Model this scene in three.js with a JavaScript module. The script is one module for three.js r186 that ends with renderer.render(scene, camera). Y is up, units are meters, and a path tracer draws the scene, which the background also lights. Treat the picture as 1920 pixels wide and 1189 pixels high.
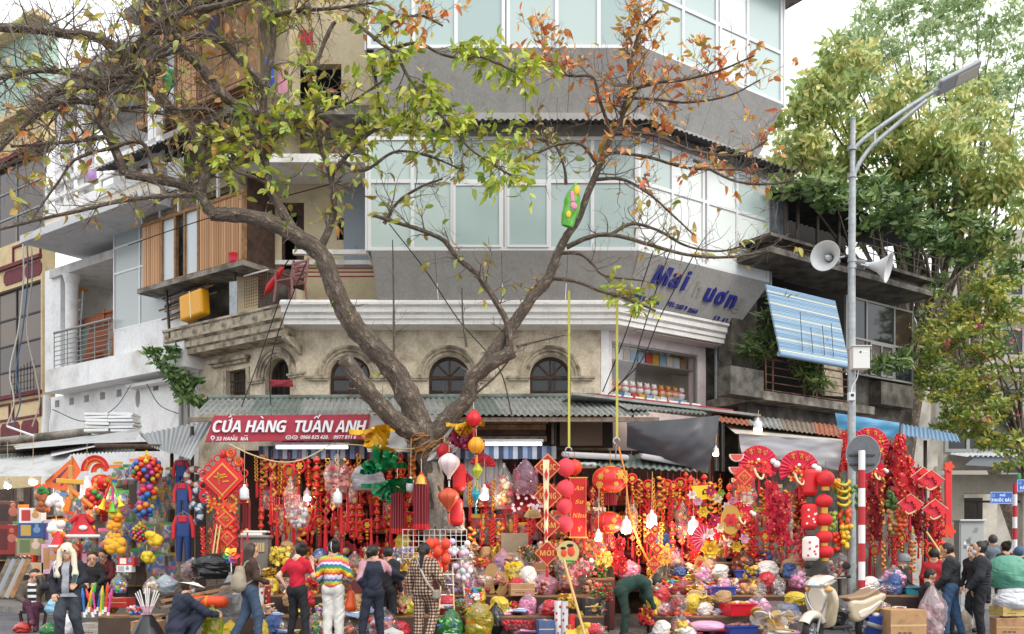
import*as THREE from 'three';
import{mergeGeometries}from 'three/addons/utils/BufferGeometryUtils.js';
import{RoundedBoxGeometry}from 'three/addons/geometries/RoundedBoxGeometry.js';
import{FontLoader}from 'three/addons/loaders/FontLoader.js';
import{TextGeometry}from 'three/addons/geometries/TextGeometry.js';
import{RectAreaLightUniformsLib}from 'three/addons/lights/RectAreaLightUniformsLib.js';
RectAreaLightUniformsLib.init();
// camera, sky, sun, exposure
const FO=1800,HZ=1035,EYE=1.5;
const scene=new THREE.Scene();
const camera=new THREE.PerspectiveCamera(2*Math.atan(HZ/FO)*180/Math.PI,1920/(2*HZ),0.1,600);
camera.position.set(0,EYE,0);camera.lookAt(0,EYE,-10);
camera.setViewOffset(1920,2*HZ,0,0,1920,1189);
const renderer=new THREE.WebGLRenderer({antialias:true});
renderer.toneMapping=THREE.LinearToneMapping;
renderer.toneMappingExposure=1.48;
renderer.shadowMap.enabled=true;
{
const W=256,H=128,d=new Float32Array(W*H*4),sx=0.62,sy=0.7,sz=0.35;
for(let j=0;j<H;j++)for(let i=0;i<W;i++){
const e=((j+0.5)/H-0.5)*Math.PI,a=((i+0.5)/W-0.5)*2*Math.PI,o=(j*W+i)*4;
const x=Math.cos(a)*Math.cos(e),y=Math.sin(e),z=Math.sin(a)*Math.cos(e),c=Math.max(0,x*sx+y*sy+z*sz);
let L=y>0?1.02+0.30*y+0.45*c*c*c:0.22;
d[o]=L*0.985;d[o+1]=L;d[o+2]=L*1.03;d[o+3]=1;
}
const t=new THREE.DataTexture(d,W,H,THREE.RGBAFormat,THREE.FloatType);
t.mapping=THREE.EquirectangularReflectionMapping;t.magFilter=THREE.LinearFilter;t.needsUpdate=true;
scene.background=t;scene.environment=t;
}
const sun=new THREE.DirectionalLight(0xfff1de,0.9);
sun.position.set(31,40,12);sun.target.position.set(0,3,-20);sun.shadow.radius=40;
sun.castShadow=true;sun.shadow.mapSize.set(2048,2048);
Object.assign(sun.shadow.camera,{left:-30,right:30,top:30,bottom:-30,near:1,far:140});
scene.add(sun,sun.target);
// helpers
function rngOf(seed){let a=seed>>>0;return()=>{a=(a+0x6d2b79f5)| 0;let t=Math.imul(a ^(a>>>15),1 | a);t=(t+Math.imul(t ^(t>>>7),61 | t))^ t;return((t ^(t>>>14))>>>0)/4294967296;};}
const R=rngOf(20240207),rr=(a,b)=>a+(b-a)*R(),pick=(l)=>l[Math.floor(R()*l.length)];
const V=(x,y,z)=>new THREE.Vector3(x,y,z);
const at=(px,py,d)=>V((px-960)/FO*d,EYE+(HZ-py)/FO*d,-d);
const hgt=(py,d)=>EYE+(HZ-py)/FO*d;
const mpp=(d)=>d/FO;
const usedNames=new Map();
function numbered(n){const k=usedNames.get(n)??0;usedNames.set(n,k+1);return k?n+'_'+String(k).padStart(3,'0'):n;}
function tag(o,label,category,group,kind){if(label)o.userData.label=label;if(category)o.userData.category=category;if(group)o.userData.group=group;if(kind)o.userData.kind=kind;return o;}
function thing(name,label,category,p=[0,0,0],turn=0,group){
const o=new THREE.Group();o.name=numbered(name);if(p.isVector3)o.position.copy(p);else o.position.set(...p);o.rotation.y=turn;scene.add(o);
return tag(o,label,category,group);
}
function dup(root,label,p,turn,group){
const r=root.clone();r.name=numbered(root.name.replace(/_\d{3}$/,''));scene.add(r);r.userData={...root.userData};
if(p){if(p.isVector3)r.position.copy(p);else r.position.set(...p);}if(turn!==undefined)r.rotation.y=turn;
if(label)r.userData.label=label;if(group)r.userData.group=group;return r;
}
function prep(g,keep){
if(g.index)g=g.toNonIndexed();
for(const k of Object.keys(g.attributes))if(!['position','normal','uv','color'].includes(k))g.deleteAttribute(k);
if(!g.attributes.normal)g.computeVertexNormals();
if(!keep||!g.attributes.uv){
const p=g.attributes.position.array,n=p.length/3,uv=new Float32Array(n*2);
for(let i=0;i<n;i+=3){
const q=i*3,ax=p[q+3]- p[q],ay=p[q+4]- p[q+1],az=p[q+5]- p[q+2],bx=p[q+6]- p[q],by=p[q+7]- p[q+1],bz=p[q+8]- p[q+2];
const nx=Math.abs(ay*bz-az*by),ny=Math.abs(az*bx-ax*bz),nz=Math.abs(ax*by-ay*bx);
for(let k=0;k<3;k++){
const x=p[q+k*3],y=p[q+k*3+1],z=p[q+k*3+2],o=(i+k)*2;
if(nz>=nx&&nz>=ny){uv[o]=x;uv[o+1]=y;}else if(nx>=ny){uv[o]=z;uv[o+1]=y;}else{uv[o]=x;uv[o+1]=z;}
}
}
g.setAttribute('uv',new THREE.BufferAttribute(uv,2));
}
return g;
}
function merge(list,keep){
list=list.flat(9).map((g)=>prep(g,keep));const c=list.some((g)=>g.attributes.color);
for(const g of list)if(c&&!g.attributes.color)g.setAttribute('color',new THREE.BufferAttribute(new Float32Array(g.attributes.position.count*3).fill(1),3));
return list.length===1?list[0]:mergeGeometries(list);
}
function mesh(name,geos,mat,parent,keep){
const g=Array.isArray(geos)?merge(geos,keep):prep(geos,keep),o=new THREE.Mesh(g,mat);
if(parent){o.name=name;parent.add(o);}else{o.name=numbered(name);scene.add(o);}
return o;
}
const share=(name,geo,mat,parent,p,rot,sc)=>{const o=new THREE.Mesh(geo,mat);o.name=parent===scene?numbered(name):name;if(p)o.position.copy(p.isVector3?p:V(...p));if(rot)o.rotation.set(...rot);if(sc)o.scale.set(...(Array.isArray(sc)?sc:[sc,sc,sc]));parent.add(o);return o;};
const paint=(g,col)=>{g=g.index?g.toNonIndexed():g;const n=g.attributes.position.count,a=new Float32Array(n*3);for(let i=0;i<n;i++){a[i*3]=col.r;a[i*3+1]=col.g;a[i*3+2]=col.b;}g.setAttribute('color',new THREE.BufferAttribute(a,3));return g;};
const bx=(x0,x1,y0,y1,z0,z1)=>new THREE.BoxGeometry(x1-x0,y1-y0,z1-z0).translate((x0+x1)/2,(y0+y1)/2,(z0+z1)/2);
const cbox=(x,y,z,w,h,d,rot)=>{const g=new THREE.BoxGeometry(w,h,d);if(rot)g.applyMatrix4(new THREE.Matrix4().makeRotationFromEuler(new THREE.Euler(...rot)));return g.translate(x,y,z);};
const rbox=(x,y,z,w,h,d,r=0.02,rot,seg=2)=>{const g=new RoundedBoxGeometry(w,h,d,seg,Math.min(r,w/2.01,h/2.01,d/2.01));if(rot)g.applyMatrix4(new THREE.Matrix4().makeRotationFromEuler(new THREE.Euler(...rot)));return g.translate(x,y,z);};
const sph=(x,y,z,r,sx=1,sy=1,sz=1,w=12,h=9)=>new THREE.SphereGeometry(r,w,h).scale(sx,sy,sz).translate(x,y,z);
const cyl=(x,y,z,r0,r1,h,s=12,open=false)=>new THREE.CylinderGeometry(r1,r0,h,s,1,open).translate(x,y+h/2,z);
const lathe=(pts,s=16)=>new THREE.LatheGeometry(pts.map(([r,y])=>new THREE.Vector2(Math.max(r,1e-4),y)),s);
const rotated=(g,x=0,y=0,z=0)=>g.applyMatrix4(new THREE.Matrix4().makeRotationFromEuler(new THREE.Euler(x,y,z)));
function tube(pts,rad,sides=6,cap=true){
const n=pts.length,r=(i)=>typeof rad==='number'?rad:rad.length===2&&n!==2?rad[0]+(rad[1]- rad[0])*i/(n-1):rad[i];
const P=[],I=[],N=[],U=[];let len=0,u=V(0,0,0),t=V(0,0,0),prev=null;
for(let i=0;i<n;i++){
t.subVectors(pts[Math.min(n-1,i+1)],pts[Math.max(0,i-1)]).normalize();
if(!prev){u.set(0,0,1);if(Math.abs(t.z)>0.9)u.set(1,0,0);}else u.copy(prev);
u.addScaledVector(t,-u.dot(t)).normalize();prev=u.clone();const w=V(0,0,0).crossVectors(t,u),round=Math.max(0.15,Math.round(r(0)*6.283/0.3)*0.3);if(i)len+=pts[i].distanceTo(pts[i-1]);
for(let k=0;k<=sides;k++){const a=k/sides*Math.PI*2,c=Math.cos(a),s=Math.sin(a),q=r(i);const nx=u.x*c+w.x*s,ny=u.y*c+w.y*s,nz=u.z*c+w.z*s;P.push(pts[i].x+nx*q,pts[i].y+ny*q,pts[i].z+nz*q);N.push(nx,ny,nz);U.push(k/sides*round,len);}
}
const m=sides+1;
for(let i=0;i<n-1;i++)for(let k=0;k<sides;k++){const a=i*m+k,b=a+m;I.push(a,a+1,b,b,a+1,b+1);}
if(cap)for(const[e,s]of[[0,-1],[n-1,1]]){const c=P.length/3,q=pts[e];t.subVectors(pts[Math.min(n-1,e+1)],pts[Math.max(0,e-1)]).normalize().multiplyScalar(s);P.push(q.x,q.y,q.z);N.push(t.x,t.y,t.z);U.push(0,0);for(let k=0;k<sides;k++)s>0?I.push(c,e*m+k,e*m+k+1):I.push(c,e*m+k+1,e*m+k);}
const g=new THREE.BufferGeometry();g.setAttribute('position',new THREE.Float32BufferAttribute(P,3));g.setAttribute('normal',new THREE.Float32BufferAttribute(N,3));g.setAttribute('uv',new THREE.Float32BufferAttribute(U,2));g.setIndex(I);
return g;
}
const smooth=(pts,n)=>new THREE.CatmullRomCurve3(pts,false,'centripetal').getPoints(n);
const sag=(a,b,drop,n=10)=>Array.from({length:n+1},(_,i)=>{const t=i/n;return V(a.x+(b.x-a.x)*t,a.y+(b.y-a.y)*t-drop*4*t*(1-t),a.z+(b.z-a.z)*t);});
function frame(X0,D0,ux,ud){
const l=Math.hypot(ux,ud);ux/=l;ud/=l;const th=Math.atan2(ud,ux),sn=Math.sin(th),cs=Math.cos(th);
const f={th,pos:[X0,0,-D0],X0,D0,
at(px,py,o=0){const k=(px-960)/FO,x=X0+sn*o,D=D0-cs*o,s=(k*D-x)/(ux-k*ud),d=D+ud*s;return[s,EYE+(HZ-py)/FO*d,d];},
s(px,o=0){return f.at(px,0,o)[0];},
world(s,y,o=0){return V(X0+ux*s+sn*o,y,-(D0+ud*s)+cs*o);},
};
return f;
}
const inFrame=(o,f)=>{o.position.set(...f.pos);o.rotation.y=f.th;return o;};
function slab(outline,holes,t,o=0,bevel){
const sh=new THREE.Shape(outline.map(([x,y])=>new THREE.Vector2(x,y)));
for(const h of holes||[])sh.holes.push(new THREE.Path(h.map(([x,y])=>new THREE.Vector2(x,y))));
const b=bevel||0;
return new THREE.ExtrudeGeometry(sh,{depth:t-2*b,bevelEnabled:!!b,bevelThickness:b,bevelSize:b,bevelOffset:-b,bevelSegments:2,curveSegments:10}).translate(0,0,o-t+b);
}
const rect=(x0,x1,y0,y1)=>[[x0,y0],[x1,y0],[x1,y1],[x0,y1]];
const archPts=(cx,hw,y0,ys,n=16)=>{const p=[[cx-hw,y0],[cx+hw,y0]];for(let i=0;i<=n;i++){const a=i/n*Math.PI;p.push([cx+hw*Math.cos(a),ys+hw*Math.sin(a)]);}return p;};
function moulding(profile,xa,xb,ma=0,mb=0){
const P=[],n=profile.length;
for(let i=0;i<n;i++){const[z0,y0]=profile[i],[z1,y1]=profile[(i+1)% n];const a=[xa-ma*z0,y0,z0],b=[xb+mb*z0,y0,z0],c=[xb+mb*z1,y1,z1],d=[xa-ma*z1,y1,z1];P.push(...a,...b,...c,...a,...c,...d);}
const tri=THREE.ShapeUtils.triangulateShape(profile.map(([z,y])=>new THREE.Vector2(z,y)),[]);
for(const[i,j,k]of tri)for(const[x,m,ord]of[[xa,-ma,[i,j,k]],[xb,mb,[k,j,i]]])for(const q of ord)P.push(x+m*profile[q][0],profile[q][1],profile[q][0]);
const g=new THREE.BufferGeometry();g.setAttribute('position',new THREE.Float32BufferAttribute(P,3));g.computeVertexNormals();return g;
}
// textures and materials
function noiseGrid(seed,n){const q=rngOf(seed),a=new Float32Array(n*n);for(let i=0;i<n*n;i++)a[i]=q();return(x,y)=>{x=((x % 1)+1)% 1*n;y=((y % 1)+1)% 1*n;let i=Math.floor(x),j=Math.floor(y),u=x-i,v=y-j;u=u*u*(3-2*u);v=v*v*(3-2*v);i %=n;j %=n;const i1=(i+1)% n,j1=(j+1)% n;return(a[j*n+i]*(1-u)+a[j*n+i1]*u)*(1-v)+(a[j1*n+i]*(1-u)+a[j1*n+i1]*u)*v;};}
function fbm(seed,n,oct=5){const g=[];for(let k=0;k<oct;k++)g.push(noiseGrid(seed+k*77,n<<k));return(x,y)=>{let s=0,w=0.5,t=0;for(const q of g){s+=q(x,y)*w;t+=w;w*=0.5;}return s/t;};}
const vn={'ố':['ô',1],'Ố':['Ô',1],'Ắ':['A',2],'ự':['u',3],'ư':['u',3],'Ợ':['O',3],'Ã':['A',4]};
function vnText(g,t,x,y,size){const w=g.measureText([...t].map((c)=>vn[c]?.[0]??c).join('')).width;g.textAlign='left';let cx=x-w/2;for(const c of t){const[b,m]=vn[c]??[c,0],cw=g.measureText(b).width;g.fillText(b,cx,y);g.save();g.strokeStyle=g.fillStyle;g.lineWidth=size*0.09;g.beginPath();const up=y-size*(c===c.toLowerCase()&&m!==0?0.62:0.86),mx=cx+cw/2;if(m===1){g.moveTo(mx+size*0.05,up-size*0.02);g.lineTo(mx+size*0.2,up-size*0.16);}if(m===2){g.arc(mx,up-size*0.05,size*0.15,0.3,2.8);g.moveTo(mx+size*0.05,up-size*0.05);g.lineTo(mx+size*0.18,up-size*0.2);}if(m===3){g.arc(cx+cw,y-size*0.5,size*0.1,-0.4,1.6);}if(m===4){g.moveTo(mx-size*0.15,up);g.lineTo(mx+size*0.15,up-size*0.05);}if(m)g.stroke();g.restore();cx+=cw;}}
const lerp=(a,b,t)=>a+(b-a)*t,clamp=(x,a=0,b=1)=>Math.min(b,Math.max(a,x)),sstep=(a,b,x)=>{const t=clamp((x-a)/(b-a));return t*t*(3-2*t);};
function tex(n,size,fn,srgb=true,m=n){
const d=new Uint8Array(n*m*4);
for(let j=0;j<m;j++)for(let i=0;i<n;i++){const c=fn(i/n,j/m),o=(j*n+i)*4;d[o]=clamp(c[0])*255;d[o+1]=clamp(c[1])*255;d[o+2]=clamp(c[2])*255;d[o+3]=255;}
const t=new THREE.DataTexture(d,n,m);t.wrapS=t.wrapT=THREE.RepeatWrapping;t.magFilter=THREE.LinearFilter;t.minFilter=THREE.LinearMipmapLinearFilter;if(srgb)t.colorSpace=THREE.SRGBColorSpace;t.repeat.set(1/size,1/size);t.needsUpdate=true;return t;
}
function canvasTex(w,h,draw){const c=document.createElement('canvas');c.width=w;c.height=h;const g=c.getContext('2d');draw(g,w,h);const t=new THREE.CanvasTexture(c);t.colorSpace=THREE.SRGBColorSpace;t.magFilter=THREE.LinearFilter;return t;}
const matCache=new Map();
function mat(color,rough=0.7,o={}){const key=color+'|'+rough+'|'+JSON.stringify(o);if(!matCache.has(key)){const M=(o.transmission||o.clearcoat||o.sheen)?THREE.MeshPhysicalMaterial:THREE.MeshStandardMaterial;matCache.set(key,new M({color,roughness:rough,side:THREE.DoubleSide,...o}));}return matCache.get(key);}
const nz1=fbm(11,4,6),nz2=fbm(23,8,5),nz3=fbm(37,16,4),nzF=fbm(51,64,2);
const hex=(h)=>[(h>>16 & 255)/255,(h>>8 & 255)/255,(h & 255)/255];
const mix3=(a,b,t)=>[lerp(a[0],b[0],t),lerp(a[1],b[1],t),lerp(a[2],b[2],t)];
function weathered(base,stain,amount,size,n=256,speck=0.06,streak=0,bump=0){
const b=hex(base),s=hex(stain);
const m=new THREE.MeshStandardMaterial({color:0xffffff,roughness:0.85,side:THREE.DoubleSide,map:tex(n,size,(u,v)=>{let k=sstep(0.62-amount*0.45,0.95-amount*0.35,nz1(u,v)*0.7+nz2(u+0.3,v)*0.3);if(streak)k=Math.max(k,streak*sstep(0.5,0.8,nz3(u,v*0.12+0.4))*nz2(u,v));const c=mix3(b,s,k),g=1+(nzF(u,v)- 0.5)*2*speck+(nz2(v,u)- 0.5)*speck;return[c[0]*g,c[1]*g,c[2]*g];})});
if(bump){m.bumpMap=m.map;m.bumpScale=bump;}
return m;
}
// materials of the setting
const mPlaster=weathered(0xd4c7b0,0x84745f,0.34,2.6,512,0.1,0.8,0.008);
const mPlasterUp=weathered(0xcdbf9f,0xa3957a,0.25,2.6,256,0.04,0.3);
const mWhiteWall=weathered(0xe8e8e7,0xb5b1aa,0.28,4.2,256,0.04,0.5);
const mWhiteTrim=weathered(0xe6e5e2,0xb9b5ab,0.28,2.2,256,0.04,0.6);
const mPinkWall=weathered(0xdccfce,0xb9a9a6,0.3,2.0,128,0.03);
const mOldTrim=weathered(0xb5a993,0x554b40,0.48,1.1,256,0.12,0.85,0.006);
const mFascia=(()=>{const m=weathered(0x9e9d9a,0x88857f,0.25,1.9,256,0.06,0.6);m.roughness=0.6;return m;})();
const mDarkWall=weathered(0x6a655c,0x312e29,0.6,2.0,256,0.18,0.85,0.014);
const mConcrete=weathered(0x8f8a80,0x474239,0.55,1.5,256,0.14,0.8,0.01);
const mAsphalt=weathered(0x66666a,0x4d4d50,0.45,3.3,256,0.16,0,0.006);
const mPave=weathered(0x8c8881,0x6c675f,0.5,2.3,256,0.09);
const mAlu=mat(0xd9dbdc,0.4,{metalness:0.15}),mAluOld=mat(0x8f908d,0.5,{metalness:0.4});
const mFrost=mat(0xabbfbd,0.2,{clearcoat:0.35,clearcoatRoughness:0.12});
const mFrostB=mat(0xb5c7c4,0.24,{clearcoat:0.35,clearcoatRoughness:0.15}),mFrostC=mat(0xa2b7b5,0.18,{clearcoat:0.4,clearcoatRoughness:0.1});
const mFrostWhite=mat(0xdfe8e4,0.25,{clearcoat:0.35,clearcoatRoughness:0.12});
const mDarkGlass=mat(0x22262a,0.08,{metalness:0}),mBrownGlass=mat(0x3a2f2a,0.12),mGreyGlass=mat(0x93a0a2,0.15);
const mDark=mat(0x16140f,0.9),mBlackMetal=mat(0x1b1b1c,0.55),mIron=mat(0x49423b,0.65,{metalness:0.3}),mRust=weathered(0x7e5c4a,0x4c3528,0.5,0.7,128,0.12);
const mWoodDark=weathered(0x4a372c,0x2b211b,0.5,0.8,128,0.1),mWoodMid=weathered(0x9a7550,0x6d5238,0.5,0.7,128,0.1),mWoodGrey=weathered(0x857868,0x5a5045,0.5,0.7,128,0.12);
const slatTone=[0xb88a5c,0xc4966a,0xac7d52,0xbd9066].map((c)=>mat(c,0.6));
const mGalv=weathered(0xa4aaac,0x85898a,0.4,0.5,128,0.06);mGalv.roughness=0.42;mGalv.metalness=0.35;
const mGreyTin=weathered(0x9b9f9c,0x6b6760,0.45,1.6,256,0.07,0.6);mGreyTin.roughness=0.55;
const mGreenTin=weathered(0x78857f,0x5d5c53,0.45,1.3,128,0.08,0.5),mDarkTin=weathered(0x46474a,0x2e2c2a,0.5,1.2,128,0.08,0.5),mRustTin=weathered(0xa9684c,0x6f4633,0.5,0.9,128,0.1,0.4);
const mCream=weathered(0xd2bd92,0xb39d70,0.3,1.9,128,0.05,0.3),mMaroon=weathered(0x70343a,0x552629,0.4,1.1,128,0.07);
const placeIn=(o,f,par)=>{o.position.set(f.pos[0]- par.position.x,-par.position.y,f.pos[2]- par.position.z);o.rotation.y=f.th;return o;};
const SPLIT=new Set(['wall','pillar','post','balcony_slab','roof_slab','end_wall','cornice','soffit','parapet','lintel','drain_pipe','ledge','doorway','railing','balcony_rail','floor_slab','string_course','balcony_wall','inner_wall','side_wall','bracket']);
const pf=(name,geos,m,f,par,keep)=>Array.isArray(geos)&&geos.length>1&&SPLIT.has(name)?geos.map((g)=>placeIn(mesh(name,g,m,par,keep),f,par)):placeIn(mesh(name,geos,m,par,keep),f,par);
const sub=(name,f,par)=>{const g=new THREE.Group();g.name=name;par.add(g);return f?placeIn(g,f,par):g;};
function corrugated(a,b,c,d,waves,amp=0.018,nv=1,sagBy=0){
const nu=Math.max(8,waves*6),P=[],I=[];
const n=V(0,0,0).crossVectors(V(b.x-a.x,b.y-a.y,b.z-a.z),V(c.x-a.x,c.y-a.y,c.z-a.z)).normalize();
for(let s=0;s<2;s++)for(let j=0;j<=nv;j++)for(let i=0;i<=nu;i++){
const u=i/nu,v=j/nv,p=a.clone().lerp(b,u).lerp(c.clone().lerp(d,u),v);p.addScaledVector(n,Math.cos(u*waves*Math.PI*2)*amp+s*0.003);p.y-=sagBy*Math.sin(v*Math.PI)*Math.sin(u*Math.PI);P.push(p.x,p.y,p.z);
}
const m=nu+1,per=m*(nv+1);
for(let s=0;s<2;s++)for(let j=0;j<nv;j++)for(let i=0;i<nu;i++){const q=s*per+j*m+i;I.push(q,q+1,q+m,q+m,q+1,q+m+1);}
for(const j of[0,nv])for(let i=0;i<nu;i++){const q=j*m+i;I.push(q,q+1,q+per,q+per,q+1,q+per+1);}
const g=new THREE.BufferGeometry();g.setAttribute('position',new THREE.Float32BufferAttribute(P,3));g.setIndex(I);g.computeVertexNormals();return g;
}
function glazing(name,f,par,xs,ys,o,bar,fm,pm,depth=0.06,skip){
const w=sub(name,f,par),bars=[];
xs.forEach((x)=>bars.push(bx(x-bar/2,x+bar/2,ys[0]- bar/2,ys[ys.length-1]+bar/2,o-depth,o)));
for(let i=0;i<xs.length-1;i++)for(const y of ys)bars.push(bx(xs[i]+bar/2,xs[i+1]- bar/2,y-bar/2,y+bar/2,o-depth,o-0.004));
mesh('frame',bars,fm,w);
for(let i=0;i<xs.length-1;i++)for(let j=0;j<ys.length-1;j++)if(!skip||!skip(i,j))mesh('pane',bx(xs[i]+bar*0.3,xs[i+1]- bar*0.3,ys[j]+bar*0.3,ys[j+1]- bar*0.3,o-depth*0.75,o-depth*0.5),Array.isArray(pm)?pick(pm):pm,w);
return w;
}
// ground
{
tag(mesh('street',new THREE.PlaneGeometry(400,400).rotateX(-Math.PI/2),mAsphalt),null,null,null,'structure');
const sh=new THREE.Shape([[-60,60],[-16,26.4],[-6.6,19.6],[4.4,19.6],[16,27.8],[60,59],[60,120],[-60,120]].map(([x,d])=>new THREE.Vector2(x,d)));
tag(mesh('pavement',new THREE.ExtrudeGeometry(sh,{depth:0.14,bevelEnabled:false}).rotateX(-Math.PI/2),mPave),null,null,null,'structure');
}
// corner building
const D0=21.6,XL=(555-960)/FO*D0,XR=(1140-960)/FO*D0;
const FX=frame(0,D0,1,0),LW=frame(XL,D0,0.807,-0.59),RW=frame(XR,D0,0.816,0.578);
const tL=Math.tan(0.5*36.2*Math.PI/180),tR=Math.tan(0.5*35.3*Math.PI/180);
const corner=thing('corner_building','old corner building with stained plaster arches below and pale glazed storeys above','building',[0,0,-D0]);
{
const B=corner,yC0=hgt(606,21),yC1=hgt(562,21),yTop=16.5,T=0.3;
const ax=(px)=>FX.s(px),ys=hgt(706,D0),yb=hgt(760,D0),arches=[656,842,1032].map((p)=>ax(p)),hw=0.46;
pf('wall',[slab(rect(XL,XR,0.14,yC1),arches.map((c)=>archPts(c,hw,yb,ys)),T,0)],mPlaster,FX,B);
pf('wall',[bx(XR,XR+0.02,0.14,yC1,-0.1,0.012),bx(ax(1127),XR,hgt(770,D0),hgt(612,D0),0.002,0.015)],mWhiteWall,FX,B);
const sl=(px,py,o)=>LW.at(px,py,o),swc=(sl(520,0)[0]+0),sws=sl(520,706)[1],swb=sl(520,750)[1];
const wx0=sl(426,0)[0],wx1=sl(462,0)[0],wy0=sl(445,750)[1],wy1=sl(445,693)[1];
pf('wall',[slab(rect(sl(372,0)[0],-0.002,0.14,sl(450,590,0)[1]+0.3),[archPts(swc,0.43,swb,sws),rect(wx0,wx1,wy0,wy1)],T,0)],mPlaster,LW,B);
for(const[c,f,y,h]of[...arches.map((c)=>[c,FX,ys,hw]),[swc,LW,sws,0.43]]){
const g=[];
for(const[r0,r1,z]of[[h+0.02,h+0.1,0.05],[h+0.1,h+0.17,0.09],[h+0.17,h+0.22,0.12]]){
const o=[];for(let i=0;i<=20;i++){const a=i/20*Math.PI;o.push([c+r1*Math.cos(a),y+r1*Math.sin(a)]);}for(let i=20;i>=0;i--){const a=i/20*Math.PI;o.push([c+r0*Math.cos(a),y+r0*Math.sin(a)]);}
g.push(slab(o,[],z,z+0.001));
}
for(const s of[-1,1]){g.push(bx(c+s*(h+0.27)- 0.27,c+s*(h+0.27)+0.27,y-0.05,y-0.003,0.002,0.11),bx(c+s*(h+0.25)- 0.23,c+s*(h+0.25)+0.23,y-0.1,y-0.051,0.002,0.08));}
pf('arch_moulding',g,mOldTrim,f,B);
}
arches.forEach((c)=>{
const w=sub('arched_window',FX,B),g=[],z=-0.12;
const o=archPts(c,hw,yb,ys),inn=archPts(c,hw-0.06,yb+0.04,ys+0.0);
g.push(slab(o,[inn],0.08,z));
g.push(bx(c-hw+0.06,c+hw-0.06,ys-0.05,ys+0.03,z-0.07,z+0.006),bx(c-0.035,c+0.035,yb+0.04,ys-0.05,z-0.06,z+0.008));
for(const a of[45,90,135])g.push(cbox(c+0.2*Math.cos(a*Math.PI/180),ys+0.2*Math.sin(a*Math.PI/180)+0.02,z-0.03,0.4,0.035,0.04,[0,0,a*Math.PI/180]));
for(const s of[-1,1])for(const yy of[0.3,0.62])g.push(bx(c+(s<0?-hw+0.06:0.036),c+(s<0?-0.036:hw-0.06),yb+yy,yb+yy+0.05,z-0.06,z));
mesh('frame',g,mWoodDark,w);
mesh('fanlight',slab(archPts(c,hw-0.04,ys,ys+0.01),[],0.01,z-0.045),mDarkGlass,w);
for(const s of[-1,1])mesh('pane',bx(c+(s<0?-hw+0.05:0.02),c+(s<0?-0.02:hw-0.05),yb,ys-0.04,z-0.05,z-0.04),mDarkGlass,w);
});
{
const w=sub('arched_window',LW,B);mesh('frame',[slab(archPts(swc,0.43,swb,sws),[archPts(swc,0.38,swb+0.03,sws)],0.06,-0.18),...[-0.2,0,0.2].map((q)=>bx(swc+q-0.008,swc+q+0.008,swb,sws+0.33,-0.22,-0.205))],mWoodDark,w);
mesh('pane',slab(archPts(swc,0.4,swb,sws),[],0.02,-0.26),mDark,w);
const v=sub('barred_window',LW,B),g=[];for(let i=0;i<=6;i++){const x=lerp(wx0,wx1,i/6);g.push(bx(x-0.008,x+0.008,wy0,wy1,-0.11,-0.094));}for(let i=0;i<=3;i++){const y=lerp(wy0,wy1,i/3);g.push(bx(wx0,wx1,y-0.012,y+0.012,-0.13,-0.111));}
for(let i=0;i<6;i++)for(let j=0;j<3;j++)if((i+j)% 2)g.push(new THREE.TorusGeometry(0.035,0.006,5,12).translate(lerp(wx0,wx1,(i+0.5)/6),lerp(wy0,wy1,(j+0.5)/3),-0.1));
mesh('grille',g,mIron,v);mesh('shutter',bx(wx0,wx1,wy0,wy1,-0.26,-0.22),mWoodDark,v);
const hx0=sl(399,0)[0],hx1=sl(470,0)[0],hy=sl(430,680)[1];
pf('window_hood',[bx(hx0,hx1,hy,hy+0.09,0,0.16),bx(hx0+0.05,hx1-0.05,hy-0.08,hy,0,0.1),bx(wx0-0.12,wx0-0.002,wy0-0.1,wy1+0.02,0.002,0.03),bx(wx1+0.002,wx1+0.12,wy0-0.1,wy1+0.02,0.002,0.03)],mOldTrim,LW,B);
}
const prof=[[0,yC0-0.02],[0.5,yC0],[0.5,yC0+0.1],[0.54,yC0+0.12],[0.54,yC0+0.2],[0.6,yC0+0.25],[0.6,yC0+0.36],[0.66,yC0+0.4],[0.66,yC1-0.06],[0.6,yC1],[0,yC1+0.004]];
pf('cornice',[moulding(prof,XL,XR,tL,tR)],mWhiteTrim,FX,B);
const lx0=sl(306,0,0.6)[0],lyB=sl(520,627,0.6)[1],lyT=sl(520,571,0.6)[1];
const lprof=[[0,lyB-0.02],[0.46,lyB],[0.46,lyB+0.12],[0.52,lyB+0.16],[0.52,lyB+0.3],[0.6,lyB+0.36],[0.6,lyT-0.08],[0.64,lyT-0.05],[0.64,lyT],[0,lyT+0.004]];
pf('cornice',[moulding(lprof,lx0,0,0,tL)],mOldTrim,LW,B);
const rx1=RW.s(1392,0.6);
pf('cornice',[moulding(prof,0,rx1,tR,0)],mWhiteTrim,RW,B);
pf('soffit_panel',[bx(0.5,rx1-0.3,yC0-0.035,yC0-0.021,0.1,0.42)],mPinkWall,RW,B);
pf('bracket',[slab([[0,0],[0.5,0.3],[0.5,0.36],[0,0.36]].map(([x,y])=>[x,y]),[],0.12,0)].map((g)=>rotated(g,0,-Math.PI/2,0).translate(0.1,lyB-0.38,0)),mOldTrim,LW,B);
const r=(px,py,o=0)=>RW.at(px,py,o),gx0=r(1147,0)[0],gx1=r(1308,0)[0],gy0=r(1150,735)[1]- 0.2,gy1=r(1150,640)[1],px1=r(1323,0)[0];
pf('wall',[bx(0,px1,0.14,gy0,-T,0),bx(0,px1,gy1,yC0-0.02,-T,0),bx(gx1,px1,gy0,gy1,-T,0.01),bx(0.004,gx0,gy0,gy1,-T,0)],mPinkWall,RW,B);
const shop=sub('shop_window',RW,B);
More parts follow.
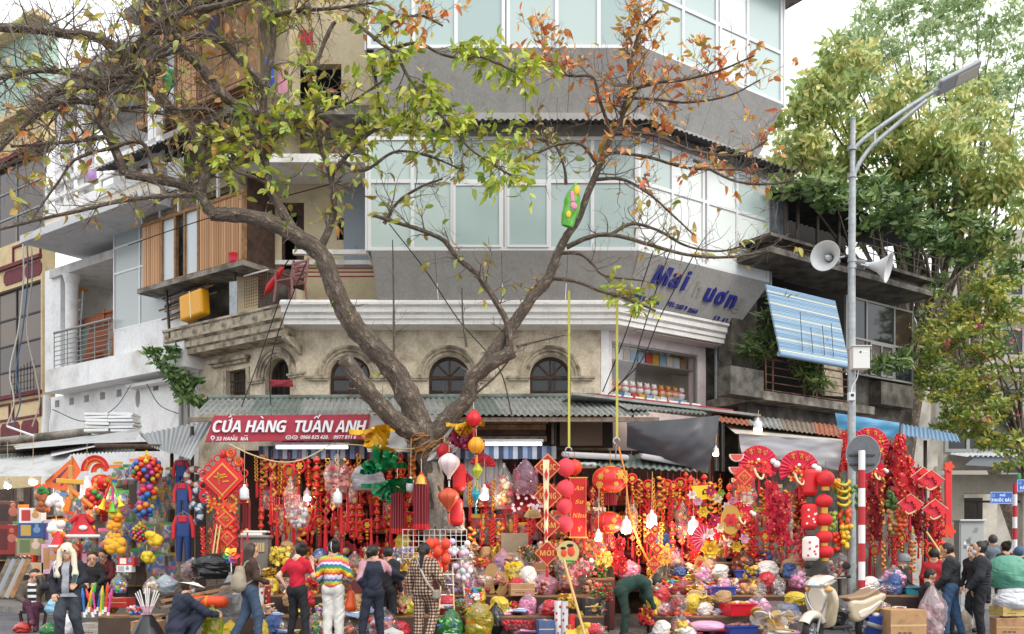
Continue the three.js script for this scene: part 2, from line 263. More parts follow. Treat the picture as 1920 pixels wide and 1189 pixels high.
mesh('frame',[bx(gx0,gx1,gy1-0.05,gy1-0.001,-0.1,-0.02),bx(gx0,gx1,gy0,gy0+0.05,-0.1,-0.02),bx(gx1-0.04,gx1-0.001,gy0+0.05,gy1-0.05,-0.1,-0.02)],mAluOld,shop);
mesh('pane',bx(gx0,gx1-0.04,gy0+0.05,gy1-0.05,-0.06,-0.05),mat(0xffffff,0.04,{transmission:1,thickness:0,ior:1.45}),shop);
mesh('shelf',[bx(gx0-0.1,gx1+0.3,gy0+0.98,gy0+1.0,-0.75,-0.14),bx(gx0-0.1,gx1+0.3,gy0-0.05,gy0+0.0,-0.75,-T)],mAluOld,shop);
mesh('inner_wall',[bx(gx0-0.2,gx1+0.4,gy0-0.1,gy1+0.3,-1.3,-1.25),bx(gx1+0.35,gx1+0.4,gy0-0.1,gy1+0.3,-1.249,-T),bx(gx0-0.2,gx0-0.15,gy0-0.1,gy1+0.3,-1.249,-T),bx(gx0-0.2,gx1+0.4,gy1+0.3,gy1+0.35,-1.3,-T)],weathered(0xcfcac0,0xa9a298,0.3,2,64,0.03),shop);
B.userData.shop={gx0,gx1,gy0,gy1};
pf('drain_pipe',[tube([V(px1+0.28,3,0.1),V(px1+0.28,yC0-0.02,0.1)],0.06,10),tube([V(px1+0.55,3,0.05),V(px1+0.55,yC0-0.02,0.05)],0.05,10)],mGalv,RW,B);
pf('side_wall',[bx(px1+0.002,px1+1.9,0.14,9,-0.5,-0.2)],mDarkWall,RW,B);
const dF=20.6,f2=frame(0,dF,1,0),c2=(1197-960)/FO*dF,w2=frame(c2,dF,0.816,0.578);
const dT=20.35,f3=frame(0,dT,1,0),c3=(1209-960)/FO*dT,w3=frame(c3,dT,0.816,0.578);
const y=(py,d=dF)=>hgt(py,d),fp=[mFrost,mFrostB,mFrostC],X2=(p)=>f2.s(p),e2=w2.s(1443),e3=w3.s(1468);
const b0=y(468),b1=y(337),b2=y(259);
glazing('glazed_bay',f2,B,[692,773,848,941,949,1030,1111].map(X2).concat(c2-0.03),[b0+0.02,b1-0.03,b2],0,0.075,mAlu,fp,0.07,(i)=>i===3);
for(const[a,b]of[[852,938],[953,1027]])glazing('sliding_sash',f2,B,[X2(a),X2(b)],[b0+0.07,b1-0.11],0.03,0.05,mAlu,mFrostC,0.05);
glazing('glazed_bay',w2,B,[1199,1262,1320,1328,1383,1441].map((p)=>w2.s(p)),[b0+0.02,b1-0.03,b2],0,0.075,mAlu,[mFrostWhite,mFrostB],0.07,(i)=>i===2);
const t0=hgt(87,dT),t1=t0+2.3;
glazing('glazed_bay',f3,B,[692,775,855,944,953,1044,1123].map((p)=>f3.s(p)).concat(c3-0.03),[t0,t0+1.85,t1+0.3],0,0.08,mAlu,fp,0.07,(i)=>i===3);
glazing('glazed_bay',w3,B,[1212,1282,1345,1352,1403,1466].map((p)=>w3.s(p)),[t0,t0+1.2,t1+0.3],0,0.08,mAlu,[mFrostWhite,mFrostB],0.07,(i)=>i===2);
pf('roof_slab',[bx(X2(690),c3,t1+0.36,t1+0.6,-2,0.5)],mConcrete,f3,B);pf('roof_slab',[bx(0,w3.s(1474),t1+0.361,t1+0.6,-1.6,0.62),bx(w3.s(1474),w3.s(1474)+0.55,t1+0.362,t1+0.6,-1.6,0.62)],mConcrete,w3,B);
const fasc=(f,fo,xs,yt,yb,zt,zb,xsB)=>{for(let i=0;i<xs.length-1;i++){const q=[[xs[i]+0.004,yt,zt],[xs[i+1]- 0.004,yt,zt],[xsB[i+1]- 0.004,yb,zb],[xsB[i]+0.004,yb,zb]],P=[];const tri=(a,b,c)=>P.push(...a,...b,...c),k=q.map(([x,yy,z])=>[x,yy,z-0.05]);tri(q[0],q[2],q[1]);tri(q[0],q[3],q[2]);tri(k[0],k[1],k[2]);tri(k[0],k[2],k[3]);for(let j=0;j<4;j++){const l=(j+1)% 4;tri(q[j],q[l],k[l]);tri(q[j],k[l],k[j]);}const g=new THREE.BufferGeometry();g.setAttribute('position',new THREE.Float32BufferAttribute(P,3));g.computeVertexNormals();pf('fascia_panel',g,mFascia,f,B);}};
const fb=frame(0,21,1,0),cB=fb.s(1172),zb=-0.4,ybt=hgt(566,21);
fasc(f2,0,[695,815,940,1065].map(X2).concat(c2),b0-0.03,ybt,0.02,zb,[708,822,943,1060].map((p)=>fb.s(p)).concat(cB));
const wo=(()=>{const dx=cB-c2,dz=-0.4;const sn=Math.sin(w2.th),cs=Math.cos(w2.th);return{s:dx*cs-dz*sn*1,z:dx*sn+dz*cs};})();
const sB=dx2s(w2,cB,21);
fasc(w2,0,[0,w2.s(1318),e2],b0-0.03,ybt,0.02,sB[1],[sB[0],w2.s(1300)- 0.15,e2-0.55]);
pf('soffit',[bx(X2(700),cB,ybt-0.02,ybt,-1.4,-0.45)],mConcrete,f2,B);
pf('end_wall',[bx(e2+0.04,e2+0.1,b0-0.3,b2+0.1,-2.5,-0.01)],mGalv,w2,B);pf('end_wall',[bx(e3+0.04,e3+0.1,t0-0.05,t1+0.3,-2.5,-0.01)],mAlu,w3,B);
pf('end_wall',[bx(X2(690)- 0.06,X2(690)- 0.02,b0-0.02,b2+0.1,-1.4,0.02),bx(X2(690)- 0.06,X2(690)- 0.02,t0,t1+0.3,-1.6,0.1)],mAlu,f2,B);
const ub=hgt(218,20.9),cU=(1268-960)/FO*20.5;
const fb3=frame(0,20.85,1,0),sU=dx2s(w3,fb3.s(1195),20.85);
fasc(f3,0,[700,985,1070].map((p)=>f3.s(p)).concat(c3),t0-0.04,ub,0.02,-0.5,[716,985,1064].map((p)=>fb3.s(p)).concat(fb3.s(1195)));
fasc(w3,0,[0,w3.s(1350),e3],t0-0.04,ub,0.02,sU[1],[sU[0],w3.s(1340),e3-0.35]);
pf('soffit',[bx(X2(700),fb3.s(1195),ub-0.03,ub-0.004,-1.4,-0.55)],mFascia,f3,B);
pf('soffit',[bx(sU[0],e3-0.4,ub-0.034,ub-0.004,-1.6,sU[1])],mFascia,w3,B);
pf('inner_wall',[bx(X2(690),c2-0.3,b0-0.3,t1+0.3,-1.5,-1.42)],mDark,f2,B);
const aw=(f,pts,waves)=>pf('window_awning',corrugated(...pts.map((p)=>V(...p)),waves,0.02),mDarkTin,f,B);
const ay=hgt(228,20.2),axr=(1268-960)/FO*20.1;aw(f2,[[X2(820),ay+0.25,-0.4],[c2,ay+0.25,-0.4],[X2(820),ay,0.5],[c2+0.16,ay,0.5]],34);
aw(w2,[[0,ay+0.25,-0.4],[e2+0.2,ay+0.25,-0.4],[-0.16,ay,0.5],[e2+0.35,ay,0.5]],32);
pf('lintel',[bx(X2(692),c2,b2+0.05,ub-0.036,-0.3,-0.05)],mFascia,f2,B);pf('lintel',[bx(0,e2,b2+0.05,ub-0.036,-0.3,-0.05)],mFascia,w2,B);
const fnt=await new FontLoader().loadAsync('fonts/droid/droid_sans_bold.typeface.json'),mBlue=mat(0x2c2f86,0.45);
globalThis.fontBold=fnt;
const tilt=Math.atan2(0.02-sB[1],b0-0.03-ybt),sg=sub('sign_lettering',w2,B);
const onFascia=(g,px,py)=>{const yy=w2.at(px,py,-0.15)[1],s=w2.at(px,py,-0.15)[0],z=lerp(sB[1],0.02,(yy-ybt)/(b0-0.03-ybt));g.applyMatrix4(new THREE.Matrix4().makeShear(0,0,0.22,0,0,0));return g.rotateX(tilt).translate(s,yy,z+0.012);};
const put=(t,px,py,size,depth,m)=>mesh('letter',onFascia(new TextGeometry(t,{font:fnt,size,depth,curveSegments:4}),px,py),m,sg);
put('M',1221,528,0.42,0.045,mBlue);put('a',1254,535,0.42,0.045,mBlue);put('i',1277,541,0.42,0.045,mBlue);
put('u',1322,560,0.4,0.045,mBlue);put('o',1343,566,0.4,0.045,mBlue);put('n',1364,572,0.4,0.045,mBlue);
for(const[px,py]of[[1339,543],[1362,549]])mesh('letter',onFascia(new THREE.TorusGeometry(0.04,0.022,5,8,2.2).rotateZ(-1.3).translate(0,0.02,0.02),px,py),mBlue,sg);
put('g',1383,575,0.34,0.004,mat(0x908e89,0.7));put('h',1301,553,0.34,0.004,mat(0x908e89,0.7));
for(const[t,px,py]of[['ADD:',1191,552],['3 H',1211,557],['N',1228,561],['MA',1237,564],['TEL:',1265,568],['243 9',1282,573],['3564',1305,580],['E 0',1355,594],['4 1',1371,598]])put(t,px,py,0.1,0.015,mBlue);
const dR=22.3,f4=frame(0,dR,1,0),x4=(p)=>f4.s(p),y4=(p)=>hgt(p,dR);
pf('wall',[slab(rect(x4(440),x4(720),yC1,yTop),[rect(x4(528),x4(570),yC1+0.05,y4(380)),rect(x4(632),x4(645),y4(450),y4(410)),rect(x4(500),x4(640),y4(245),y4(120))],0.25,0)],mPlasterUp,f4,B);
pf('door_panel',[bx(x4(645),x4(693),y4(502),y4(330),0.002,0.05),bx(x4(649),x4(668),y4(474),y4(462),0.051,0.09)],mat(0x8f9aa3,0.5),f4,B);
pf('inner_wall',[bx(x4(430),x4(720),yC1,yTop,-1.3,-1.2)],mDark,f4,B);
pf('doorway',[bx(x4(556),x4(570),yC1+0.05,y4(380),-0.1,-0.02),bx(x4(528),x4(533),yC1+0.05,y4(380),-0.1,-0.02),bx(x4(533),x4(556),y4(400),y4(385),-0.1,-0.02)],mWoodDark,f4,B);
pf('window_frame',[bx(x4(632),x4(634),y4(450),y4(410),-0.06,0.03),bx(x4(643),x4(645),y4(450),y4(410),-0.06,0.03),bx(x4(634),x4(643),y4(432),y4(428),-0.06,0.02),bx(x4(634),x4(643),y4(412),y4(410),-0.06,0.02)],mWoodDark,f4,B);
pf('balcony_slab',[bx(x4(470),X2(690),y4(498),y4(490),0.002,0.1),bx(x4(450),X2(688),y4(345),y4(330),0.002,1.25)],mWhiteTrim,f4,B);
pf('balcony_slab',[bx(x4(450),X2(690),y4(262),y4(246),0.002,1.3)],mConcrete,f4,B);
pf('balcony_rail',[522,529,537].map((p)=>tube([V(x4(565),y4(p),0.8),V(X2(704),y4(p),0.8)],0.018,6)),mat(0x8c3a36,0.5),f4,B);
pf('parapet_rail',[bx(x4(565),X2(706),y4(498),y4(490),0.75,0.88)],mWhiteTrim,f4,B);
const co=0.75,cs=(p,o=co)=>LW.s(p,o),cy=(px,py,o=co)=>LW.at(px,py,o)[1];
const k0=cs(266),k1=cs(456),kb=cy(266,543),kt=cy(266,427),kT=cy(266,378);
const cabin=sub('wooden_cabin',LW,B),W=k1-k0;
const seg=[[0,0.205,'s'],[0.22,0.345,'g'],[0.35,0.44,'d'],[0.45,0.575,'g'],[0.59,1,'s']];
for(const[a,b,t]of seg){
const xa=k0+W*a,xb=k0+W*b;
if(t==='s'){const n=Math.max(4,Math.round((xb-xa)/0.09)),w=(xb-xa)/n;for(let i=0;i<n;i++)mesh('slat',bx(xa+i*w+0.012,xa+(i+1)*w-0.004,kb,kt,co-0.05,co-rr(0,0.008)),pick(slatTone),cabin);mesh('backing',bx(xa,xb,kb,kt,co-0.09,co-0.055),mWoodDark,cabin);}
if(t==='g')mesh('pane',bx(xa,xb,kb+0.06,kt,co-0.05,co-0.035),mat(0xc3cbcd,0.2),cabin);
if(t==='d')mesh('curtain',bx(xa-0.05,xb+0.02,kb,kb+0.5,co-0.3,co-0.28),mat(0x1d5a48,0.8),cabin);
}
mesh('frame',[...[0.21,0.35,0.445,0.58,1.0].map((q)=>bx(k0+W*q-0.035,k0+W*q+0.035,kb,kt,co-0.08,co+0.012)),bx(k0-0.02,k1+0.04,kt,kt+0.08,co-0.08,co+0.02),bx(k0+W*0.21,k1,kb-0.002,kb+0.06,co-0.081,co+0.016)],mWoodMid,cabin);
for(let i=0;i<3;i++)for(let j=0;j<4;j++)mesh('slat',cbox(k0+0.3+i*0.75,kt+0.17+j*0.13,co-0.05,0.7,0.1,0.015,[0.5,0,0]),mWoodGrey,cabin);
mesh('frame',[0,1,2,3,4].map((i)=>bx(k0-0.04+i*0.75,k0+i*0.75,kt+0.08,kT,co-0.07,co)).concat(bx(k0-0.04,k1,kT,kT+0.06,co-0.08,co)),mWhiteTrim,cabin);
mesh('side_wall',[bx(k1+0.02,k1+0.06,kb,kT,-0.1,co-0.08),bx(k0-0.02,k0+0.02,kb,kT,-0.1,co-0.09),bx(k0,k1,kb,kT,-0.15,-0.1)],mWoodDark,cabin);
pf('shelf_slab',[bx(k0-0.06,cs(462),kb-0.12,kb-0.004,-0.1,co+0.1)],mConcrete,LW,B);
pf('post',[cbox(cs(305),kb-0.7,0.6,0.05,1.2,0.05,[0,0,0.12]),cbox(cs(430),kb-0.55,0.6,0.05,1.0,0.05)],mIron,LW,B);
pf('wall',[bx(lx0,-0.2,lyT,kb-0.125,-0.1,0.05)],mDarkWall,LW,B);
const aY=cy(266,322);
pf('cabin_awning',corrugated(V(k0-0.7,aY+0.55,-0.1),V(k1+0.9,aY+0.55,-0.1),V(k0-0.9,aY,1.5),V(k1+0.7,aY,1.5),34,0.02),mDarkTin,LW,B);
pf('wall',[bx(lx0,-0.2,kT+0.08,yTop,-0.3,0.02)],mPlasterUp,LW,B);
const uy0=aY+1.15,uy1=uy0+1.75,up=sub('wooden_cabin',LW,B);
for(const[a,b,t]of[[0.02,0.2,'s'],[0.23,0.33,'g'],[0.36,0.55,'s'],[0.6,0.78,'w'],[0.8,1.1,'w']]){const xa=k0+W*a,xb=k0+W*b;if(t==='s'){const n=Math.round((xb-xa)/0.08),w=(xb-xa)/n;for(let i=0;i<n;i++)mesh('slat',bx(xa+i*w+0.01,xa+(i+1)*w-0.004,uy0,uy1,0.66,0.72),pick(slatTone),up);}else mesh(t==='g'?'pane':'board',bx(xa,xb,uy0,uy1,0.66,0.7),t==='g'?mat(0xc3cbcd,0.2):mWoodMid,up);}
mesh('frame',[bx(k0-0.05,k1+0.4,uy1,uy1+0.12,0.5,0.78),bx(k0-0.05,k1+0.4,uy0-0.12,uy0-0.002,0.3,0.8),...[0,0.215,0.345,0.575,0.79].map((q)=>bx(k0+W*q-0.04,k0+W*q+0.04,uy0,uy1,0.64,0.74))],mWoodMid,up);
mesh('railing',[0,1,2,3].map((i)=>tube([V(k0+W*0.3,uy0-0.5+i*0.12,0.95),V(k1+0.6,uy0-0.5+i*0.12,0.95)],0.015,5)),mRust,up);
pf('side_awning',corrugated(V(cs(300),aY+0.95,0.1),V(cs(410),aY+0.95,0.1),V(cs(300),aY+0.5,0.8),V(cs(410),aY+0.5,0.8),16,0.02),mRustTin,LW,B);
pf('roof_slab',[bx(lx0-0.4,0.3,uy1+0.5,uy1+0.75,-0.3,1.4)],mConcrete,LW,B);
pf('drain_pipe',[tube([V(sl(360,0)[0],3.5,0.12),V(sl(360,0)[0],lyB-0.1,0.12)],0.05,8),tube([V(sl(346,0)[0],3.5,0.1),V(sl(346,0)[0],lyB-0.1,0.1)],0.06,8)],mAluOld,LW,B);
}
function dx2s(f,X,D){const dx=X-f.X0,dz=-(D-f.D0),c=Math.cos(f.th),s=Math.sin(f.th);return[dx*c-dz*s,dx*s+dz*c];}
// white house on the left
const WH=LW;
{
const h=thing('white_house','white rendered house with a roofed balcony beside the cream and maroon house','house',[LW.world(LW.s(240),0)].map((v)=>[v.x,0,v.z])[0]);
const a=(px,py,o=0)=>LW.at(px,py,o),o1=0.55,x0=a(84,0,o1)[0],x1=a(374,0)[0],yl=a(100,708,o1)[1],yb=a(100,733,o1)[1];
const holes=[];for(let i=0;i<8;i++){const p=[107,134,162,192,223,258,292,325][i],w=0.12,c=a(p,0)[0],y=a(107,748)[1]- 0.14;if(i!==5)holes.push(rect(c-w,c+w,y-0.1,y+0.1));}
const oc=a(258,736);holes.push([...Array(14)].map((_,i)=>{const t=i/14*Math.PI*2;return[oc[0]+0.11*Math.cos(t),oc[1]- 0.16+0.24*Math.sin(t)];}));
pf('wall',slab(rect(a(80,0)[0],x1,0.14,yb),holes,0.25,0),mWhiteWall,LW,h);
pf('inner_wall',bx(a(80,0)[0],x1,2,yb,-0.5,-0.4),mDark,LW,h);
pf('ledge',[bx(x0,a(290,0,o1)[0],yb,yl+0.25,0,o1),bx(a(290,0,o1)[0],a(345,0,o1)[0],yb+0.002,yl+0.25,0,o1-0.003)],mWhiteWall,LW,h);
pf('ledge',[bx(a(235,0,0.3)[0],a(330,0,0.3)[0],yb-0.2,yb-0.12,0.002,0.3)],mWhiteTrim,LW,h);
const yf=yl+0.25,yc=a(115,470,o1)[1],xc=a(115,0)[0],xw=a(213,0,0.35)[0],xe=a(345,0,0.35)[0];
const yS=a(37,456,1.5)[1];
pf('pillar',[bx(a(84,0,0.1)[0],a(113,0,0.1)[0],yf,yS-0.2,-0.3,0.1)],mWhiteWall,LW,h);
pf('column',[cyl(a(128,0,0.1)[0],yf,0,0.17,0.17,yS-yf-0.5,16),cyl(a(128,0,0.1)[0],yS-0.5-0.25,0,0.18,0.25,0.25,16)],mWhiteWall,LW,h);
pf('balcony_wall',[bx(xc,xw,yf,yS-0.2,-2.0,-1.9),bx(xc-0.3,xw,yS-0.5,yS-0.26,-1.9,0.2),bx(xc-0.5,xc-0.3,yf,yS-0.2,-1.89,-0.3)],weathered(0xc9c7c4,0x9b958d,0.35,2,128,0.03),LW,h);
const wy0=a(213,620,0.35)[1],xs=[xw,lerp(xw,xe,0.38),lerp(xw,xe,0.8),xe],ws=a(213,548,0.35)[1],wt=a(213,428,0.35)[1];
pf('wall',bx(xw,x1+0.02,yf,wy0-0.03,-0.3,0.35),mWhiteWall,LW,h);pf('wall',bx(xw,x1,wy0-0.03,yS-0.2,-0.6,-0.55),mat(0xb9bcba,0.7),LW,h);
glazing('steel_window',LW,h,xs,[wy0,lerp(wy0,wt,0.55),lerp(wy0,wt,0.8),wt],0.35,0.05,mAlu,[mGreyGlass,mat(0xa3adae,0.18),mat(0xb2b8b6,0.2)],0.05);
const rx0=a(100,0,0.5)[0],rail=[];for(let i=0;i<8;i++)rail.push(tube([V(rx0,yf+0.1+i*0.13,0.48),V(xw+0.1,yf+0.1+i*0.13,0.48)],i===7?0.035:0.012,6));for(let i=0;i<5;i++){const x=lerp(rx0,xw,i/4);rail.push(tube([V(x,yf,0.48),V(x,yf+1.0,0.48)],0.016,6));}
pf('railing',rail,mAluOld,LW,h);
const so=1.5,sx0=a(37,0,so)[0],sx1=a(265,0,so)[0];
pf('balcony_slab',[bx(sx0,sx1,yS,yS+0.2,-1.9,so)],weathered(0xc6c6c8,0xa2a1a0,0.3,3,128,0.03),LW,h);
const uo=1.0,us0=a(84,0,uo)[0],us1=a(300,0,uo)[0],uy=a(84,414,uo)[1],uR=a(84,380,uo)[1];
pf('parapet',[bx(us0,us1,yS+0.201,uy,uo-0.15,uo)],weathered(0xded6c6,0xbdb19c,0.3,2,128,0.04),LW,h);
pf('parapet',[bx(us0,us1,uy,uy+0.25,uo-0.2,uo+0.05)],mWhiteTrim,LW,h);
pf('railing',[bx(us0,us1,uy+0.5,uy+0.58,uo-0.12,uo-0.02),bx(us0,us1,uy+0.85,uy+0.97,uo-0.14,uo),...[0,0.18,0.5,0.8,1].map((q)=>bx(lerp(us0,us1,q)- 0.05,lerp(us0,us1,q)+0.05,uy+0.25,uy+0.85,uo-0.1,uo-0.03))],mWhiteTrim,LW,h);
pf('column',[bx(a(140,0,uo)[0]- 0.14,a(140,0,uo)[0]+0.18,uy+0.25,uy+3.8,uo-0.45,uo-0.15)],mWhiteWall,LW,h);
pf('pillar',[bx(a(92,0,uo)[0],a(108,0,uo)[0],uy+0.25,uy+3.8,uo-0.45,uo-0.15),bx(a(277,0,uo)[0],a(292,0,uo)[0],uy+0.25,uy+2.2,uo-0.2,uo)],mWhiteWall,LW,h);
pf('wall',[slab(rect(us0,us1+0.4,yS+0.2,yS+3.9),[rect(a(243,0,-1)[0]- 0.1,a(270,0,-1)[0],yS+1.5,yS+2.5)],0.3,-1)],mWhiteWall,LW,h);
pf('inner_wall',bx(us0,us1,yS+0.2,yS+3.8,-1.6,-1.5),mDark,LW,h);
pf('balcony_slab',[bx(us0-0.4,us1,yS+3.9,yS+4.15,-1.9,1.3)],weathered(0xb9b6b0,0x8e8a82,0.4,3,128,0.04),LW,h);
pf('drain_pipe',[tube([V(a(78,0,0.3)[0]+0.28,yb,0.3),V(a(78,0,0.3)[0]+0.22,yb-0.4,0.25),V(a(78,0,0.3)[0],yb-0.8,0.2),V(a(78,0,0.3)[0],3.4,0.2)],0.1,10)],mWhiteTrim,LW,h);
}
// cream and maroon house at the far left
{
const p0=LW.world(LW.s(40),0),h=thing('cream_house','cream house with maroon panels and brown glass at the left edge','house',[p0.x,0,p0.z]);
const a=(px,py,o=0)=>LW.at(px,py,o),x0=a(-60,0)[0],x1=a(79,0)[0],bands=[[830,745],[535,450],[285,230]];
const yy=(py)=>a(40,py)[1];
pf('wall',[bx(x0,x1,0.14,yy(745),-0.4,0),bx(x0,x1,yy(535),yy(450),-0.4,0),bx(x0,x1,yy(290),yy(215),-0.4,0),bx(x1-0.08,x1,yy(745),yy(535),-0.4,0)],mCream,LW,h);
const panel=(px0,px1,py0,py1)=>pf('panel',slab((()=>{const[A,B,c,d]=[a(px0,0)[0],a(px1,0)[0],yy(py0),yy(py1)],r=0.12;return[[A+r,c],[B-r,c],[B,c+r],[B,d-r],[B-r,d],[A+r,d],[A,d-r],[A,c+r]];})(),[],0.03,0.028),mMaroon,LW,h);
panel(8,45,527,500);panel(48,79,527,500);panel(2,37,822,790);panel(41,72,822,790);
const ring=(px0,px1,py0,py1)=>{const[A,B,c,d]=[a(px0,0)[0],a(px1,0)[0],yy(py0),yy(py1)];pf('frame_moulding',slab(rect(A,B,c,d),[rect(A+0.06,B-0.06,c+0.06,d-0.06)],0.05,0.048),mMaroon,LW,h);};
ring(25,78,786,752);ring(25,78,492,458);ring(-40,20,786,752);
pf('string_course',[bx(x0,x1,yy(745),yy(738),0.002,0.12),bx(x0,x1,yy(497),yy(490),0.002,0.1),bx(x0,x1,yy(293),yy(285),0.002,0.12)],mMaroon,LW,h);
const xs=[-60,-10,24,76].map((p)=>a(p,0)[0]);
glazing('brown_window',LW,h,xs,[741,690,640,590,537].map(yy),-0.1,0.05,mBlackMetal,[mBrownGlass,mat(0x4a3c33,0.15),mat(0x5b4938,0.2)],0.06);
glazing('brown_window',LW,h,xs,[448,395,345,292].map(yy),-0.1,0.05,mAluOld,[mBrownGlass,mat(0x4a3c33,0.15)],0.06);
const gx=[x1-1.0,x1],g=[];for(let i=0;i<8;i++)g.push(tube([V(lerp(gx[0]- 0.3,gx[1],i/7),yy(740),0.25),V(lerp(gx[0]- 0.3,gx[1],i/7),yy(738)+0.5+0.32*Math.sin(i/7*1.6),0.25)],0.012,5));for(let i=0;i<4;i++)g.push(tube([V(gx[0]- 0.3,yy(735)+i*0.2,0.25),V(gx[1],yy(735)+i*0.2,0.25)],0.012,5));
pf('grille',g,mBlackMetal,LW,h);
pf('wall',[bx(x0,x1,yy(215),yy(60),-0.5,-0.1)],weathered(0xa7c2b4,0x84a295,0.4,2,128,0.04),LW,h);pf('cornice',[bx(x0,x1+0.1,yy(225),yy(212),-0.1,0.3),bx(x0,x1+0.1,yy(60),yy(50),-0.2,0.3)],mCream,LW,h);
}
// dark old house on the right
const DH=frame((1450-960)/FO*23.0,23.0,0.816,0.578);
{
const h=thing('dark_old_house','soot dark old house with mossy slabs and metal windows behind the street lamp','house',[DH.pos[0],0,DH.pos[2]]);
const a=(px,py,o=0)=>DH.at(px,py,o),S=(p,o=0)=>a(p,0,o)[0],Y=(px,py,o=0)=>a(px,py,o)[1];
const xE=S(1710),yb=Y(1450,745),xs0=S(1380);
pf('wall',[bx(-0.9,xE,0.14,yb,-0.3,0),bx(S(1600),xE,yb,Y(1600,700),-0.3,0),bx(-0.9,S(1450),yb,Y(1450,350),-0.9,-0.5)],mDarkWall,DH,h);
pf('balcony_wall',[bx(S(1370,0.6),S(1432,0.6),yb-0.2,Y(1400,690,0.6),0.2,0.6)],weathered(0x67645d,0x36342f,0.6,1.3,128,0.14),DH,h);
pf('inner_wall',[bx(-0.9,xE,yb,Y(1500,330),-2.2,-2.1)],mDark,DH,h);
const yR=Y(1450,489,0.5);
pf('roof_slab',[bx(S(1445,0.9),S(1750,0.9),yR,yR+0.14,-0.4,0.9),bx(S(1445,0.5),S(1748,0.5),yR+0.15,yR+0.42,-0.4,0.5),bx(S(1445,0.8),S(1752,0.8),yR+0.43,yR+0.5,-0.4,0.8)],mDarkWall,DH,h);
pf('floor_slab',[bx(S(1432,0.5),S(1640,0.5),yb-0.2,yb,-2,0.5)],mConcrete,DH,h);
const uT=Y(1450,372);
pf('lean_to_roof',[corrugated(V(S(1445),uT+0.45,-1.6),V(S(1740),uT+0.45,-1.6),V(S(1445),uT,0.7),V(S(1725),uT,0.7),30,0.02)],mDarkTin,DH,h);
pf('post',[1460,1483,1520,1560,1640,1700].map((p)=>tube([V(S(p),yR+0.45,0.2),V(S(p),uT+0.2,0.2)],0.05,6)),mIron,DH,h);
pf('wall',[bx(S(1452),S(1478),yR+0.45,uT,-0.2,0.0),bx(S(1560),S(1635),yR+0.45,uT-0.1,-1.5,-1.4)],weathered(0x7a8288,0x4f5357,0.5,1.4,64,0.08),DH,h);
pf('railing',[0,1,2,3].map((i)=>tube([V(S(1590),yR+0.6+i*0.2,0.6),V(S(1725),yR+0.6+i*0.2,0.6)],0.014,5)).concat([1600,1625,1650,1675,1700,1722].map((p)=>tube([V(S(p),yR+0.45,0.6),V(S(p),yR+1.3,0.6)],0.014,5))),mIron,DH,h);
const ob=0.25,w=[1588,1626,1678,1712].map((p)=>S(p,ob)),wy=[Y(1626,700,ob)- 0.05,Y(1626,638,ob),Y(1626,564,ob)];
glazing('metal_window',DH,h,w,wy,ob,0.05,mAluOld,[mDarkGlass,mBrownGlass],0.06);
glazing('sliding_sash',DH,h,[S(1632,ob),S(1652,ob),S(1673,ob)],[wy[0]+0.05,wy[1]- 0.06],ob+0.03,0.045,mAluOld,mat(0x3f352d,0.15),0.05);
pf('side_wall',[bx(w[3],w[3]+0.03,wy[0],wy[2],-0.3,ob)],mAluOld,DH,h);
pf('wall',[bx(S(1630),S(1690),Y(1640,762),Y(1640,720),0.002,0.35)],mDarkWall,DH,h);
const ro=0.45,ry=Y(1435,737,ro),rr0=S(1436,ro),rr1=S(1590,ro),rail=[];
for(let i=0;i<5;i++)rail.push(tube([V(rr0,ry+0.08+i*0.18,ro),V(rr1,ry+0.08+i*0.18,ro)],i===4?0.028:0.014,5));for(const q of[0,0.08,0.45,0.6,1])rail.push(tube([V(lerp(rr0,rr1,q),ry-0.05,ro),V(lerp(rr0,rr1,q),ry+0.82,ro)],0.022,5));
pf('railing',rail,mRust,DH,h);
pf('panel_board',[cbox(S(1560,0.1),Y(1560,700,0.1),0.12,0.75,1.15,0.04,[0,0,0.06])],weathered(0xb1a892,0x6f6757,0.5,1,64,0.08),DH,h);
}
{
const o=1.0,a=(px,py)=>DH.at(px,py,o),p0=a(1452,530),x1=DH.at(1582,0,o)[0],b=thing('window_blind','blue bamboo blind with cream stripes hanging below the mossy slab','blind',[DH.pos[0],0,DH.pos[2]],DH.th);
const n=46,y0=p0[1],y1=a(1462,662)[1],mB=[0x8dacc6,0x83a3be,0x98b4c9].map((c)=>mat(c,0.6)),mC=mat(0xe0dac2,0.6),g=new THREE.CylinderGeometry(0.024,0.024,1,6).rotateZ(Math.PI/2);
for(let i=0;i<n;i++){const t=i/(n-1);share('slat',g,i % 8===4?mC:pick(mB),b,[(p0[0]+x1)/2+t*0.06,lerp(y0,y1,t),0.75+0.35*t],[0,0,rr(-0.004,0.004)],[x1-p0[0],0.9,1]);}
mesh('rolled_edge',new THREE.CylinderGeometry(0.06,0.06,x1-p0[0]+0.05,10).rotateZ(Math.PI/2).translate((p0[0]+x1)/2+0.06,y1-0.05,1.1),mB[1],b);
mesh('cord',[0.3,0.45,0.62,0.75].map((q,i)=>tube([V(lerp(p0[0],x1,q)+0.06,y1+0.1,1.13),V(lerp(p0[0],x1,q)+0.04,y1+[1,0.7,0.8,0.9][i],1.08)],0.009,4)),mBlackMetal,b);
}
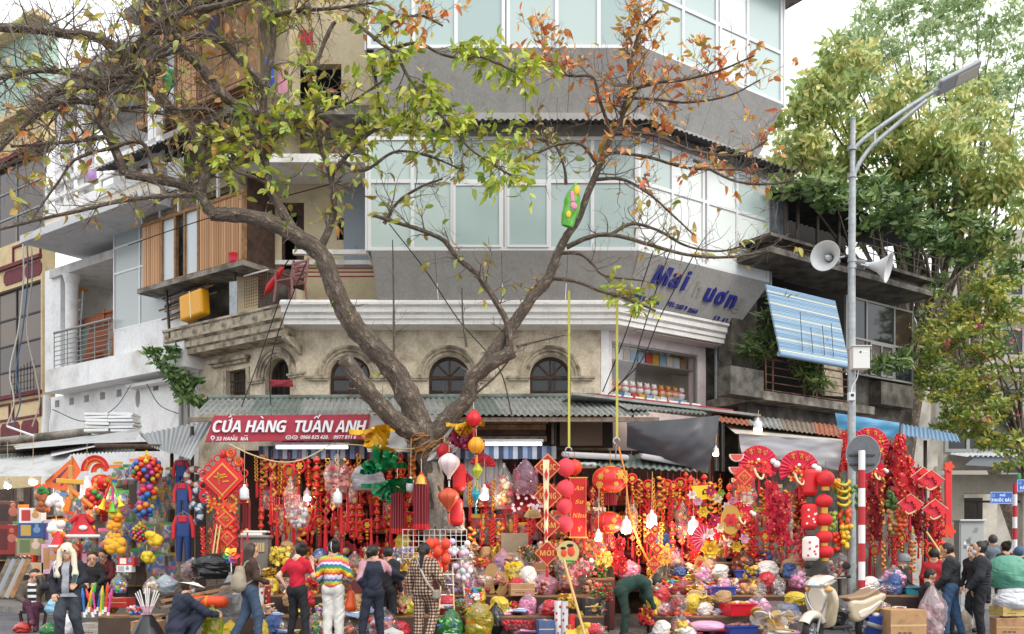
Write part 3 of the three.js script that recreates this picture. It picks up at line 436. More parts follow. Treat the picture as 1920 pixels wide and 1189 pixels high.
// far street on the right
{
const d=34,h=thing('beige_shop_house','grey beige shop house with a dark doorway at the end of the street','house',[(1850-960)/FO*d,0,-d]);
const f=frame(0,d,1,0),X=(p)=>f.s(p),Y=(p)=>hgt(p,d);
pf('wall',[bx(X(1770),X(1808),0.1,Y(890),-0.4,0),bx(X(1808),X(2000),Y(925),Y(890),-0.4,0),bx(X(1918),X(2000),0.1,Y(925),-0.4,0)],weathered(0x9d978a,0x7c766b,0.4,3,128,0.05),f,h);
pf('doorway',[bx(X(1808),X(1918),0.1,Y(925),-3,-2.9),bx(X(1836),X(1840),0.1,Y(942),-0.3,-0.2),bx(X(1808),X(1918),Y(942),Y(938),-0.3,-0.2)],mat(0x2b2622,0.8),f,h);
glazing('upper_window',f,h,[1775,1815,1860,1905,1950].map(X),[845,780].map(Y),0.02,0.12,mAluOld,mDarkGlass,0.1);
pf('wall',[bx(X(1770),X(2000),Y(880),Y(760),-0.5,-0.06)],weathered(0xb4aea2,0x8f897e,0.4,3,64,0.05),f,h);
pf('awning',[slab([[X(1772),Y(880)],[X(1990),Y(893)],[X(1990),Y(872)],[X(1790),Y(862)]],[],0.1,1.6)],mat(0x7d858b,0.5),f,h);
pf('awning_sheet',corrugated(V(X(1780),Y(850),0),V(X(1990),Y(846),0),V(X(1772),Y(864),1.7),V(X(1990),Y(866),1.7),24,0.03),mat(0xc3c8ca,0.5),f,h);
}
for(const[p0,p1,top,d,c,lab]of[[1745,1870,560,46,0xcac4b8,'pale block of flats seen between the leaves above the flowering bush'],[1860,2010,430,52,0xb9b4ac,'grey block of flats far down the street at the right edge']]){
const h=thing('apartment_block',lab,'building',[(p0+p1-1920)/2/FO*d,0,-d]),f=frame(0,d,1,0),x0=f.s(p0),x1=f.s(p1),y1=hgt(top,d);
pf('wall',bx(x0,x1,0,y1,-6,0),weathered(c,0x8f8a80,0.4,5,64,0.04,0.4),f,h);
for(let y=5;y<y1-1.5;y+=3.2){pf('balcony',[bx(x0+0.2,x1-0.2,y-0.3,y+0.6,0.002,0.9)],mat(0xa9a59c,0.8),f,h);for(let x=x0+0.5;x<x1-1.2;x+=1.7){const w=sub('window',f,h);mesh('frame',slab(rect(x,x+1.2,y+0.7,y+2.2),[rect(x+0.08,x+1.12,y+0.78,y+2.12)],0.08,0.06),mAluOld,w);mesh('pane',bx(x+0.08,x+1.12,y+0.78,y+2.12,0.004,0.02),mDarkGlass,w);}}
}
// street tree in front of the corner
const mBark=(()=>{
const f=fbm(91,6,5),h=(u,v)=>{const w=nz2(u,v*0.5)*0.25,r=Math.abs(nz3(u+w,v*0.22)- 0.5)*2;return clamp(r*1.6)*0.75+f(u,v)*0.25;};
const m=new THREE.MeshStandardMaterial({roughness:0.95,side:THREE.DoubleSide,map:tex(256,0.6,(u,v)=>{const k=h(u,v),l=sstep(0.55,0.75,nz1(v,u));return mix3(mix3([0.3,0.265,0.23],[0.64,0.58,0.52],k),[0.62,0.6,0.55],l*0.45*k);})});m.bumpMap=tex(256,0.6,(u,v)=>{const k=h(u,v);return[k,k,k];},false);m.bumpScale=0.035;return m;})();
const mTwig=mat(0x6b5f55,0.9),mTwigPale=mat(0x9a8e82,0.9);
const leafShape=(L,W,curl,fold,n=4)=>{
const P=[],I=[];
for(let i=0;i<=n;i++){const t=i/n,w=W*Math.pow(Math.sin(Math.PI*Math.pow(clamp(t,0.03,0.975),0.85)),0.62),y=-curl*L*t*t;P.push(L*t,y,0,L*t,y+fold*w,w/2,L*t,y+fold*w,-w/2);}
for(let i=0;i<n;i++){const a=i*3,b=a+3;I.push(a,b,a+1,b,b+1,a+1,a,a+2,b,b,a+2,b+2);}
const g=new THREE.BufferGeometry();g.setAttribute('position',new THREE.Float32BufferAttribute(P,3));g.setIndex(I);g.computeVertexNormals();
g.setAttribute('uv',new THREE.Float32BufferAttribute(P.filter((_,i)=>i % 3!==1),2));return g;
};
const leafMat=(c)=>mat(c,0.5,{transmission:0.4,thickness:0});
const PAL={green:[0xbfd040,0xcfd850,0xa6bf40,0xdedc58,0x8fae44,0xc8c04e],orange:[0xe0924a,0xe8a658,0xd98444,0xe0b654,0xd97648,0xc4b452,0xeaaa60],mixed:[0xc0c456,0xc2a254,0xa8b854,0xd0c45c,0xc48a4c,0xb4b660,0x9cac52,0xb89a5c],yellow:[0xd0c23c,0xc9a536,0xa9b037]};
{
const T=thing('street_tree','large gnarled street tree with few green and orange leaves rising through the market roofs','tree',at(812,1035,19.0).setY(0.14));
T.position.y=0;const O=T.position,q=rngOf(5),qr=(a,b)=>a+(b-a)*q();
const twigs=[],pale=[],leaves=[];
const pt=(l)=>at(l[0],l[1],19.0+(l[2]??0)).sub(O);
function barkTube(pts,rads,sides=10){const g=tube(pts,rads,sides),p=g.attributes.position,m=sides+1;for(let i=0;i<pts.length;i++)for(let k=0;k<=sides;k++){const j=i*m+k,kk=k % sides,f=1+(Math.sin(kk*2.1+i*0.7)*0.08+(nzF(kk*0.137+0.01,i*0.031)- 0.5)*0.34+Math.sin(i*1.1)*0.03);p.setXYZ(j,lerp(pts[i].x,p.getX(j),f),lerp(pts[i].y,p.getY(j),f),lerp(pts[i].z,p.getZ(j),f));}g.computeVertexNormals();return g;}
function addLeaf(p,dir,pal,size){if(q()>(pal==='mixed'?0.34:pal==='green'?0.45:0.34))return;leaves.push({p:p.clone(),d:dir.clone(),c:PAL[pal][Math.floor(q()*PAL[pal].length)],s:size*qr(0.65,1.25)});}
function grow(p,dir,len,r,level,o){
const n=5,pts=[p.clone()],d=dir.clone().normalize();
for(let i=0;i<n;i++){d.add(V(qr(-1,1),qr(-1,1)+(o.up??0),qr(-1,1)).multiplyScalar(0.28)).normalize();p=p.clone().addScaledVector(d,len/n);pts.push(p);}
(level<2&&q()<0.55?pale:twigs).push(tube(pts,[r,Math.max(0.0028,r*0.4)],level>1?5:3,false));
if(level>0){const k=o.kids[level-1];for(let i=0;i<k;i++){const j=1+Math.floor(q()*n),nd=V(qr(-1,1),qr(-0.8,1)+(o.up??0)*0.5,qr(-1,1)).multiplyScalar(0.9).add(d).normalize();grow(pts[j],nd,len*qr(0.45,0.75),Math.max(0.003,r*0.55),level-1,o);}}
if(o.leaf&&level<=1&&q()<o.leaf){const m=2+Math.floor(q()*4);for(let i=0;i<m;i++){const j=2+Math.floor(q()*4),ld=d.clone().add(V(qr(-1,1),qr(-1.3,0.3),qr(-1,1))).normalize();addLeaf(pts[j],ld,o.pal,o.size??0.165);}}
}
function limb(list,w0,w1,o={}){
const pts=smooth(list.map(pt),Math.max(10,list.length*6)),n=pts.length,k=mpp(19)/2;
mesh('limb',barkTube(pts,pts.map((_,i)=>lerp(w0,w1,Math.pow(i/(n-1),0.85))*k),w0>20?14:8),mBark,T,true);
const cnt=Math.round((o.n??0)*(o.pal==='mixed'&&o.lev!==1?1.1:1));for(let i=0;i<cnt;i++){const t=qr(o.from??0.15,1),j=Math.min(n-2,Math.floor(t*(n-1))),ax=pts[j+1].clone().sub(pts[j]).normalize(),nd=V(qr(-1,1),qr(-0.6,1.1),qr(-0.8,0.8)).addScaledVector(ax,qr(0,0.8)).normalize();grow(pts[j],nd,qr(0.4,1)*(o.len??0.9),Math.min(0.016,Math.max(0.006,lerp(w0,w1,t)*k*0.35)),o.lev??2,{kids:o.kids??[2,3],up:o.up??0,leaf:o.leaf,pal:o.pal,size:o.size});}
return pts;
}
mesh('trunk',barkTube([[818,1118,0],[816,1060,0],[818,990,0],[814,920,0],[806,870,0],[798,835,0],[792,800,0]].map(pt),[30,22,18,17,19,24,27].map((w)=>w*mpp(19)),18),mBark,T,true);
{const c=[[818,1075,0],[817,1020,0],[817,960,0],[813,905,0],[808,868,0]].map(pt),w=barkTube(smooth(c,16),smooth(c,16).map((_,i)=>(0.235-i*0.0035+0.008*Math.sin(i*2.1))),18);mesh('trunk_wrap',w,weathered(0x9c978d,0x6f6a61,0.4,0.5,128,0.14,0.4,0.01),T,true);const fib=[];for(let i=0;i<46;i++){const a=qr(0,6.28),y=qr(-0.12,0.22),r=0.27+Math.max(0,y)*0.5,p=pt([800,838,0]);fib.push(tube(smooth([V(p.x+Math.cos(a)*r,p.y+y,p.z+Math.sin(a)*r),V(p.x+Math.cos(a+0.5)*(r+0.04),p.y+y+qr(-0.12,0.05),p.z+Math.sin(a+0.5)*(r+0.04)),V(p.x+Math.cos(a+1)*r,p.y+y+qr(-0.3,0.05),p.z+Math.sin(a+1)*r)],5),[0.02,0.006],4,false));}mesh('rope_fibre',fib,mat(0xa8743c,0.9),T).userData.kind='stuff';}
limb([[797,825,0],[768,750,-0.1],[735,690,-0.3],[690,640,-0.5],[650,590,-0.7],[622,525,-0.9],[600,475,-1.0],[560,445,-1.1],[500,415,-1.2],[440,403,-1.3],[398,403,-1.3]],47,22,{n:26,len:0.5,lev:1,leaf:0.35,pal:'green'});
limb([[404,406,-1.3],[385,385,-1.35],[372,362,-1.4],[330,343,-1.4],[280,334,-1.45],[235,326,-1.5]],21,15,{n:14,len:0.8,leaf:0.15,pal:'mixed'});
limb([[235,326,-1.5],[202,252,-1.6],[182,215,-1.6],[188,192,-1.6],[202,158,-1.7],[235,131,-1.8],[265,118,-1.9],[330,95,-1.9]],17,8,{n:30,len:1.1,leaf:0.2,pal:'mixed'});
limb([[375,362,-1.4],[382,335,-1.3],[400,318,-1.2],[440,302,-1.2],[478,292,-1.1],[510,276,-1.1]],20,17,{n:10,len:0.7,leaf:0.5,pal:'green'});
limb([[790,822,0],[742,790,-0.4],[702,748,-0.7],[672,710,-0.9],[645,672,-1.0]],36,28,{n:12,len:0.4,lev:1});
limb([[802,825,0],[848,776,-0.1],[878,745,-0.2],[884,712,-0.3],[912,688,-0.4],[962,658,-0.5]],34,24,{n:16,len:0.45,lev:1});
limb([[900,695,-0.35],[935,645,-0.4],[965,605,-0.4],[1000,555,-0.5],[1035,515,-0.5]],24,19,{n:14,len:0.5,lev:1,leaf:0.25,pal:'mixed'});
limb([[1030,520,-0.5],[1050,465,-0.6],[1080,415,-0.7],[1110,345,-0.8],[1140,270,-0.9],[1165,222,-0.9],[1174,180,-1],[1180,145,-1],[1178,100,-1]],18,5,{n:34,from:0.4,len:0.9,leaf:0.55,pal:'orange',up:0.2});
limb([[957,662,-0.5],[950,605,-0.6],[926,560,-0.7],[896,516,-0.8],[860,486,-0.9],[830,450,-1],[790,432,-1.1],[740,416,-1.2],[700,404,-1.3]],13,6,{n:16,len:0.7,leaf:0.18,pal:'mixed',from:0.2});
const og={n:26,len:0.65,leaf:0.62,pal:'orange',from:0.25,up:0.15,size:0.145};
limb([[1145,246,-0.9],[1124,188,-1.1],[1111,145,-1.1],[1064,141,-1.2],[1027,111,-1.3],[1018,84,-1.3]],7,3,og);
limb([[1176,172,-1],[1225,156,-1.2],[1280,150,-1.4],[1350,132,-1.5],[1415,104,-1.6]],7,3,{...og,n:22});
limb([[1172,183,-1],[1225,186,-0.7],[1290,192,-0.6],[1370,178,-0.5],[1425,150,-0.4]],6,3,{...og,n:20});
limb([[1180,145,-1],[1188,90,-1.1],[1205,50,-1.2],[1235,20,-1.3]],5,3,og);
limb([[1150,250,-0.9],[1220,252,-1],[1300,282,-1.2],[1390,290,-1.3],[1440,262,-1.4]],7,3,{...og,n:20,leaf:0.5});
limb([[1138,283,-0.9],[1212,294,-0.8],[1290,315,-0.7],[1360,318,-0.6],[1430,318,-0.4]],7,3,{...og,n:18,leaf:0.4});
limb([[1111,337,-0.8],[1165,336,-0.8],[1212,360,-0.9],[1258,400,-1],[1300,440,-1.1]],7,3,{n:14,len:0.7,leaf:0.25,pal:'orange'});
limb([[1121,310,-0.8],[1088,270,-0.9],[1044,272,-1],[1010,286,-1],[970,303,-1.1]],7,3,{...og,n:14,pal:'mixed',leaf:0.4});
limb([[1062,346,-0.7],[1057,310,-0.8],[1037,270,-0.8],[996,258,-0.9]],6,3,{...og,n:10,pal:'mixed',leaf:0.3});
const bare={n:20,len:0.8,leaf:0.08,pal:'mixed',from:0.25,kids:[2,2]};
limb([[1062,464,-0.6],[1104,445,-0.7],[1145,440,-0.8],[1212,457,-0.9],[1290,478,-1],[1370,482,-1.1],[1445,470,-1.2]],10,4,bare);
limb([[1145,440,-0.8],[1185,420,-0.6],[1229,430,-0.5],[1290,462,-0.4],[1360,470,-0.2],[1440,440,-0.1]],7,3,{...bare,n:24});
limb([[1048,474,-0.6],[1087,476,-0.7],[1111,494,-0.8],[1128,514,-0.9],[1209,527,-1]],8,3,{...bare,n:10});
limb([[1036,522,-0.5],[1077,527,-0.8],[1128,546,-1],[1178,562,-1.2],[1229,583,-1.4]],8,4,{n:12,len:0.4,leaf:0.8,pal:'green',from:0.5,size:0.13});
limb([[1300,300,-1.1],[1380,340,-1.2],[1450,345,-1.2],[1490,338,-1.2]],5,3,{...bare,n:18});
const gg={n:32,len:0.55,leaf:0.8,pal:'green',from:0.1,size:0.165};
limb([[600,470,-1],[625,400,-1.1],[620,330,-1.3],[600,270,-1.4],[590,200,-1.6],[585,120,-1.7]],15,6,{...gg,n:26,leaf:0.5,pal:'mixed'});
limb([[585,150,-1.7],[612,70,-1.8],[640,32,-1.9],[714,81,-2],[738,98,-2],[768,148,-2],[801,192,-2.1],[842,232,-2.1],[882,279,-2.2],[930,312,-2.2],[963,333,-2.2]],8,3,{...gg,n:52,from:0.3});
limb([[738,90,-2],[781,81,-2.1],[828,101,-2.2],[869,111,-2.2],[896,106,-2.3],[936,121,-2.3],[976,141,-2.4]],6,3,{...gg,n:26,from:0.3});
limb([[700,75,-2],[740,40,-2],[790,30,-2.1],[830,48,-2.2]],6,3,{...gg,n:16,pal:'orange',leaf:0.55});
limb([[620,330,-1.3],[670,270,-1.5],[720,235,-1.6],[780,240,-1.7],[850,250,-1.8],[900,240,-1.9]],9,3,{...gg,n:34});
limb([[640,300,-1.4],[680,320,-1.5],[740,285,-1.6],[800,292,-1.7],[870,320,-1.7]],7,3,{...gg,n:18,pal:'mixed',leaf:0.35});
limb([[720,420,-1.2],[745,380,-1.3],[790,350,-1.4],[830,335,-1.4]],7,3,{n:14,len:0.8,leaf:0.1,pal:'mixed'});
limb([[560,448,-1.1],[528,395,-1.1],[503,345,-1.2],[497,290,-1.2],[492,235,-1.3],[497,160,-1.4],[512,80,-1.4],[505,0,-1.4],[500,-40,-1.4]],19,8,{n:34,len:0.9,leaf:0.55,pal:'green',from:0.2});
limb([[510,250,-1.3],[540,235,-1.6],[600,210,-1.8],[660,190,-2],[720,150,-2.1]],9,3,{...gg,n:28,pal:'green',leaf:0.6});
limb([[497,160,-1.4],[455,118,-1.5],[430,91,-1.5],[387,64,-1.6],[343,72,-1.7],[300,60,-1.8]],17,8,{n:26,len:1,leaf:0.3,pal:'mixed'});
limb([[492,235,-1.3],[450,200,-1.3],[417,178,-1.4],[370,118,-1.5],[330,81,-1.6],[313,47,-1.6]],15,21,{n:14,len:0.9,leaf:0.25,pal:'mixed'});
limb([[390,320,-1.2],[363,249,-1.2],[303,188,-1.3],[262,141,-1.4],[215,87,-1.5],[168,67,-1.6],[125,64,-1.7],[60,54,-1.8],[-20,52,-1.9]],16,15,{n:46,len:1.1,leaf:0.16,pal:'mixed'});
limb([[240,105,-1.5],[290,50,-1.7],[345,25,-1.8],[420,8,-1.9],[480,-10,-2]],13,9,{n:22,len:0.9,leaf:0.2,pal:'mixed'});
limb([[190,195,-1.6],[130,190,-1.8],[70,215,-2],[20,260,-2.1],[-20,300,-2.2]],11,5,{n:34,len:1.2,leaf:0.12,pal:'mixed'});
limb([[200,160,-1.7],[140,140,-1.8],[80,132,-1.9],[0,145,-2],[-30,150,-2]],11,8,{n:34,len:1.2,leaf:0.14,pal:'mixed'});
limb([[300,130,-1.5],[250,150,-1.7],[180,165,-1.8],[110,170,-1.9],[50,230,-2],[0,270,-2.1]],9,4,{n:40,len:1.1,leaf:0.14,pal:'mixed'});
limb([[205,255,-1.6],[140,265,-1.8],[80,270,-1.9],[20,275,-2]],8,4,{n:26,len:1,leaf:0.18,pal:'orange'});
limb([[270,200,-1.3],[220,205,-1.5],[310,215,-1.6],[360,228,-1.6]],6,3,{n:12,len:0.8,leaf:0.15,pal:'mixed'});
limb([[300,345,-1.4],[265,268,-1.6],[200,280,-1.7],[140,300,-1.9],[110,340,-2],[60,410,-2.1]],9,3,{n:22,len:0.8,leaf:0.3,pal:'mixed'});
limb([[372,365,-1.4],[300,368,-1.7],[220,378,-1.8],[150,395,-1.9],[80,410,-2],[0,430,-2.1]],9,5,{n:20,len:0.6,leaf:0.15,pal:'mixed'});
limb([[440,300,-1.2],[400,210,-1.4],[330,205,-1.6],[280,190,-1.8]],8,4,{n:20,len:0.9,leaf:0.25,pal:'mixed'});
limb([[505,30,-1.4],[560,20,-1.7],[630,15,-1.9],[700,5,-2]],9,4,{n:30,len:0.9,leaf:0.5,pal:'mixed'});
limb([[265,100,-1.5],[270,60,-1.5],[275,10,-1.6],[280,-30,-1.6]],10,8,{n:16,len:0.9,leaf:0.2,pal:'mixed'});
limb([[500,290,-1.2],[450,255,-1.4],[420,262,-1.5],[380,270,-1.6]],8,4,{...gg,n:18,pal:'mixed',leaf:0.6});
limb([[500,345,-1.2],[470,330,-1.5],[440,320,-1.6],[420,290,-1.7]],7,3,{...gg,n:14,leaf:0.7});
for(const l of[[[739,660,-0.6],[738,560,-0.6],[736,450,-0.6]],[[875,650,-0.6],[868,600,-0.6],[866,540,-0.6]],[[968,650,-0.5],[1010,640,-0.6],[1060,628,-0.7]],[[885,745,-0.2],[935,700,-0.3],[965,660,-0.4]]])limb(l,5,2,{n:8,len:0.35,lev:1});
const stuffT=mesh('twig_spray',twigs,mTwig,T);stuffT.userData.kind='stuff';const stuffP=mesh('twig_spray',pale,mTwigPale,T);stuffP.userData.kind='stuff';
const G=[leafShape(1,0.52,0.25,0.18,5),leafShape(1,0.48,0.5,0.3,5),leafShape(1,0.58,0.1,0.1,5),leafShape(1,0.45,0.8,0.25,5)],dm=new THREE.Object3D();
const pose=(l)=>{dm.position.copy(l.p);dm.quaternion.setFromUnitVectors(V(1,0,0),l.d);dm.rotateX(qr(-1.4,1.4));dm.scale.setScalar(l.s);dm.updateMatrix();};
const order=leaves.map((l)=>[l.s/Math.max(1,l.p.clone().add(O).distanceTo(camera.position)),l]).sort((a,b)=>b[0]- a[0]).map((e)=>e[1]);
order.slice(0,300).forEach((l,i)=>{pose(l);const o=new THREE.Mesh(G[i % 4],leafMat(l.c));o.name='leaf';o.position.copy(dm.position);o.quaternion.copy(dm.quaternion);o.scale.copy(dm.scale);T.add(o);});
const rest=order.slice(300),by=[[],[],[],[]];rest.forEach((l,i)=>by[i % 4].push(l));
by.forEach((ls,k)=>{const im=new THREE.InstancedMesh(G[k],mat(0xffffff,0.5,{transmission:0.4,thickness:0}),ls.length),c=new THREE.Color();ls.forEach((l,i)=>{pose(l);im.setMatrixAt(i,dm.matrix);im.setColorAt(i,c.set(l.c));});im.name='foliage';im.userData.kind='stuff';T.add(im);});
console.log('leaves',leaves.length,'twigs',twigs.length+pale.length);
}
// leafy trees and plants
function spray(n,L,W,len,droop,seed){const s=rngOf(seed),g=[];for(let i=0;i<n;i++){const l=leafShape(L*(0.7+0.6*s()),W*(0.7+0.6*s()),0.2+0.4*s(),0.15,3),m=new THREE.Matrix4().makeRotationFromEuler(new THREE.Euler(s()*6.28,s()*6.28,-droop+(s()- 0.5)*1.2,'YXZ'));l.applyMatrix4(m);const t=s();l.translate((s()- 0.5)*len,-t*len*droop*0.6+(s()- 0.5)*len*0.4,(s()- 0.5)*len);g.push(l);}return merge(g,true);}
function leafyTree(name,label,base,trunkTop,clumps,o){
const T=thing(name,label,o.cat??'tree',base,0,o.group),s=rngOf(o.seed),sr=(a,b)=>a+(b-a)*s(),B=T.position;
const top=trunkTop.clone().sub(B),limbs=[];
mesh(o.stem??'trunk',tube(smooth([V(0,0,0),top.clone().multiplyScalar(0.5).add(V(sr(-0.2,0.2),0,0)),top],10),[o.r,o.r*0.6],9),mBark,T);
const geos=o.sprays.map((a,i)=>spray(...a,o.seed+i)),lists=geos.map(()=>[]),dm=new THREE.Object3D(),col=new THREE.Color();
for(const[px,py,d,rad,cnt,pal]of clumps){
const c=at(px,py,d).sub(B),k=mpp(d)*rad;
limbs.push(tube(smooth([top.clone().multiplyScalar(sr(0.6,1)),top.clone().lerp(c,0.5).add(V(sr(-0.5,0.5),sr(-0.2,0.7),sr(-0.5,0.5))),c],6),[o.r*0.35,0.012],5));
const subs=[];while(subs.length<Math.max(3,cnt/9)){const u=V(sr(-1,1),sr(-1,1),sr(-1,1));if(u.length()<1.05)subs.push(u.multiplyScalar(k));}
for(let i=0;i<cnt*(o.dense??0.88);i++){
const e=subs[i % subs.length],q=k*(o.clump??0.27),p=V(e.x+(s()+s()- 1)*q*1.5,e.y+(s()+s()- 1)*q,e.z+(s()+s()- 1)*q*1.5).add(c);
const j=Math.floor(s()*geos.length);dm.position.copy(p);dm.rotation.set(sr(-0.3,0.3),sr(0,6.28),sr(-0.3,0.3));dm.scale.setScalar(sr(0.75,1.3));dm.updateMatrix();
const pl=pal??o.pal;col.set(pl[Math.floor(s()*pl.length)]).multiplyScalar(sr(0.8,1.1));lists[j].push([dm.matrix.clone(),col.clone()]);
}
}
mesh('branches',limbs,mBark,T).userData.kind='stuff';
geos.forEach((g,j)=>{const im=new THREE.InstancedMesh(g,mat(0xffffff,0.5,{transmission:o.tr??0.35,thickness:0}),lists[j].length);lists[j].forEach(([m,c],i)=>{im.setMatrixAt(i,m);im.setColorAt(i,c);});im.name=o.crown??'crown';im.userData.kind='stuff';T.add(im);});
return T;
}
{
const yg=[0xb4c06a,0xc8cc78,0xa2b868,0xd8d080,0x96ae68,0xbec87e],dg=[0x5d7d3f,0x6d8d48,0x4f6f3a,0x86a054],pg=[0xa4ba84,0xb2c690,0x94ac76,0xc0cf9c];
const SP=[[10,0.22,0.1,0.5,1.1],[9,0.2,0.09,0.55,1.3],[11,0.21,0.085,0.5,0.8]];
leafyTree('street_tree','pale hazy tree with upright shoots reaching highest behind the lamp head',V(24,0,-44),V(19.5,9,-42),[[1560,125,40,45,40],[1600,85,40,50,45],[1660,50,40,60,50],[1730,25,41,55,45],[1790,35,41,60,50],[1830,10,41,50,40],[1530,170,40,45,40],[1920,120,41,70,60],[1640,105,40,70,70],[1700,60,41,70,70],[1610,150,40,60,60],[1760,110,42,90,110],[1850,90,42,90,110],[1900,50,43,70,80],[1690,20,41,30,20],[1870,10,43,45,30],[1800,190,42,90,110],[1880,220,42,90,110],[1740,200,42,70,60]],{r:0.35,seed:71,pal:pg,sprays:SP,tr:0.45});
leafyTree('street_tree','yellowing tree with hanging leaf clusters right behind the lamp post',V(12.4,0,-31.5),V(13.6,9.5,-31),[[1490,215,29,40,40],[1470,285,29,35,30],[1545,150,29,45,40],[1530,190,29,60,90],[1500,265,29,50,70],[1590,130,29,55,80],[1560,250,29,70,110],[1640,200,29,75,120],[1640,300,30,75,100],[1720,240,29,75,110],[1720,320,30,70,90],[1800,270,29,65,100],[1790,350,30,75,90],[1870,300,29,60,80],[1880,400,29,65,80],[1560,340,30,60,60],[1840,190,30,60,70],[1900,350,29,50,50],[1480,320,30,40,30]],{r:0.28,seed:72,pal:yg,sprays:SP,tr:0.4});
leafyTree('street_tree','dark green tree shading the old house under the yellowing tree',V(11.4,0,-30.5),V(12.6,8.2,-30),[[1560,390,29.5,60,70],[1640,380,30,70,90],[1720,400,30,70,90],[1790,430,30,65,70],[1860,470,29,65,60],[1740,480,30,50,45],[1690,460,30,45,30],[1500,380,30,40,20],[1700,400,22.8,45,40],[1640,370,22.6,40,30],[1560,360,22.4,40,26],[1730,440,23.2,36,30],[1500,350,22.3,30,16]],{r:0.3,seed:73,pal:dg,sprays:[[10,0.2,0.09,0.55,0.4],[10,0.18,0.08,0.55,0.2]],tr:0.25});
const bg=[0x9db04a,0xb8bc54,0x7f9844,0xd0c45a,0x6c8a44],fl=[0xc7566a,0xd8788a];
leafyTree('flowering_bush','yellow green flowering bush leaning out over the street corner',V(14.9,0.1,-26.5),V(14.0,5,-26.5),[[1790,560,26,55,110],[1850,530,26,50,90],[1760,640,26,50,110],[1830,650,26,60,140],[1890,600,26,50,100],[1770,720,26,45,110],[1840,740,26,60,150],[1900,720,26,50,110],[1860,810,26,45,90],[1800,780,26,40,70],[1740,690,26,25,30],[1895,840,26,35,40],[1840,640,25.8,70,2,fl],[1790,640,25.8,55,2,fl],[1870,720,25.8,60,2,fl],[1810,770,25.8,60,2,fl]],{r:0.12,seed:74,pal:bg,sprays:[[9,0.13,0.07,0.34,0.4],[8,0.11,0.06,0.36,0.2]],cat:'bush',stem:'stem',crown:'foliage',tr:0.35});
const plant=(label,px,py,d,list,seed,pal=dg,L=0.16,W=0.05)=>leafyTree('wall_plant',label,at(px,py,d),at(px+4,py-20,d),list,{r:0.018,seed,pal,sprays:[[8,L,W,0.25,0.5],[8,L*0.9,W,0.25,0.3]],cat:'plant',stem:'stem',crown:'foliage'});
plant('willowy green plant sprouting beside the blue striped blind',1420,690,22.6,[[1450,580,22.5,22,30],[1430,620,22.5,22,35],[1410,660,22.5,18,25],[1470,590,22.4,15,14],[1440,650,22.5,18,20]],81,[0x5d7440,0x6d8449,0x4b6236,0x7f9450],0.24,0.05);
plant('green plant rooted in the drain pipe of the white house',352,745,23.2,[[350,735,23,14,30],[330,705,23,16,22],[365,740,23,12,20],[310,690,23.1,14,12],[355,715,23,14,20],[290,665,23.1,18,14],[325,660,23.1,14,10]],82,[0x53773a,0x6b8f4a,0x46662f,0x7d9a5a],0.13,0.07);
plant('small leafy plant on the rusty balcony below the blind',1520,725,22.9,[[1515,690,22.8,16,14],[1535,720,22.8,14,12],[1495,680,22.8,10,6]],83,[0x6d8a45,0x8ba04f,0x59763a],0.2,0.06);
plant('sprig with long leaves under the metal window',1655,690,24.3,[[1680,675,24.2,14,10],[1655,690,24.2,16,8],[1690,690,24.2,8,5]],84,[0x5f7d45,0x7f9a50],0.24,0.07);
plant('pot plant behind the white balcony rail',265,300,24.6,[[268,290,24.5,14,14],[290,302,24.5,10,8]],85,[0x4f8a3c,0x66a04a],0.14,0.07);
}
// roofs, tarpaulins and signs over the stalls
const A4=(list)=>list.map((l)=>at(...l));
function sheetThing(name,label,cat,corners,waves,m,amp=0.02,nSheets=1,group){
const[a,b,c,d]=A4(corners),o=thing(name,label,cat,a.clone().lerp(d,0.5).setY(Math.min(a.y,d.y)),0,group),O=o.position;
for(let i=0;i<nSheets;i++){const u=i/nSheets,v=(i+1)/nSheets+(i<nSheets-1?0.012:0),l=(p,q,t)=>p.clone().lerp(q,t).sub(O).add(V(0,(i % 2)*0.006+rr(0,0.012),0)),e=rr(-0.02,0.05);const m0=Array.isArray(m)?m[i % m.length]:m;mesh('roof_sheet',corrugated(l(a,b,u),l(a,b,v),l(c,d,u).add(V(0,-e*0.3,e)),l(c,d,v).add(V(0,-e*0.3,e)),Math.max(3,Math.round(waves/nSheets)),amp),m0,o);}
return o;
}
const roofA=sheetThing('corrugated_awning','long grey green corrugated awning under the arched windows behind the tree','awning',[[392,748,21.5],[1180,744,21.5],[362,778,19.55],[1225,779,19.55]],84,[mGreyTin,mGreenTin,mGreyTin,mGreyTin],0.022,9);
{const O=roofA.position;mesh('ridge_flashing',[tube([at(392,746,21.45).sub(O),at(1130,742,21.45).sub(O)],0.06,6)],mGreenTin,roofA);mesh('beam',[cbox(0,0,0,9.6,0.09,0.07).translate(at(795,788,19.6).x-O.x,at(795,787,19.6).y-O.y,-19.6-O.z)],mWoodGrey,roofA);for(let i=0;i<8;i++){const x=430+i*108;mesh('rafter',tube([at(x,752,21.4).sub(O),at(x,783,19.6).sub(O)],0.03,5),mIron,roofA);}}
sheetThing('corrugated_awning','silver corrugated sheet tilting down to the left of the red shop sign','awning',[[262,815,22.0],[398,788,20.6],[286,838,20.4],[357,862,19.3]],13,mat(0xb3b7b9,0.35,{metalness:0.5}),0.02,2);
sheetThing('corrugated_awning','low teal corrugated awning carrying grey foam boards beside the hanging straps','awning',[[1060,850,20.3],[1325,858,20.3],[1048,872,19.3],[1318,884,19.3]],22,mGreenTin,0.02,3);
sheetThing('corrugated_awning','green grey awning end lapping over the black tarpaulin','awning',[[1130,744,21.2],[1300,764,21.6],[1180,768,19.7],[1330,778,20.2]],18,[mGreyTin,mGreenTin],0.02,2);
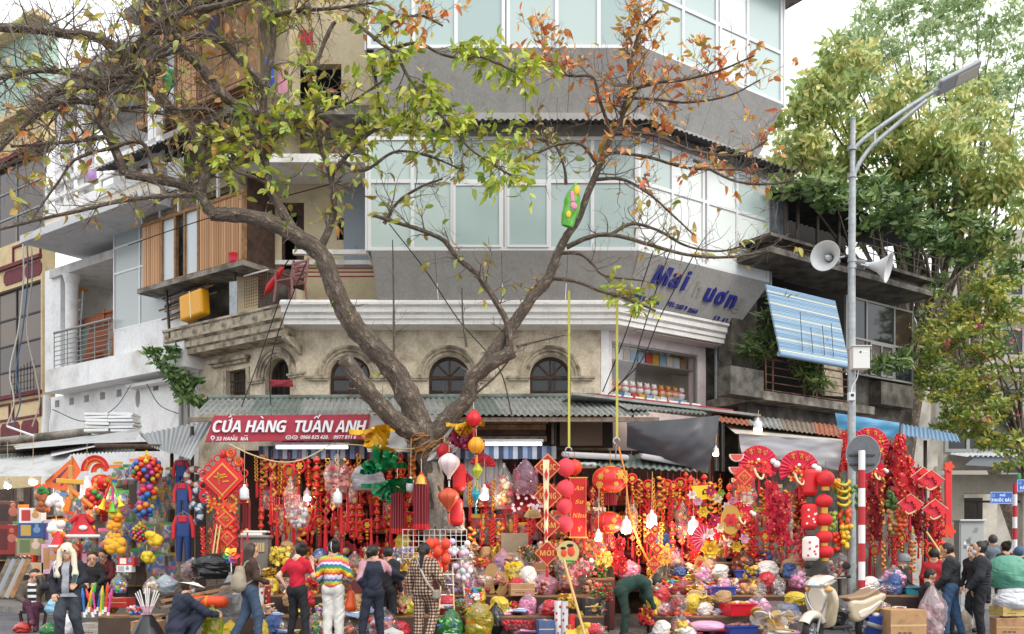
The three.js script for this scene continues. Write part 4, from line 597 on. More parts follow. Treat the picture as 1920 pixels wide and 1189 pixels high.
sheetThing('corrugated_awning','green corrugated strip over the white tarpaulin of the toy stall','awning',[[0,850,22.6],[255,836,21.4],[-10,860,21.8],[250,846,20.8]],40,mGreenTin,0.02,3);
sheetThing('corrugated_awning','rusty mixed tin roof over the stall with the big fans','awning',[[1330,772,21.8],[1585,800,23],[1345,790,19.8],[1590,822,19.8]],26,[mRustTin,mGreyTin,mWoodGrey],0.018,4);
sheetThing('corrugated_awning','blue edged tin roof over the red garland stall at the right','awning',[[1690,795,23.5],[1795,815,23.8],[1688,816,20.5],[1800,830,21.2]],14,mat(0x6d8ca8,0.5),0.018,2);
{
const a=at(1118,738,20.6),b=at(1375,768,21.2),o=thing('roof_edge','red and white edged roof strip below the gift shop window','roof',a),d=b.clone().sub(a),L=d.length(),yaw=-Math.atan2(d.z,d.x),pit=Math.asin(d.y/L);
const g=new THREE.Group();const R3=(geo)=>geo.applyMatrix4(new THREE.Matrix4().makeRotationFromEuler(new THREE.Euler(0,yaw,pit,'YZX')));
mesh('edge_board',R3(bx(0,L,-0.06,0.0,-0.05,0)),mat(0xa8323a,0.5),o);mesh('roof_board',R3(bx(-0.6,L+0.5,-0.15,-0.1,-0.6,0.35)),mGreyTin,o);mesh('batten',R3(bx(-0.4,L+0.3,-0.1,-0.06,0.1,0.16)),mWoodGrey,o);
for(let i=0;i<9;i++)mesh('white_block',R3(bx(0.1+i*0.26,0.3+i*0.26,0.001,0.035,-0.04,0.0)),mat(0xe6e6e4,0.6),o);
}
function cloth(corners,nu,nv,bulge,folds,seed,thick=0.004){
const[a,b,c,d]=corners,P=[],I=[],f=fbm(seed,3,4),m=nu+1;
for(let s=0;s<2;s++)for(let j=0;j<=nv;j++)for(let i=0;i<=nu;i++){const u=i/nu,v=j/nv,p=a.clone().lerp(b,u).lerp(c.clone().lerp(d,u),v);const e=Math.sin(Math.PI*u)*Math.sin(Math.PI*Math.min(1,v*0.85+0.1));p.z+=bulge*e+(f(u*0.7,v*0.5+0.2)- 0.5)*folds*2+Math.sin(u*19+v*5)*folds*0.12*(0.4+v)- s*thick;p.y-=e*Math.abs(bulge)*0.25;P.push(p.x,p.y,p.z);}
const per=m*(nv+1);for(let s=0;s<2;s++)for(let j=0;j<nv;j++)for(let i=0;i<nu;i++){const q=s*per+j*m+i;I.push(q,q+m,q+1,q+1,q+m,q+m+1);}
const g=new THREE.BufferGeometry();g.setAttribute('position',new THREE.Float32BufferAttribute(P,3));g.setIndex(I);g.computeVertexNormals();return g;
}
function tarp(label,corners,m,bulge,folds,seed,name='tarpaulin',cat='tarpaulin'){const p=A4(corners),o=cloth(p,28,18,bulge,folds,seed),c=p[0].clone().lerp(p[3],0.5);o.translate(-c.x,-c.y,-c.z);const me=mesh(name,o,m);me.position.copy(c);return tag(me,label,cat);}
const mTarpBlack=mat(0x44464b,0.4),mTarpGrey=mat(0x9a9ca0,0.4),mTarpWhite=weathered(0xb4b6b5,0x8f8f8a,0.35,1.5,128,0.04,0.3),mTarpBlue=mat(0x4a8db4,0.45);
tarp('black tarpaulin slung under the awning to the left of the big fans',[[1174,793,19.6],[1349,779,19.3],[1176,838,19.8],[1328,888,19.2]],mTarpBlack,0.25,0.12,301);
tarp('grey tarpaulin valance hanging behind the two big round fans',[[1386,812,19.3],[1580,827,19.3],[1390,850,19.3],[1572,882,19.3]],mTarpGrey,0.08,0.1,302);
tarp('pale beige tarpaulin roof lit by the glowing bulb',[[1345,786,21.0],[1580,818,20.6],[1380,813,19.28],[1580,829,19.28]],weathered(0xb9b2a6,0x968f83,0.3,1.2,64,0.04),0.03,0.06,303);
const mBanner=new THREE.MeshStandardMaterial({roughness:0.5,side:THREE.DoubleSide,map:canvasTex(256,64,(g,w,h)=>{g.fillStyle='#3d94c8';g.fillRect(0,0,w,h);g.fillStyle='#e9f3f8';g.font='bold 20px sans-serif';g.textAlign='center';g.fillText('CHỢ HOA XUÂN',w*0.62,30);g.fillRect(90,44,130,3);})});
{const p=A4([[1566,774,20.2],[1686,793,20.2],[1572,803,20.2],[1684,822,20.2]]),g=cloth(p,20,8,0.06,0.08,304),n=g.attributes.position.count,uv=[];for(let s=0;s<2;s++)for(let j=0;j<=8;j++)for(let i=0;i<=20;i++)uv.push(i/20,1-j/8);g.setAttribute('uv',new THREE.Float32BufferAttribute(uv,2));const c=p[0].clone();g.translate(-c.x,-c.y,-c.z);const me=new THREE.Mesh(g,mTarpBlue);me.name=numbered('tarpaulin');me.position.copy(c);scene.add(me);tag(me,'creased blue tarpaulin tied behind the street lamp post','tarpaulin');}
tarp('white tarpaulin sloping over the toy stall at the far left',[[-20,862,22],[135,848,21],[-20,893,19.8],[92,893,19.8]],mTarpWhite,0.06,0.08,305);
tarp('torn white plastic sheet wrapped round the fork of the street tree',[[676,778,19.3],[868,775,19.25],[690,848,19.4],[820,848,19.35]],weathered(0xd6d5d2,0xb0ada6,0.3,1.1,64,0.04),-0.15,0.2,306,'plastic_sheet','plastic sheet');
tarp('clear plastic film sagging from the tree fork towards the lanterns',[[812,840,18.75],[905,790,18.8],[800,866,18.75],[850,850,18.8]],mat(0xe8e9ea,0.25,{transmission:0.7,thickness:0}),-0.1,0.12,307,'plastic_sheet','plastic sheet');
{
const o=thing('patched_roof','patched roof of pale sheets and dark boards over the toy stall','roof',at(130,830,21.5)),O=o.position,L=(x,y,d)=>at(x,y,d).sub(O),quad=(a,b,c,d,t,m,n)=>mesh(n,cloth([L(...a),L(...b),L(...c),L(...d)],10,4,0,0.03,40+a[0]),m,o);
quad([25,836,23],[265,803,22.4],[30,843,21.2],[255,824,21],0.02,mTarpWhite,'roof_sheet');quad([95,845,22],[180,832,22],[95,856,20.6],[178,838,20.6],0.02,mat(0xc9cacb,0.5),'roof_sheet');
mesh('beam',[tube([L(0,828,23.5),L(168,810,23.2)],0.11,6)],mConcrete,o);mesh('beam',[tube([L(0,846,22),L(120,838,22)],0.07,6),tube([L(180,836,21),L(300,838,20.4)],0.06,6)],mWoodDark,o);mesh('dark_board',cloth([L(-5,836,23),L(290,828,22),L(-5,850,22.8),L(300,846,21.6)],4,2,0,0.02,9),mDark,o);
const f=thing('foam_stack','stack of white foam boards on the roof before the white house','foam boards',at(212,812,22.6)),k=mpp(22.6);for(let i=0;i<6;i++)for(const s of[0,1])mesh('foam_board',rbox((s-0.5)*46*k+rr(-0.03,0.03),0.04+i*0.075,rr(-0.05,0.05),44*k,0.062,0.5,0.012,[0,rr(-0.05,0.05),rr(-0.03,0.03)]),mat(pick([0xe9ebec,0xdfe2e3,0xe4e4e1]),0.7),f);
const t=thing('tube_lamp_bracket','unlit white tube lamp bracket on the far left roof','lamp',at(30,808,22.4));mesh('housing',tube([V(-0.2,0.1,0),V(0.42,-0.12,0)],0.03,6),mat(0xe2e2e2,0.5),t);
for(const[px,py,w,r,lab]of[[1115,855,1.35,-0.05,'long grey foam board lying on the low teal awning'],[1090,872,0.6,0,'short grey foam board on the left end of the teal awning'],[1255,864,1.25,-0.16,'pale grey foam board tilted down to the right on the teal awning']]){const b=mesh('foam_board',rbox(0,0,0,w,0.12,0.6,0.05,[0.12,0,r]),mat(0xb4b7b8,0.5));b.position.copy(at(px,py,19.7));tag(b,lab,'foam board');}
}
for(const[px,d,top,lab,m]of[[360,20.3,800,'thin post at the left end of the red shop sign',mIron],[548,21.2,800,'grey tiled pier beside the dark doorway',0],[1040,20.6,790,'iron post beside the red diamond banners',mIron],[1330,20.6,800,'iron post behind the black tarpaulin',mIron],[1575,20.2,826,'iron post at the end of the grey tarpaulin',mIron],[1735,21.5,826,'iron post inside the red garland stall',mIron],[322,21,840,'wooden post between toy stall and red stall',mWoodDark]]){
const p=at(px,1000,d),h=hgt(top,d)- 0.14,o=thing('stall_post',lab,'post',[p.x,0.14,p.z]);
if(m){mesh('post',tube([V(0,0,0),V(0,h,0)],0.04,7),m,o);mesh('foot_plate',cbox(0,0.01,0,0.16,0.02,0.16),m,o);}
else{const tm=[0x9c978c,0xa7a297,0x928d83].map((c)=>mat(c,0.4));for(let j=0;j<16;j++)for(let i=0;i<2;i++)mesh('tile',rbox(-0.1+i*0.2,0.12+j*0.225,0.16,0.19,0.215,0.02,0.004,null,1),pick(tm),o);mesh('core',bx(-0.2,0.2,0,h,-0.15,0.155),mConcrete,o);}
}
{
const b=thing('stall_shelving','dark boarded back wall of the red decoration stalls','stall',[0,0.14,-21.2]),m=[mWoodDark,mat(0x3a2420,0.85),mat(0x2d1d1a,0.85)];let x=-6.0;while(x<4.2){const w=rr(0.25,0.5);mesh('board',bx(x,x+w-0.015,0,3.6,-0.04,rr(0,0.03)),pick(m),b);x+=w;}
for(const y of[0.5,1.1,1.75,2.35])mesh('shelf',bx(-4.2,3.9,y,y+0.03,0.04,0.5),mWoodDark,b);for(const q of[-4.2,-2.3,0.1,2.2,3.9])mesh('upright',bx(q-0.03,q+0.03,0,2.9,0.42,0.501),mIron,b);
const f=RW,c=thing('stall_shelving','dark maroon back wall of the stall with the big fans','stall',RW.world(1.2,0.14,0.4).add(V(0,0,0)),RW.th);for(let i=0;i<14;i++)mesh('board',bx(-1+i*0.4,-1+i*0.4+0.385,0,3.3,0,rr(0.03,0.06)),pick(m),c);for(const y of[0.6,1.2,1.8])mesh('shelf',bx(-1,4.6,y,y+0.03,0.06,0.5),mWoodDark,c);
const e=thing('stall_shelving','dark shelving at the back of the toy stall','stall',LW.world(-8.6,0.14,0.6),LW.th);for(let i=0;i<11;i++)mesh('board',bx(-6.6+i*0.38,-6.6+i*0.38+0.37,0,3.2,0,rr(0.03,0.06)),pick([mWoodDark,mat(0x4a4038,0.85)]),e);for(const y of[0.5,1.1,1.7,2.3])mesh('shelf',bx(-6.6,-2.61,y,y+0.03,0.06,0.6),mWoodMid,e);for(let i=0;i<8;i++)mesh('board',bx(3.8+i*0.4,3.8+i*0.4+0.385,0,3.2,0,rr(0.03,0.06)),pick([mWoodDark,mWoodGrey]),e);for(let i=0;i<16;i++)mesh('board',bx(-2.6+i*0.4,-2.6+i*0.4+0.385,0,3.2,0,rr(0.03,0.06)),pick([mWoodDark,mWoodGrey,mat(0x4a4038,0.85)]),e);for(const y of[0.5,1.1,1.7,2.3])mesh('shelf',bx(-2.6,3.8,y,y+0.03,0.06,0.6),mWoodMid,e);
const w=thing('wall_cabinet','brown wall of boards and closed shutters above the right fluorescent tube','cabinet',at(930,830,20.6)),k=mpp(20.6);for(let i=0;i<5;i++)mesh('plank',rbox(-10*k+rr(-0.04,0.04),0.08+i*0.125,0.02*(i % 2),210*k,0.115,0.03,0.006),[mWoodGrey,mWoodDark,mWoodMid][i % 3],w);mesh('frame',[bx(104*k,108*k,-0.05,0.72,-0.05,0.09),bx(-130*k,-126*k,-0.05,0.72,-0.05,0.09)],mWoodGrey,w);mesh('back_board',bx(-130*k,220*k,-0.1,0.8,-0.14,-0.1),mat(0x2b2624,0.9),w);mesh('shutter',bx(120*k,200*k,-0.06,0.7,-0.09,-0.04),mat(0x6d5d52,0.8),w);
}
{
const d=19.3,k=mpp(d),o=thing('shop_sign','red shop sign with raised white letters hung under the corrugated awning','sign',at(384,829,d));
const X=(p)=>(p-384)*k,Y=(p)=>(829-p)*k,mRedS=weathered(0xa83a4a,0x8d2f40,0.25,1.2,64,0.03),wh=mat(0xe4e7ea,0.4);
mesh('panel',slab([[0,0],[X(686),Y(824)],[X(694),Y(777)],[X(401),Y(779)]],[],0.05,0,0.006),mRedS,o);
const q=new THREE.Matrix4().makeShear(0,0,0.24,0,0,0),txt=(t,px,py,w,h,par,depth)=>{let g=new TextGeometry(t,{font:fontBold,size:h*k,depth,curveSegments:4});g.computeBoundingBox();const b=g.boundingBox,s=w*k/(b.max.x-b.min.x);g.translate(-b.min.x,0,0).scale(s,1,1).applyMatrix4(q);return mesh('letter',g.translate(X(px),Y(py),0.004),wh,par);};
const adv=[['C',398,15],['U',416,16],['A',434,18],['H',461,16],['A',479,17],['N',498,17],['G',517,17],['T',550,15],['U',566,16],['A',584,18],['N',604,17],['A',629,17],['N',648,17],['H',667,16]];
for(const[c,px,w]of adv)txt(c,px,811,w,22,o,0.05);
const stroke=(pts,r=1.3)=>mesh('letter',tube(pts.map(([x,y])=>V(X(x),Y(y),0.03)),r*k,5),wh,o);
stroke([[430,789],[435,788],[436,784]]);stroke([[430,783],[434,781],[433,778]]);stroke([[490,781],[494,785]]);stroke([[590,785],[594,781],[598,785]]);stroke([[598,782],[602,778]]);
for(const[t,px,w,h]of[['33 HANG  MA',405,60,6.5],['0966 825 420.',563,53,6.5],['0977 811 6',625,42,6.5]])txt(t,px,t[0]==='3'?826:823,w,h,o,0.006);
stroke([[438,817],[441,819]],0.6);stroke([[459,818],[461,817],[463,818],[465,817]],0.6);
mesh('pin_icon',[new THREE.TorusGeometry(3*k,1.1*k,5,14).translate(X(399),Y(821),0.006),new THREE.ConeGeometry(2.6*k,5*k,8).rotateX(Math.PI).translate(X(398.4),Y(826),0.004)],wh,o);
for(const px of[541,553])mesh('call_icon',[new THREE.TorusGeometry(4*k,0.9*k,5,16).scale(1.15,0.85,1).translate(X(px),Y(820.5),0.006),rotated(rbox(0,0,0,4.4*k,1.4*k,0.01,0.004),0,0,-0.7).translate(X(px),Y(820.5),0.008)],wh,o);
}
{const o=thing('striped_valance','blue and white striped cloth valance below the fluorescent tubes','valance',at(760,838,20.2)),k=mpp(20.2),c=[0x41546e,0x9aa0a6,0x262f40,0x6f8096].map((x)=>mat(x,0.8));for(let i=0;i<62;i++){const x=(485+i*9-760)*k;if(Math.abs(485+i*9-812)<14)continue;mesh('stripe',cbox(x+4.5*k,-0.12,Math.sin(i*1.3)*0.015,9.2*k,0.27,0.006),c[i % 4],o);}}
{const o=thing('sheer_curtain','white plastic curtain strips in front of the lit stall interior','curtain',at(905,872,20.6)),k=mpp(20.6);for(let i=0;i<9;i++)mesh('strip',cloth([V(i*0.09-0.4,0.2,0),V(i*0.09-0.3,0.2,0),V(i*0.09-0.42,-0.9,0),V(i*0.09-0.3,-0.9,0)],3,6,0.03,0.04,500+i),mat(0xdfe3e6,0.4,{transmission:0.4,thickness:0}),o);}
// lamps of the stalls
const mGlow=mat(0xffffff,0.4,{emissive:0xfff4e2,emissiveIntensity:4}),mGlowWarm=mat(0xffffff,0.4,{emissive:0xffd7a0,emissiveIntensity:5}),mPlasticWhite=mat(0xdadde0,0.35);
function bulb(label,px,py,d,lit,big=1,warm){
const o=thing('led_bulb',label,'bulb',at(px,py,d),0,undefined),s=0.088*big;
mesh('body',lathe([[0,0.13],[0.024,0.13],[0.028,0.085],[0.055,0.065],[0.079,0.035],[0.082,-0.06],[0.08,-0.065]].map(([r,y])=>[r*s/0.08,y*s/0.08]),16),mPlasticWhite,o);
mesh('glowing_dome',lathe([[0.08,-0.066],[0.08,-0.11],[0.066,-0.14],[0.03,-0.15],[0,-0.152]].map(([r,y])=>[r*s/0.08,y*s/0.08]),16),lit?(warm?mGlowWarm:mGlow):mPlasticWhite,o);
mesh('cord',tube([V(0,0.13*s/0.08,0),V(0.01,warm?0.3:0.9,0.02)],0.006,4),mat(0xc8b08a,0.8),o);
if(lit){const l=new THREE.PointLight(warm?0xffcf94:0xffe6c4,1.2*big,0,2);l.position.set(px<0?0:o.position.x,o.position.y-0.34*s/0.08*0.5-0.06,o.position.z+0.12);l.castShadow=true;scene.add(l);}
return o;
}
bulb('white unlit bulb hanging right of the big red diamond knot',458,922,18.7,false);bulb('white unlit bulb hanging left of the green ribbon bow',633,930,18.6,false);
bulb('white unlit bulb hanging left of the bundle of joss stick packs',770,908,18.7,false);bulb('lit bulb hanging under the teal diamond lantern',908,922,18.7,true,1);bulb('lit bulb in front of the lower big red lantern',1174,983,18.2,true,1.1);
bulb('lit bulb behind the left edge of the lower big lantern',1122,1003,17.9,true,0.75);bulb('lit bulb above the small orange diamond banners',1222,972,18.5,true,1.15);bulb('lit bulb above the pink folding fan',1300,984,18.4,true,1.15);
bulb('lit bulb among red tassels below the shop sign',576,926,20.2,true,0.9);bulb('glaring lit bulb beside the bundle of plastic balls',163,912,20.2,true,1.5);bulb('lit bulb at the far left under the white tarpaulin',62,895,20.6,true,1.0);
bulb('warm lit bulb under the beige tarpaulin roof',1421,797,19.5,true,1.0,true);bulb('small warm lit bulb at the edge of the black tarpaulin',1342,845,19.6,true,0.7,true);bulb('faint bulb at the left picture edge of the toy stall',14,905,21.4,true,0.8);
bulb('bulb glowing behind the street lamp post above the fruit strings',1588,852,19.8,true,0.7,true);
for(const[x0,x1,py,d,lab]of[[518,652,839,19.75,'lit fluorescent tube below the red shop sign'],[897,1016,833,20.0,'lit fluorescent tube right of the tree fork']]){
const p=at((x0+x1)/2,py,d),L=(x1-x0)*mpp(d),o=thing('fluorescent_lamp',lab,'lamp',p);mesh('housing',bx(-L/2-0.03,L/2+0.03,0.045,0.1,-0.05,0.05),mPlasticWhite,o);mesh('glowing_tube',new THREE.CylinderGeometry(0.03,0.03,L,10).rotateZ(Math.PI/2),mat(0xffffff,0.4,{emissive:0xf2f6ff,emissiveIntensity:3}),o);
const l=new THREE.RectAreaLight(0xf2f6ff,10,L,0.06);l.position.set(p.x,p.y-0.04,p.z);l.lookAt(p.x,p.y-5,p.z);scene.add(l);
}
// street lamp with loudspeakers, signs
{
const d=18.4,p=at(1597,1035,d),o=thing('street_lamp','tall galvanised street lamp with a double curved arm and flat lamp head','street lamp',[p.x,0,p.z]),L=(px,py,z=0)=>{const v=at(px,py,d);return V(v.x-p.x,v.y,z);};
mesh('base_plate',[rbox(0,0.05,0,0.4,0.1,0.4,0.02),cyl(0,0.1,0,0.11,0.09,0.5,14)],mGalv,o);
mesh('pole',[tube([V(0,0,0),L(1597,800),L(1597,520),L(1598.5,330)],[0.085,0.075,0.07,0.062],16),tube([L(1598.5,330),L(1599.5,226)],0.05,14)],mGalv,o);
mesh('pole_cap',sph(L(1599.5,224).x,L(1599.5,224).y,0,0.055),mat(0x6f8f84,0.5),o);
mesh('arm',tube(smooth([L(1602,278),L(1620,261),L(1648,240),L(1700,204),L(1762,165)],16),0.042,10),mGalv,o);mesh('arm',tube(smooth([L(1600,330),L(1612,305),L(1632,277),L(1662,250),L(1705,214),L(1735,190)],16),0.042,10),mGalv,o);mesh('strut',tube([L(1640,248),L(1640,268)],0.03,8),mGalv,o);
mesh('clamp',[330,278,500,488].map((y)=>cyl(L(1597.5,y).x,L(1597.5,y).y-0.04,0,0.085,0.085,0.07,14)),mGalv,o);
const h=new THREE.Group();h.name='lamp_head';h.position.copy(L(1797,146));h.rotation.set(-0.42,0,Math.atan2(42,82),'ZXY');o.add(h);mesh('housing',[rbox(0,0,0,0.9,0.1,0.38,0.045),...[-0.1,0,0.1].map((q)=>rbox(-0.24,0.06,q,0.3,0.05,0.03,0.01))],mat(0x9da1a4,0.45,{metalness:0.2}),h);mesh('lens',rbox(0.16,-0.052,0,0.46,0.012,0.26,0.005),mat(0xc9c3b4,0.25),h);mesh('gland',tube([V(-0.55,-0.02,0),V(-0.4,0,0)],0.045,8),mGalv,h);
const box=thing('control_box','white control box strapped to the street lamp post','box',L(1605,676).add(V(p.x,0,p.z+0.2)));mesh('case',rbox(0,0,0,0.32,0.42,0.2,0.012),mat(0xd6d6d2,0.5),box);mesh('lid',rbox(0,0.215,0.01,0.36,0.02,0.25,0.008),mat(0xc9c9c5,0.5),box);mesh('lock',cbox(-0.02,0.1,0.102,0.03,0.03,0.01),mBlackMetal,box);mesh('plate',cbox(0.07,0.1,0.102,0.09,0.015,0.004),mat(0xf4f4f4,0.5),box);
const me=thing('meter_box','small grey meter box on the street lamp post under the control box','box',L(1592,746).add(V(p.x,0,p.z+0.13)));mesh('case',rbox(0,0,0,0.13,0.16,0.1,0.012),mat(0xcfd3d3,0.5),me);mesh('dial',cbox(0,0.02,0.052,0.06,0.05,0.006),mBlackMetal,me);mesh('cable',tube(smooth([V(0,0.08,0),V(0.02,0.2,0),V(0.1,0.35,0.02),V(0.12,0.52,0.05)],8),0.012,5),mat(0xd8d8d8,0.5),me);
const horn=(label,px,py,dir)=>{const s=thing('loudspeaker',label,'loudspeaker',L(px,py).add(V(p.x,0,p.z)));const g=new THREE.Group();const q=new THREE.Quaternion().setFromUnitVectors(V(0,1,0),dir.normalize()),tr=(geo)=>geo.applyMatrix4(new THREE.Matrix4().makeRotationFromQuaternion(q));const w=mat(0xc5c8c8,0.4);
mesh('horn',tr(lathe([[0.05,-0.22],[0.06,-0.1],[0.1,0.04],[0.19,0.17],[0.27,0.23],[0.285,0.235],[0.285,0.225],[0.2,0.16],[0.11,0.03],[0.068,-0.1]],28)),w,s);mesh('re_entrant_cone',tr(lathe([[0.0,0.16],[0.025,0.155],[0.045,0.1],[0.06,0.0],[0.03,-0.1]],14)),mat(0xd9dbdb,0.4),s);mesh('driver',tr(cyl(0,-0.38,0,0.085,0.09,0.17,16)),mat(0x6d7173,0.5),s);mesh('bracket',tube([V(0,-0.02,-0.05),V(px<1597?0.3:-0.3,0.03,0)],0.02,6),mGalv,s);return s;};
horn('left horn loudspeaker on the lamp post facing the street',1555,484,V(-0.62,-0.05,0.8));horn('right horn loudspeaker on the lamp post turned away to the right',1643,499,V(0.72,-0.22,0.42));
}
{
const bands=(o,h,r,n,topWhite)=>{for(let i=0;i<n;i++)mesh(((n-i)% 2===1)===topWhite?'white_band':'red_band',cyl(0,i*h/n,0,r,r,h/n,14),((n-i)% 2===1)===topWhite?mat(0xe3e3e3,0.4):mat(0xb3202c,0.4),o);};
const d=17.3,p=at(1616,1035,d),o=thing('traffic_sign','round traffic sign seen from its grey back on a red and white pole','traffic sign',[p.x,0,p.z]),h=hgt(847,d);bands(o,h,0.06,10,true);mesh('pole_cap',cyl(0,h,0,0.062,0.055,0.02,14),mat(0xd8d8d8,0.4),o);
const c=at(1622,851,d),g=new THREE.CylinderGeometry(0.34,0.34,0.012,36).rotateX(Math.PI/2).scale(0.92,1.02,1);mesh('sign_disc',g.translate(c.x-p.x+0.0,c.y,-0.09),weathered(0x63676c,0x4d5156,0.3,0.5,64,0.06),o);mesh('bracket',[bx(-0.2,0.26,c.y-0.03,c.y+0.0,-0.084,-0.06),bx(-0.2,0.26,c.y-0.2,c.y-0.17,-0.084,-0.06)],mIron,o);mesh('rim',new THREE.TorusGeometry(0.338,0.009,5,36).scale(0.92,1.02,1).translate(c.x-p.x,c.y,-0.09),mat(0x8d9195,0.4),o);
const d2=26,p2=at(1903,1035,d2),o2=thing('street_sign','red and white pole with blue street name plates at the right edge','street sign',[p2.x,0,p2.z]),h2=hgt(906,d2);bands(o2,h2,0.06,11,false);
const plate=(x0,x1,y0,y1,l1,l2,z)=>{const W=(x1-x0)*mpp(d2),H=(y1-y0)*mpp(d2),t=canvasTex(256,128,(g,w,hh)=>{g.fillStyle='#2f62b8';g.fillRect(0,0,w,hh);g.strokeStyle='#d9e2f2';g.lineWidth=4;g.strokeRect(6,6,w-12,hh-12);g.fillStyle='#eef3fb';g.textAlign='center';g.font='bold 32px sans-serif';vnText(g,l1,w/2+10,50,32);g.font='bold 42px sans-serif';vnText(g,l2,w/2,104,42);g.beginPath();g.arc(34,40,13,0,7);g.lineWidth=3;g.stroke();});const m=new THREE.MeshStandardMaterial({map:t,roughness:0.4}),b=new THREE.BoxGeometry(W,H,0.02),c=at((x0+x1)/2,(y0+y1)/2,d2);b.translate(c.x-p2.x,c.y,z);mesh('name_plate',b,m,o2,true);};
plate(1857,1899,922,945,'PHỐ','THUỐC BẮC',0.0);plate(1906,1950,899,922,'PHỐ','HÀNG MÃ',0.02);mesh('green_cap',rbox(at(1911,893,d2).x-p2.x,hgt(893,d2),0,0.09,0.16,0.06,0.02),mat(0x2f9a55,0.5),o2);
const c3=thing('utility_cabinet','grey street cabinet with stickers beyond the red garland stall','cabinet',[at(1822,1035,24).x,0,-24]),kk=mpp(24);mesh('case',bx(-23*kk,23*kk,0,hgt(978,24),-0.3,0),mat(0xaeb2b1,0.5),c3);mesh('roof',rbox(0,hgt(976,24),-0.13,50*kk,0.05,0.45,0.015),mat(0xc3c7c6,0.5),c3);mesh('door',bx(-21*kk,21*kk,0.2,hgt(982,24),0.001,0.02),mat(0xa6aaa9,0.5),c3);for(let i=0;i<10;i++)mesh('sticker',cbox(rr(-18,18)*kk,hgt(rr(985,1030),24),0.023,rr(4,9)*kk,rr(4,8)*kk,0.003),mat(pick([0xd8dad9,0x6f7376,0xe6e6e6,0x8d8f90]),0.6),c3);
}
// cables and straps
{
const strap=(label,px,y0,y1,d)=>{const a=at(px,y0,d),b=at(px-2,y1,d),o=thing('strap',label,'strap',a);mesh('webbing',cbox(b.x/2-a.x/2,(b.y-a.y)/2,0,0.045,a.y-b.y,0.006),mat(0xb9b648,0.6),o);mesh('hook',new THREE.TorusGeometry(0.06,0.014,5,12,4.4).translate(b.x-a.x,b.y-a.y-0.07,0),mat(0xb9bcc0,0.35,{metalness:0.6}),o);mesh('chain',tube([V(b.x-a.x,b.y-a.y-0.12,0),V(b.x-a.x-0.02,b.y-a.y-0.4,0)],0.012,4),mAluOld,o);};
strap('yellow lifting strap hanging left of the other one before the last arched window',1068,545,838,18.5);strap('yellow lifting strap hanging before the white pillar of the shop window',1158,545,820,18.5);
const cable=(label,pts,r=0.012,c=0x1e1e1e)=>{const o=mesh('cable',tube(smooth(pts.map((p)=>at(...p)),24),r,4),mat(c,0.7));return tag(o,label,'cable');};
cable('black cable drooping across the grey fascia from branch to sign',[[730,420,20.4],[800,510,20.4],[860,600,20.4],[935,690,20.2],[960,780,19.6]]);
cable('leftmost of three black cables crossing the shop window',[[1225,470,20],[1195,560,20],[1168,640,20],[1130,735,20]]);cable('middle black cable crossing the shop window',[[1260,460,20],[1225,560,20],[1200,640,20],[1185,690,20],[1150,735,20]]);cable('rightmost black cable crossing the shop window',[[1300,480,20],[1240,590,20],[1200,680,20],[1140,740,20]]);
cable('black cable falling from the weathered cornice past the small arch',[[575,490,20],[530,600,20.4],[507,680,20.6],[510,800,20.4]]);cable('thin cable hanging from the cabin to the shop sign',[[525,560,20.4],[480,690,20.6],[450,770,20.4]]);
cable('cable looping across the white wall under the vents',[[98,768,25.5],[160,790,25.2],[215,765,25],[245,722,24.8]],0.011);cable('crossed cable on the white wall by the plant',[[275,720,24],[300,760,24],[340,778,24]],0.01);
for(const[x0,x1,c,l]of[[52,18,0xb9b6b0,'pale cable running down the cream house'],[60,30,0x44607e,'blue cable running down the cream house'],[68,66,0xa89f94,'straight grey cable before the brown glass']])cable(l,[[x0-10,440,26.5],[x0-8,520,26.5],[x0-18,620,26.5],[x1,700,26.5],[x1+8,755,26.5],[x1-6,800,26.5]],0.022,c);
cable('long black cable crossing over the wooden cabin',[[240,460,22],[320,432,22],[420,400,22],[520,372,22],[640,340,22]]);
cable('yellow rope slung between the sign and the lamp cord',[[430,833,19.1],[470,852,18.9],[520,866,18.8],[560,864,18.8],[625,832,19]],0.014,0xcdb98a);cable('yellow rope slung across the plastic sheet to the tree',[[630,832,19],[690,836,18.9],[760,842,18.8],[800,838,18.8]],0.012,0xcdb98a);
cable('orange rope hanging from the right strap down to the diamond banners',[[1160,838,18.4],[1172,890,18.3],[1180,960,18.2],[1200,1020,18.2],[1232,1085,18.2]],0.018,0xd98a3a);
}
// hanging goods of the stalls
const mRed=mat(0xc4202b,0.55),mRedB=mat(0xd8262c,0.5),mRedD=mat(0x8e1722,0.6),mRedO=mat(0xdd4527,0.55),mPinkRed=mat(0xcf2a48,0.6),mGold=mat(0xcf9836,0.3,{metalness:0.75}),mGoldM=mat(0xd6a444,0.45,{metalness:0.25}),mCreamM=mat(0xead9ae,0.6),mWhiteM=mat(0xe8e4e0,0.6),mBlackM=mat(0x1c1a19,0.6),mOrange=mat(0xe57a24,0.5),mGreenM=mat(0x3f8f3a,0.6),mTeal=mat(0x2fa3b8,0.5),mYellow=mat(0xe6c22c,0.55),mPink=mat(0xe28bb0,0.6);
const mFilm=mat(0xfafafa,0.1,{transmission:0.94,thickness:0}),mFilmPink=mat(0xf3cfe0,0.15,{transmission:0.8,thickness:0});
const mPaperRed=mat(0xd62a30,0.75),mPaperPink=mat(0xe04350,0.75);
const px2=(n,d)=>n*mpp(d);
function ribbed(r,h,ribs,seg,power=1){const p=[],n=ribs*2;for(let i=0;i<=n;i++){const t=i/n,y=(t-0.5)*h,q=Math.pow(Math.max(0,1-Math.pow(Math.abs(2*t-1),2)),0.5*power);p.push([Math.max(0.16*r,r*q)+(i % 2?0:r*0.02),y]);}return lathe(p,seg);}
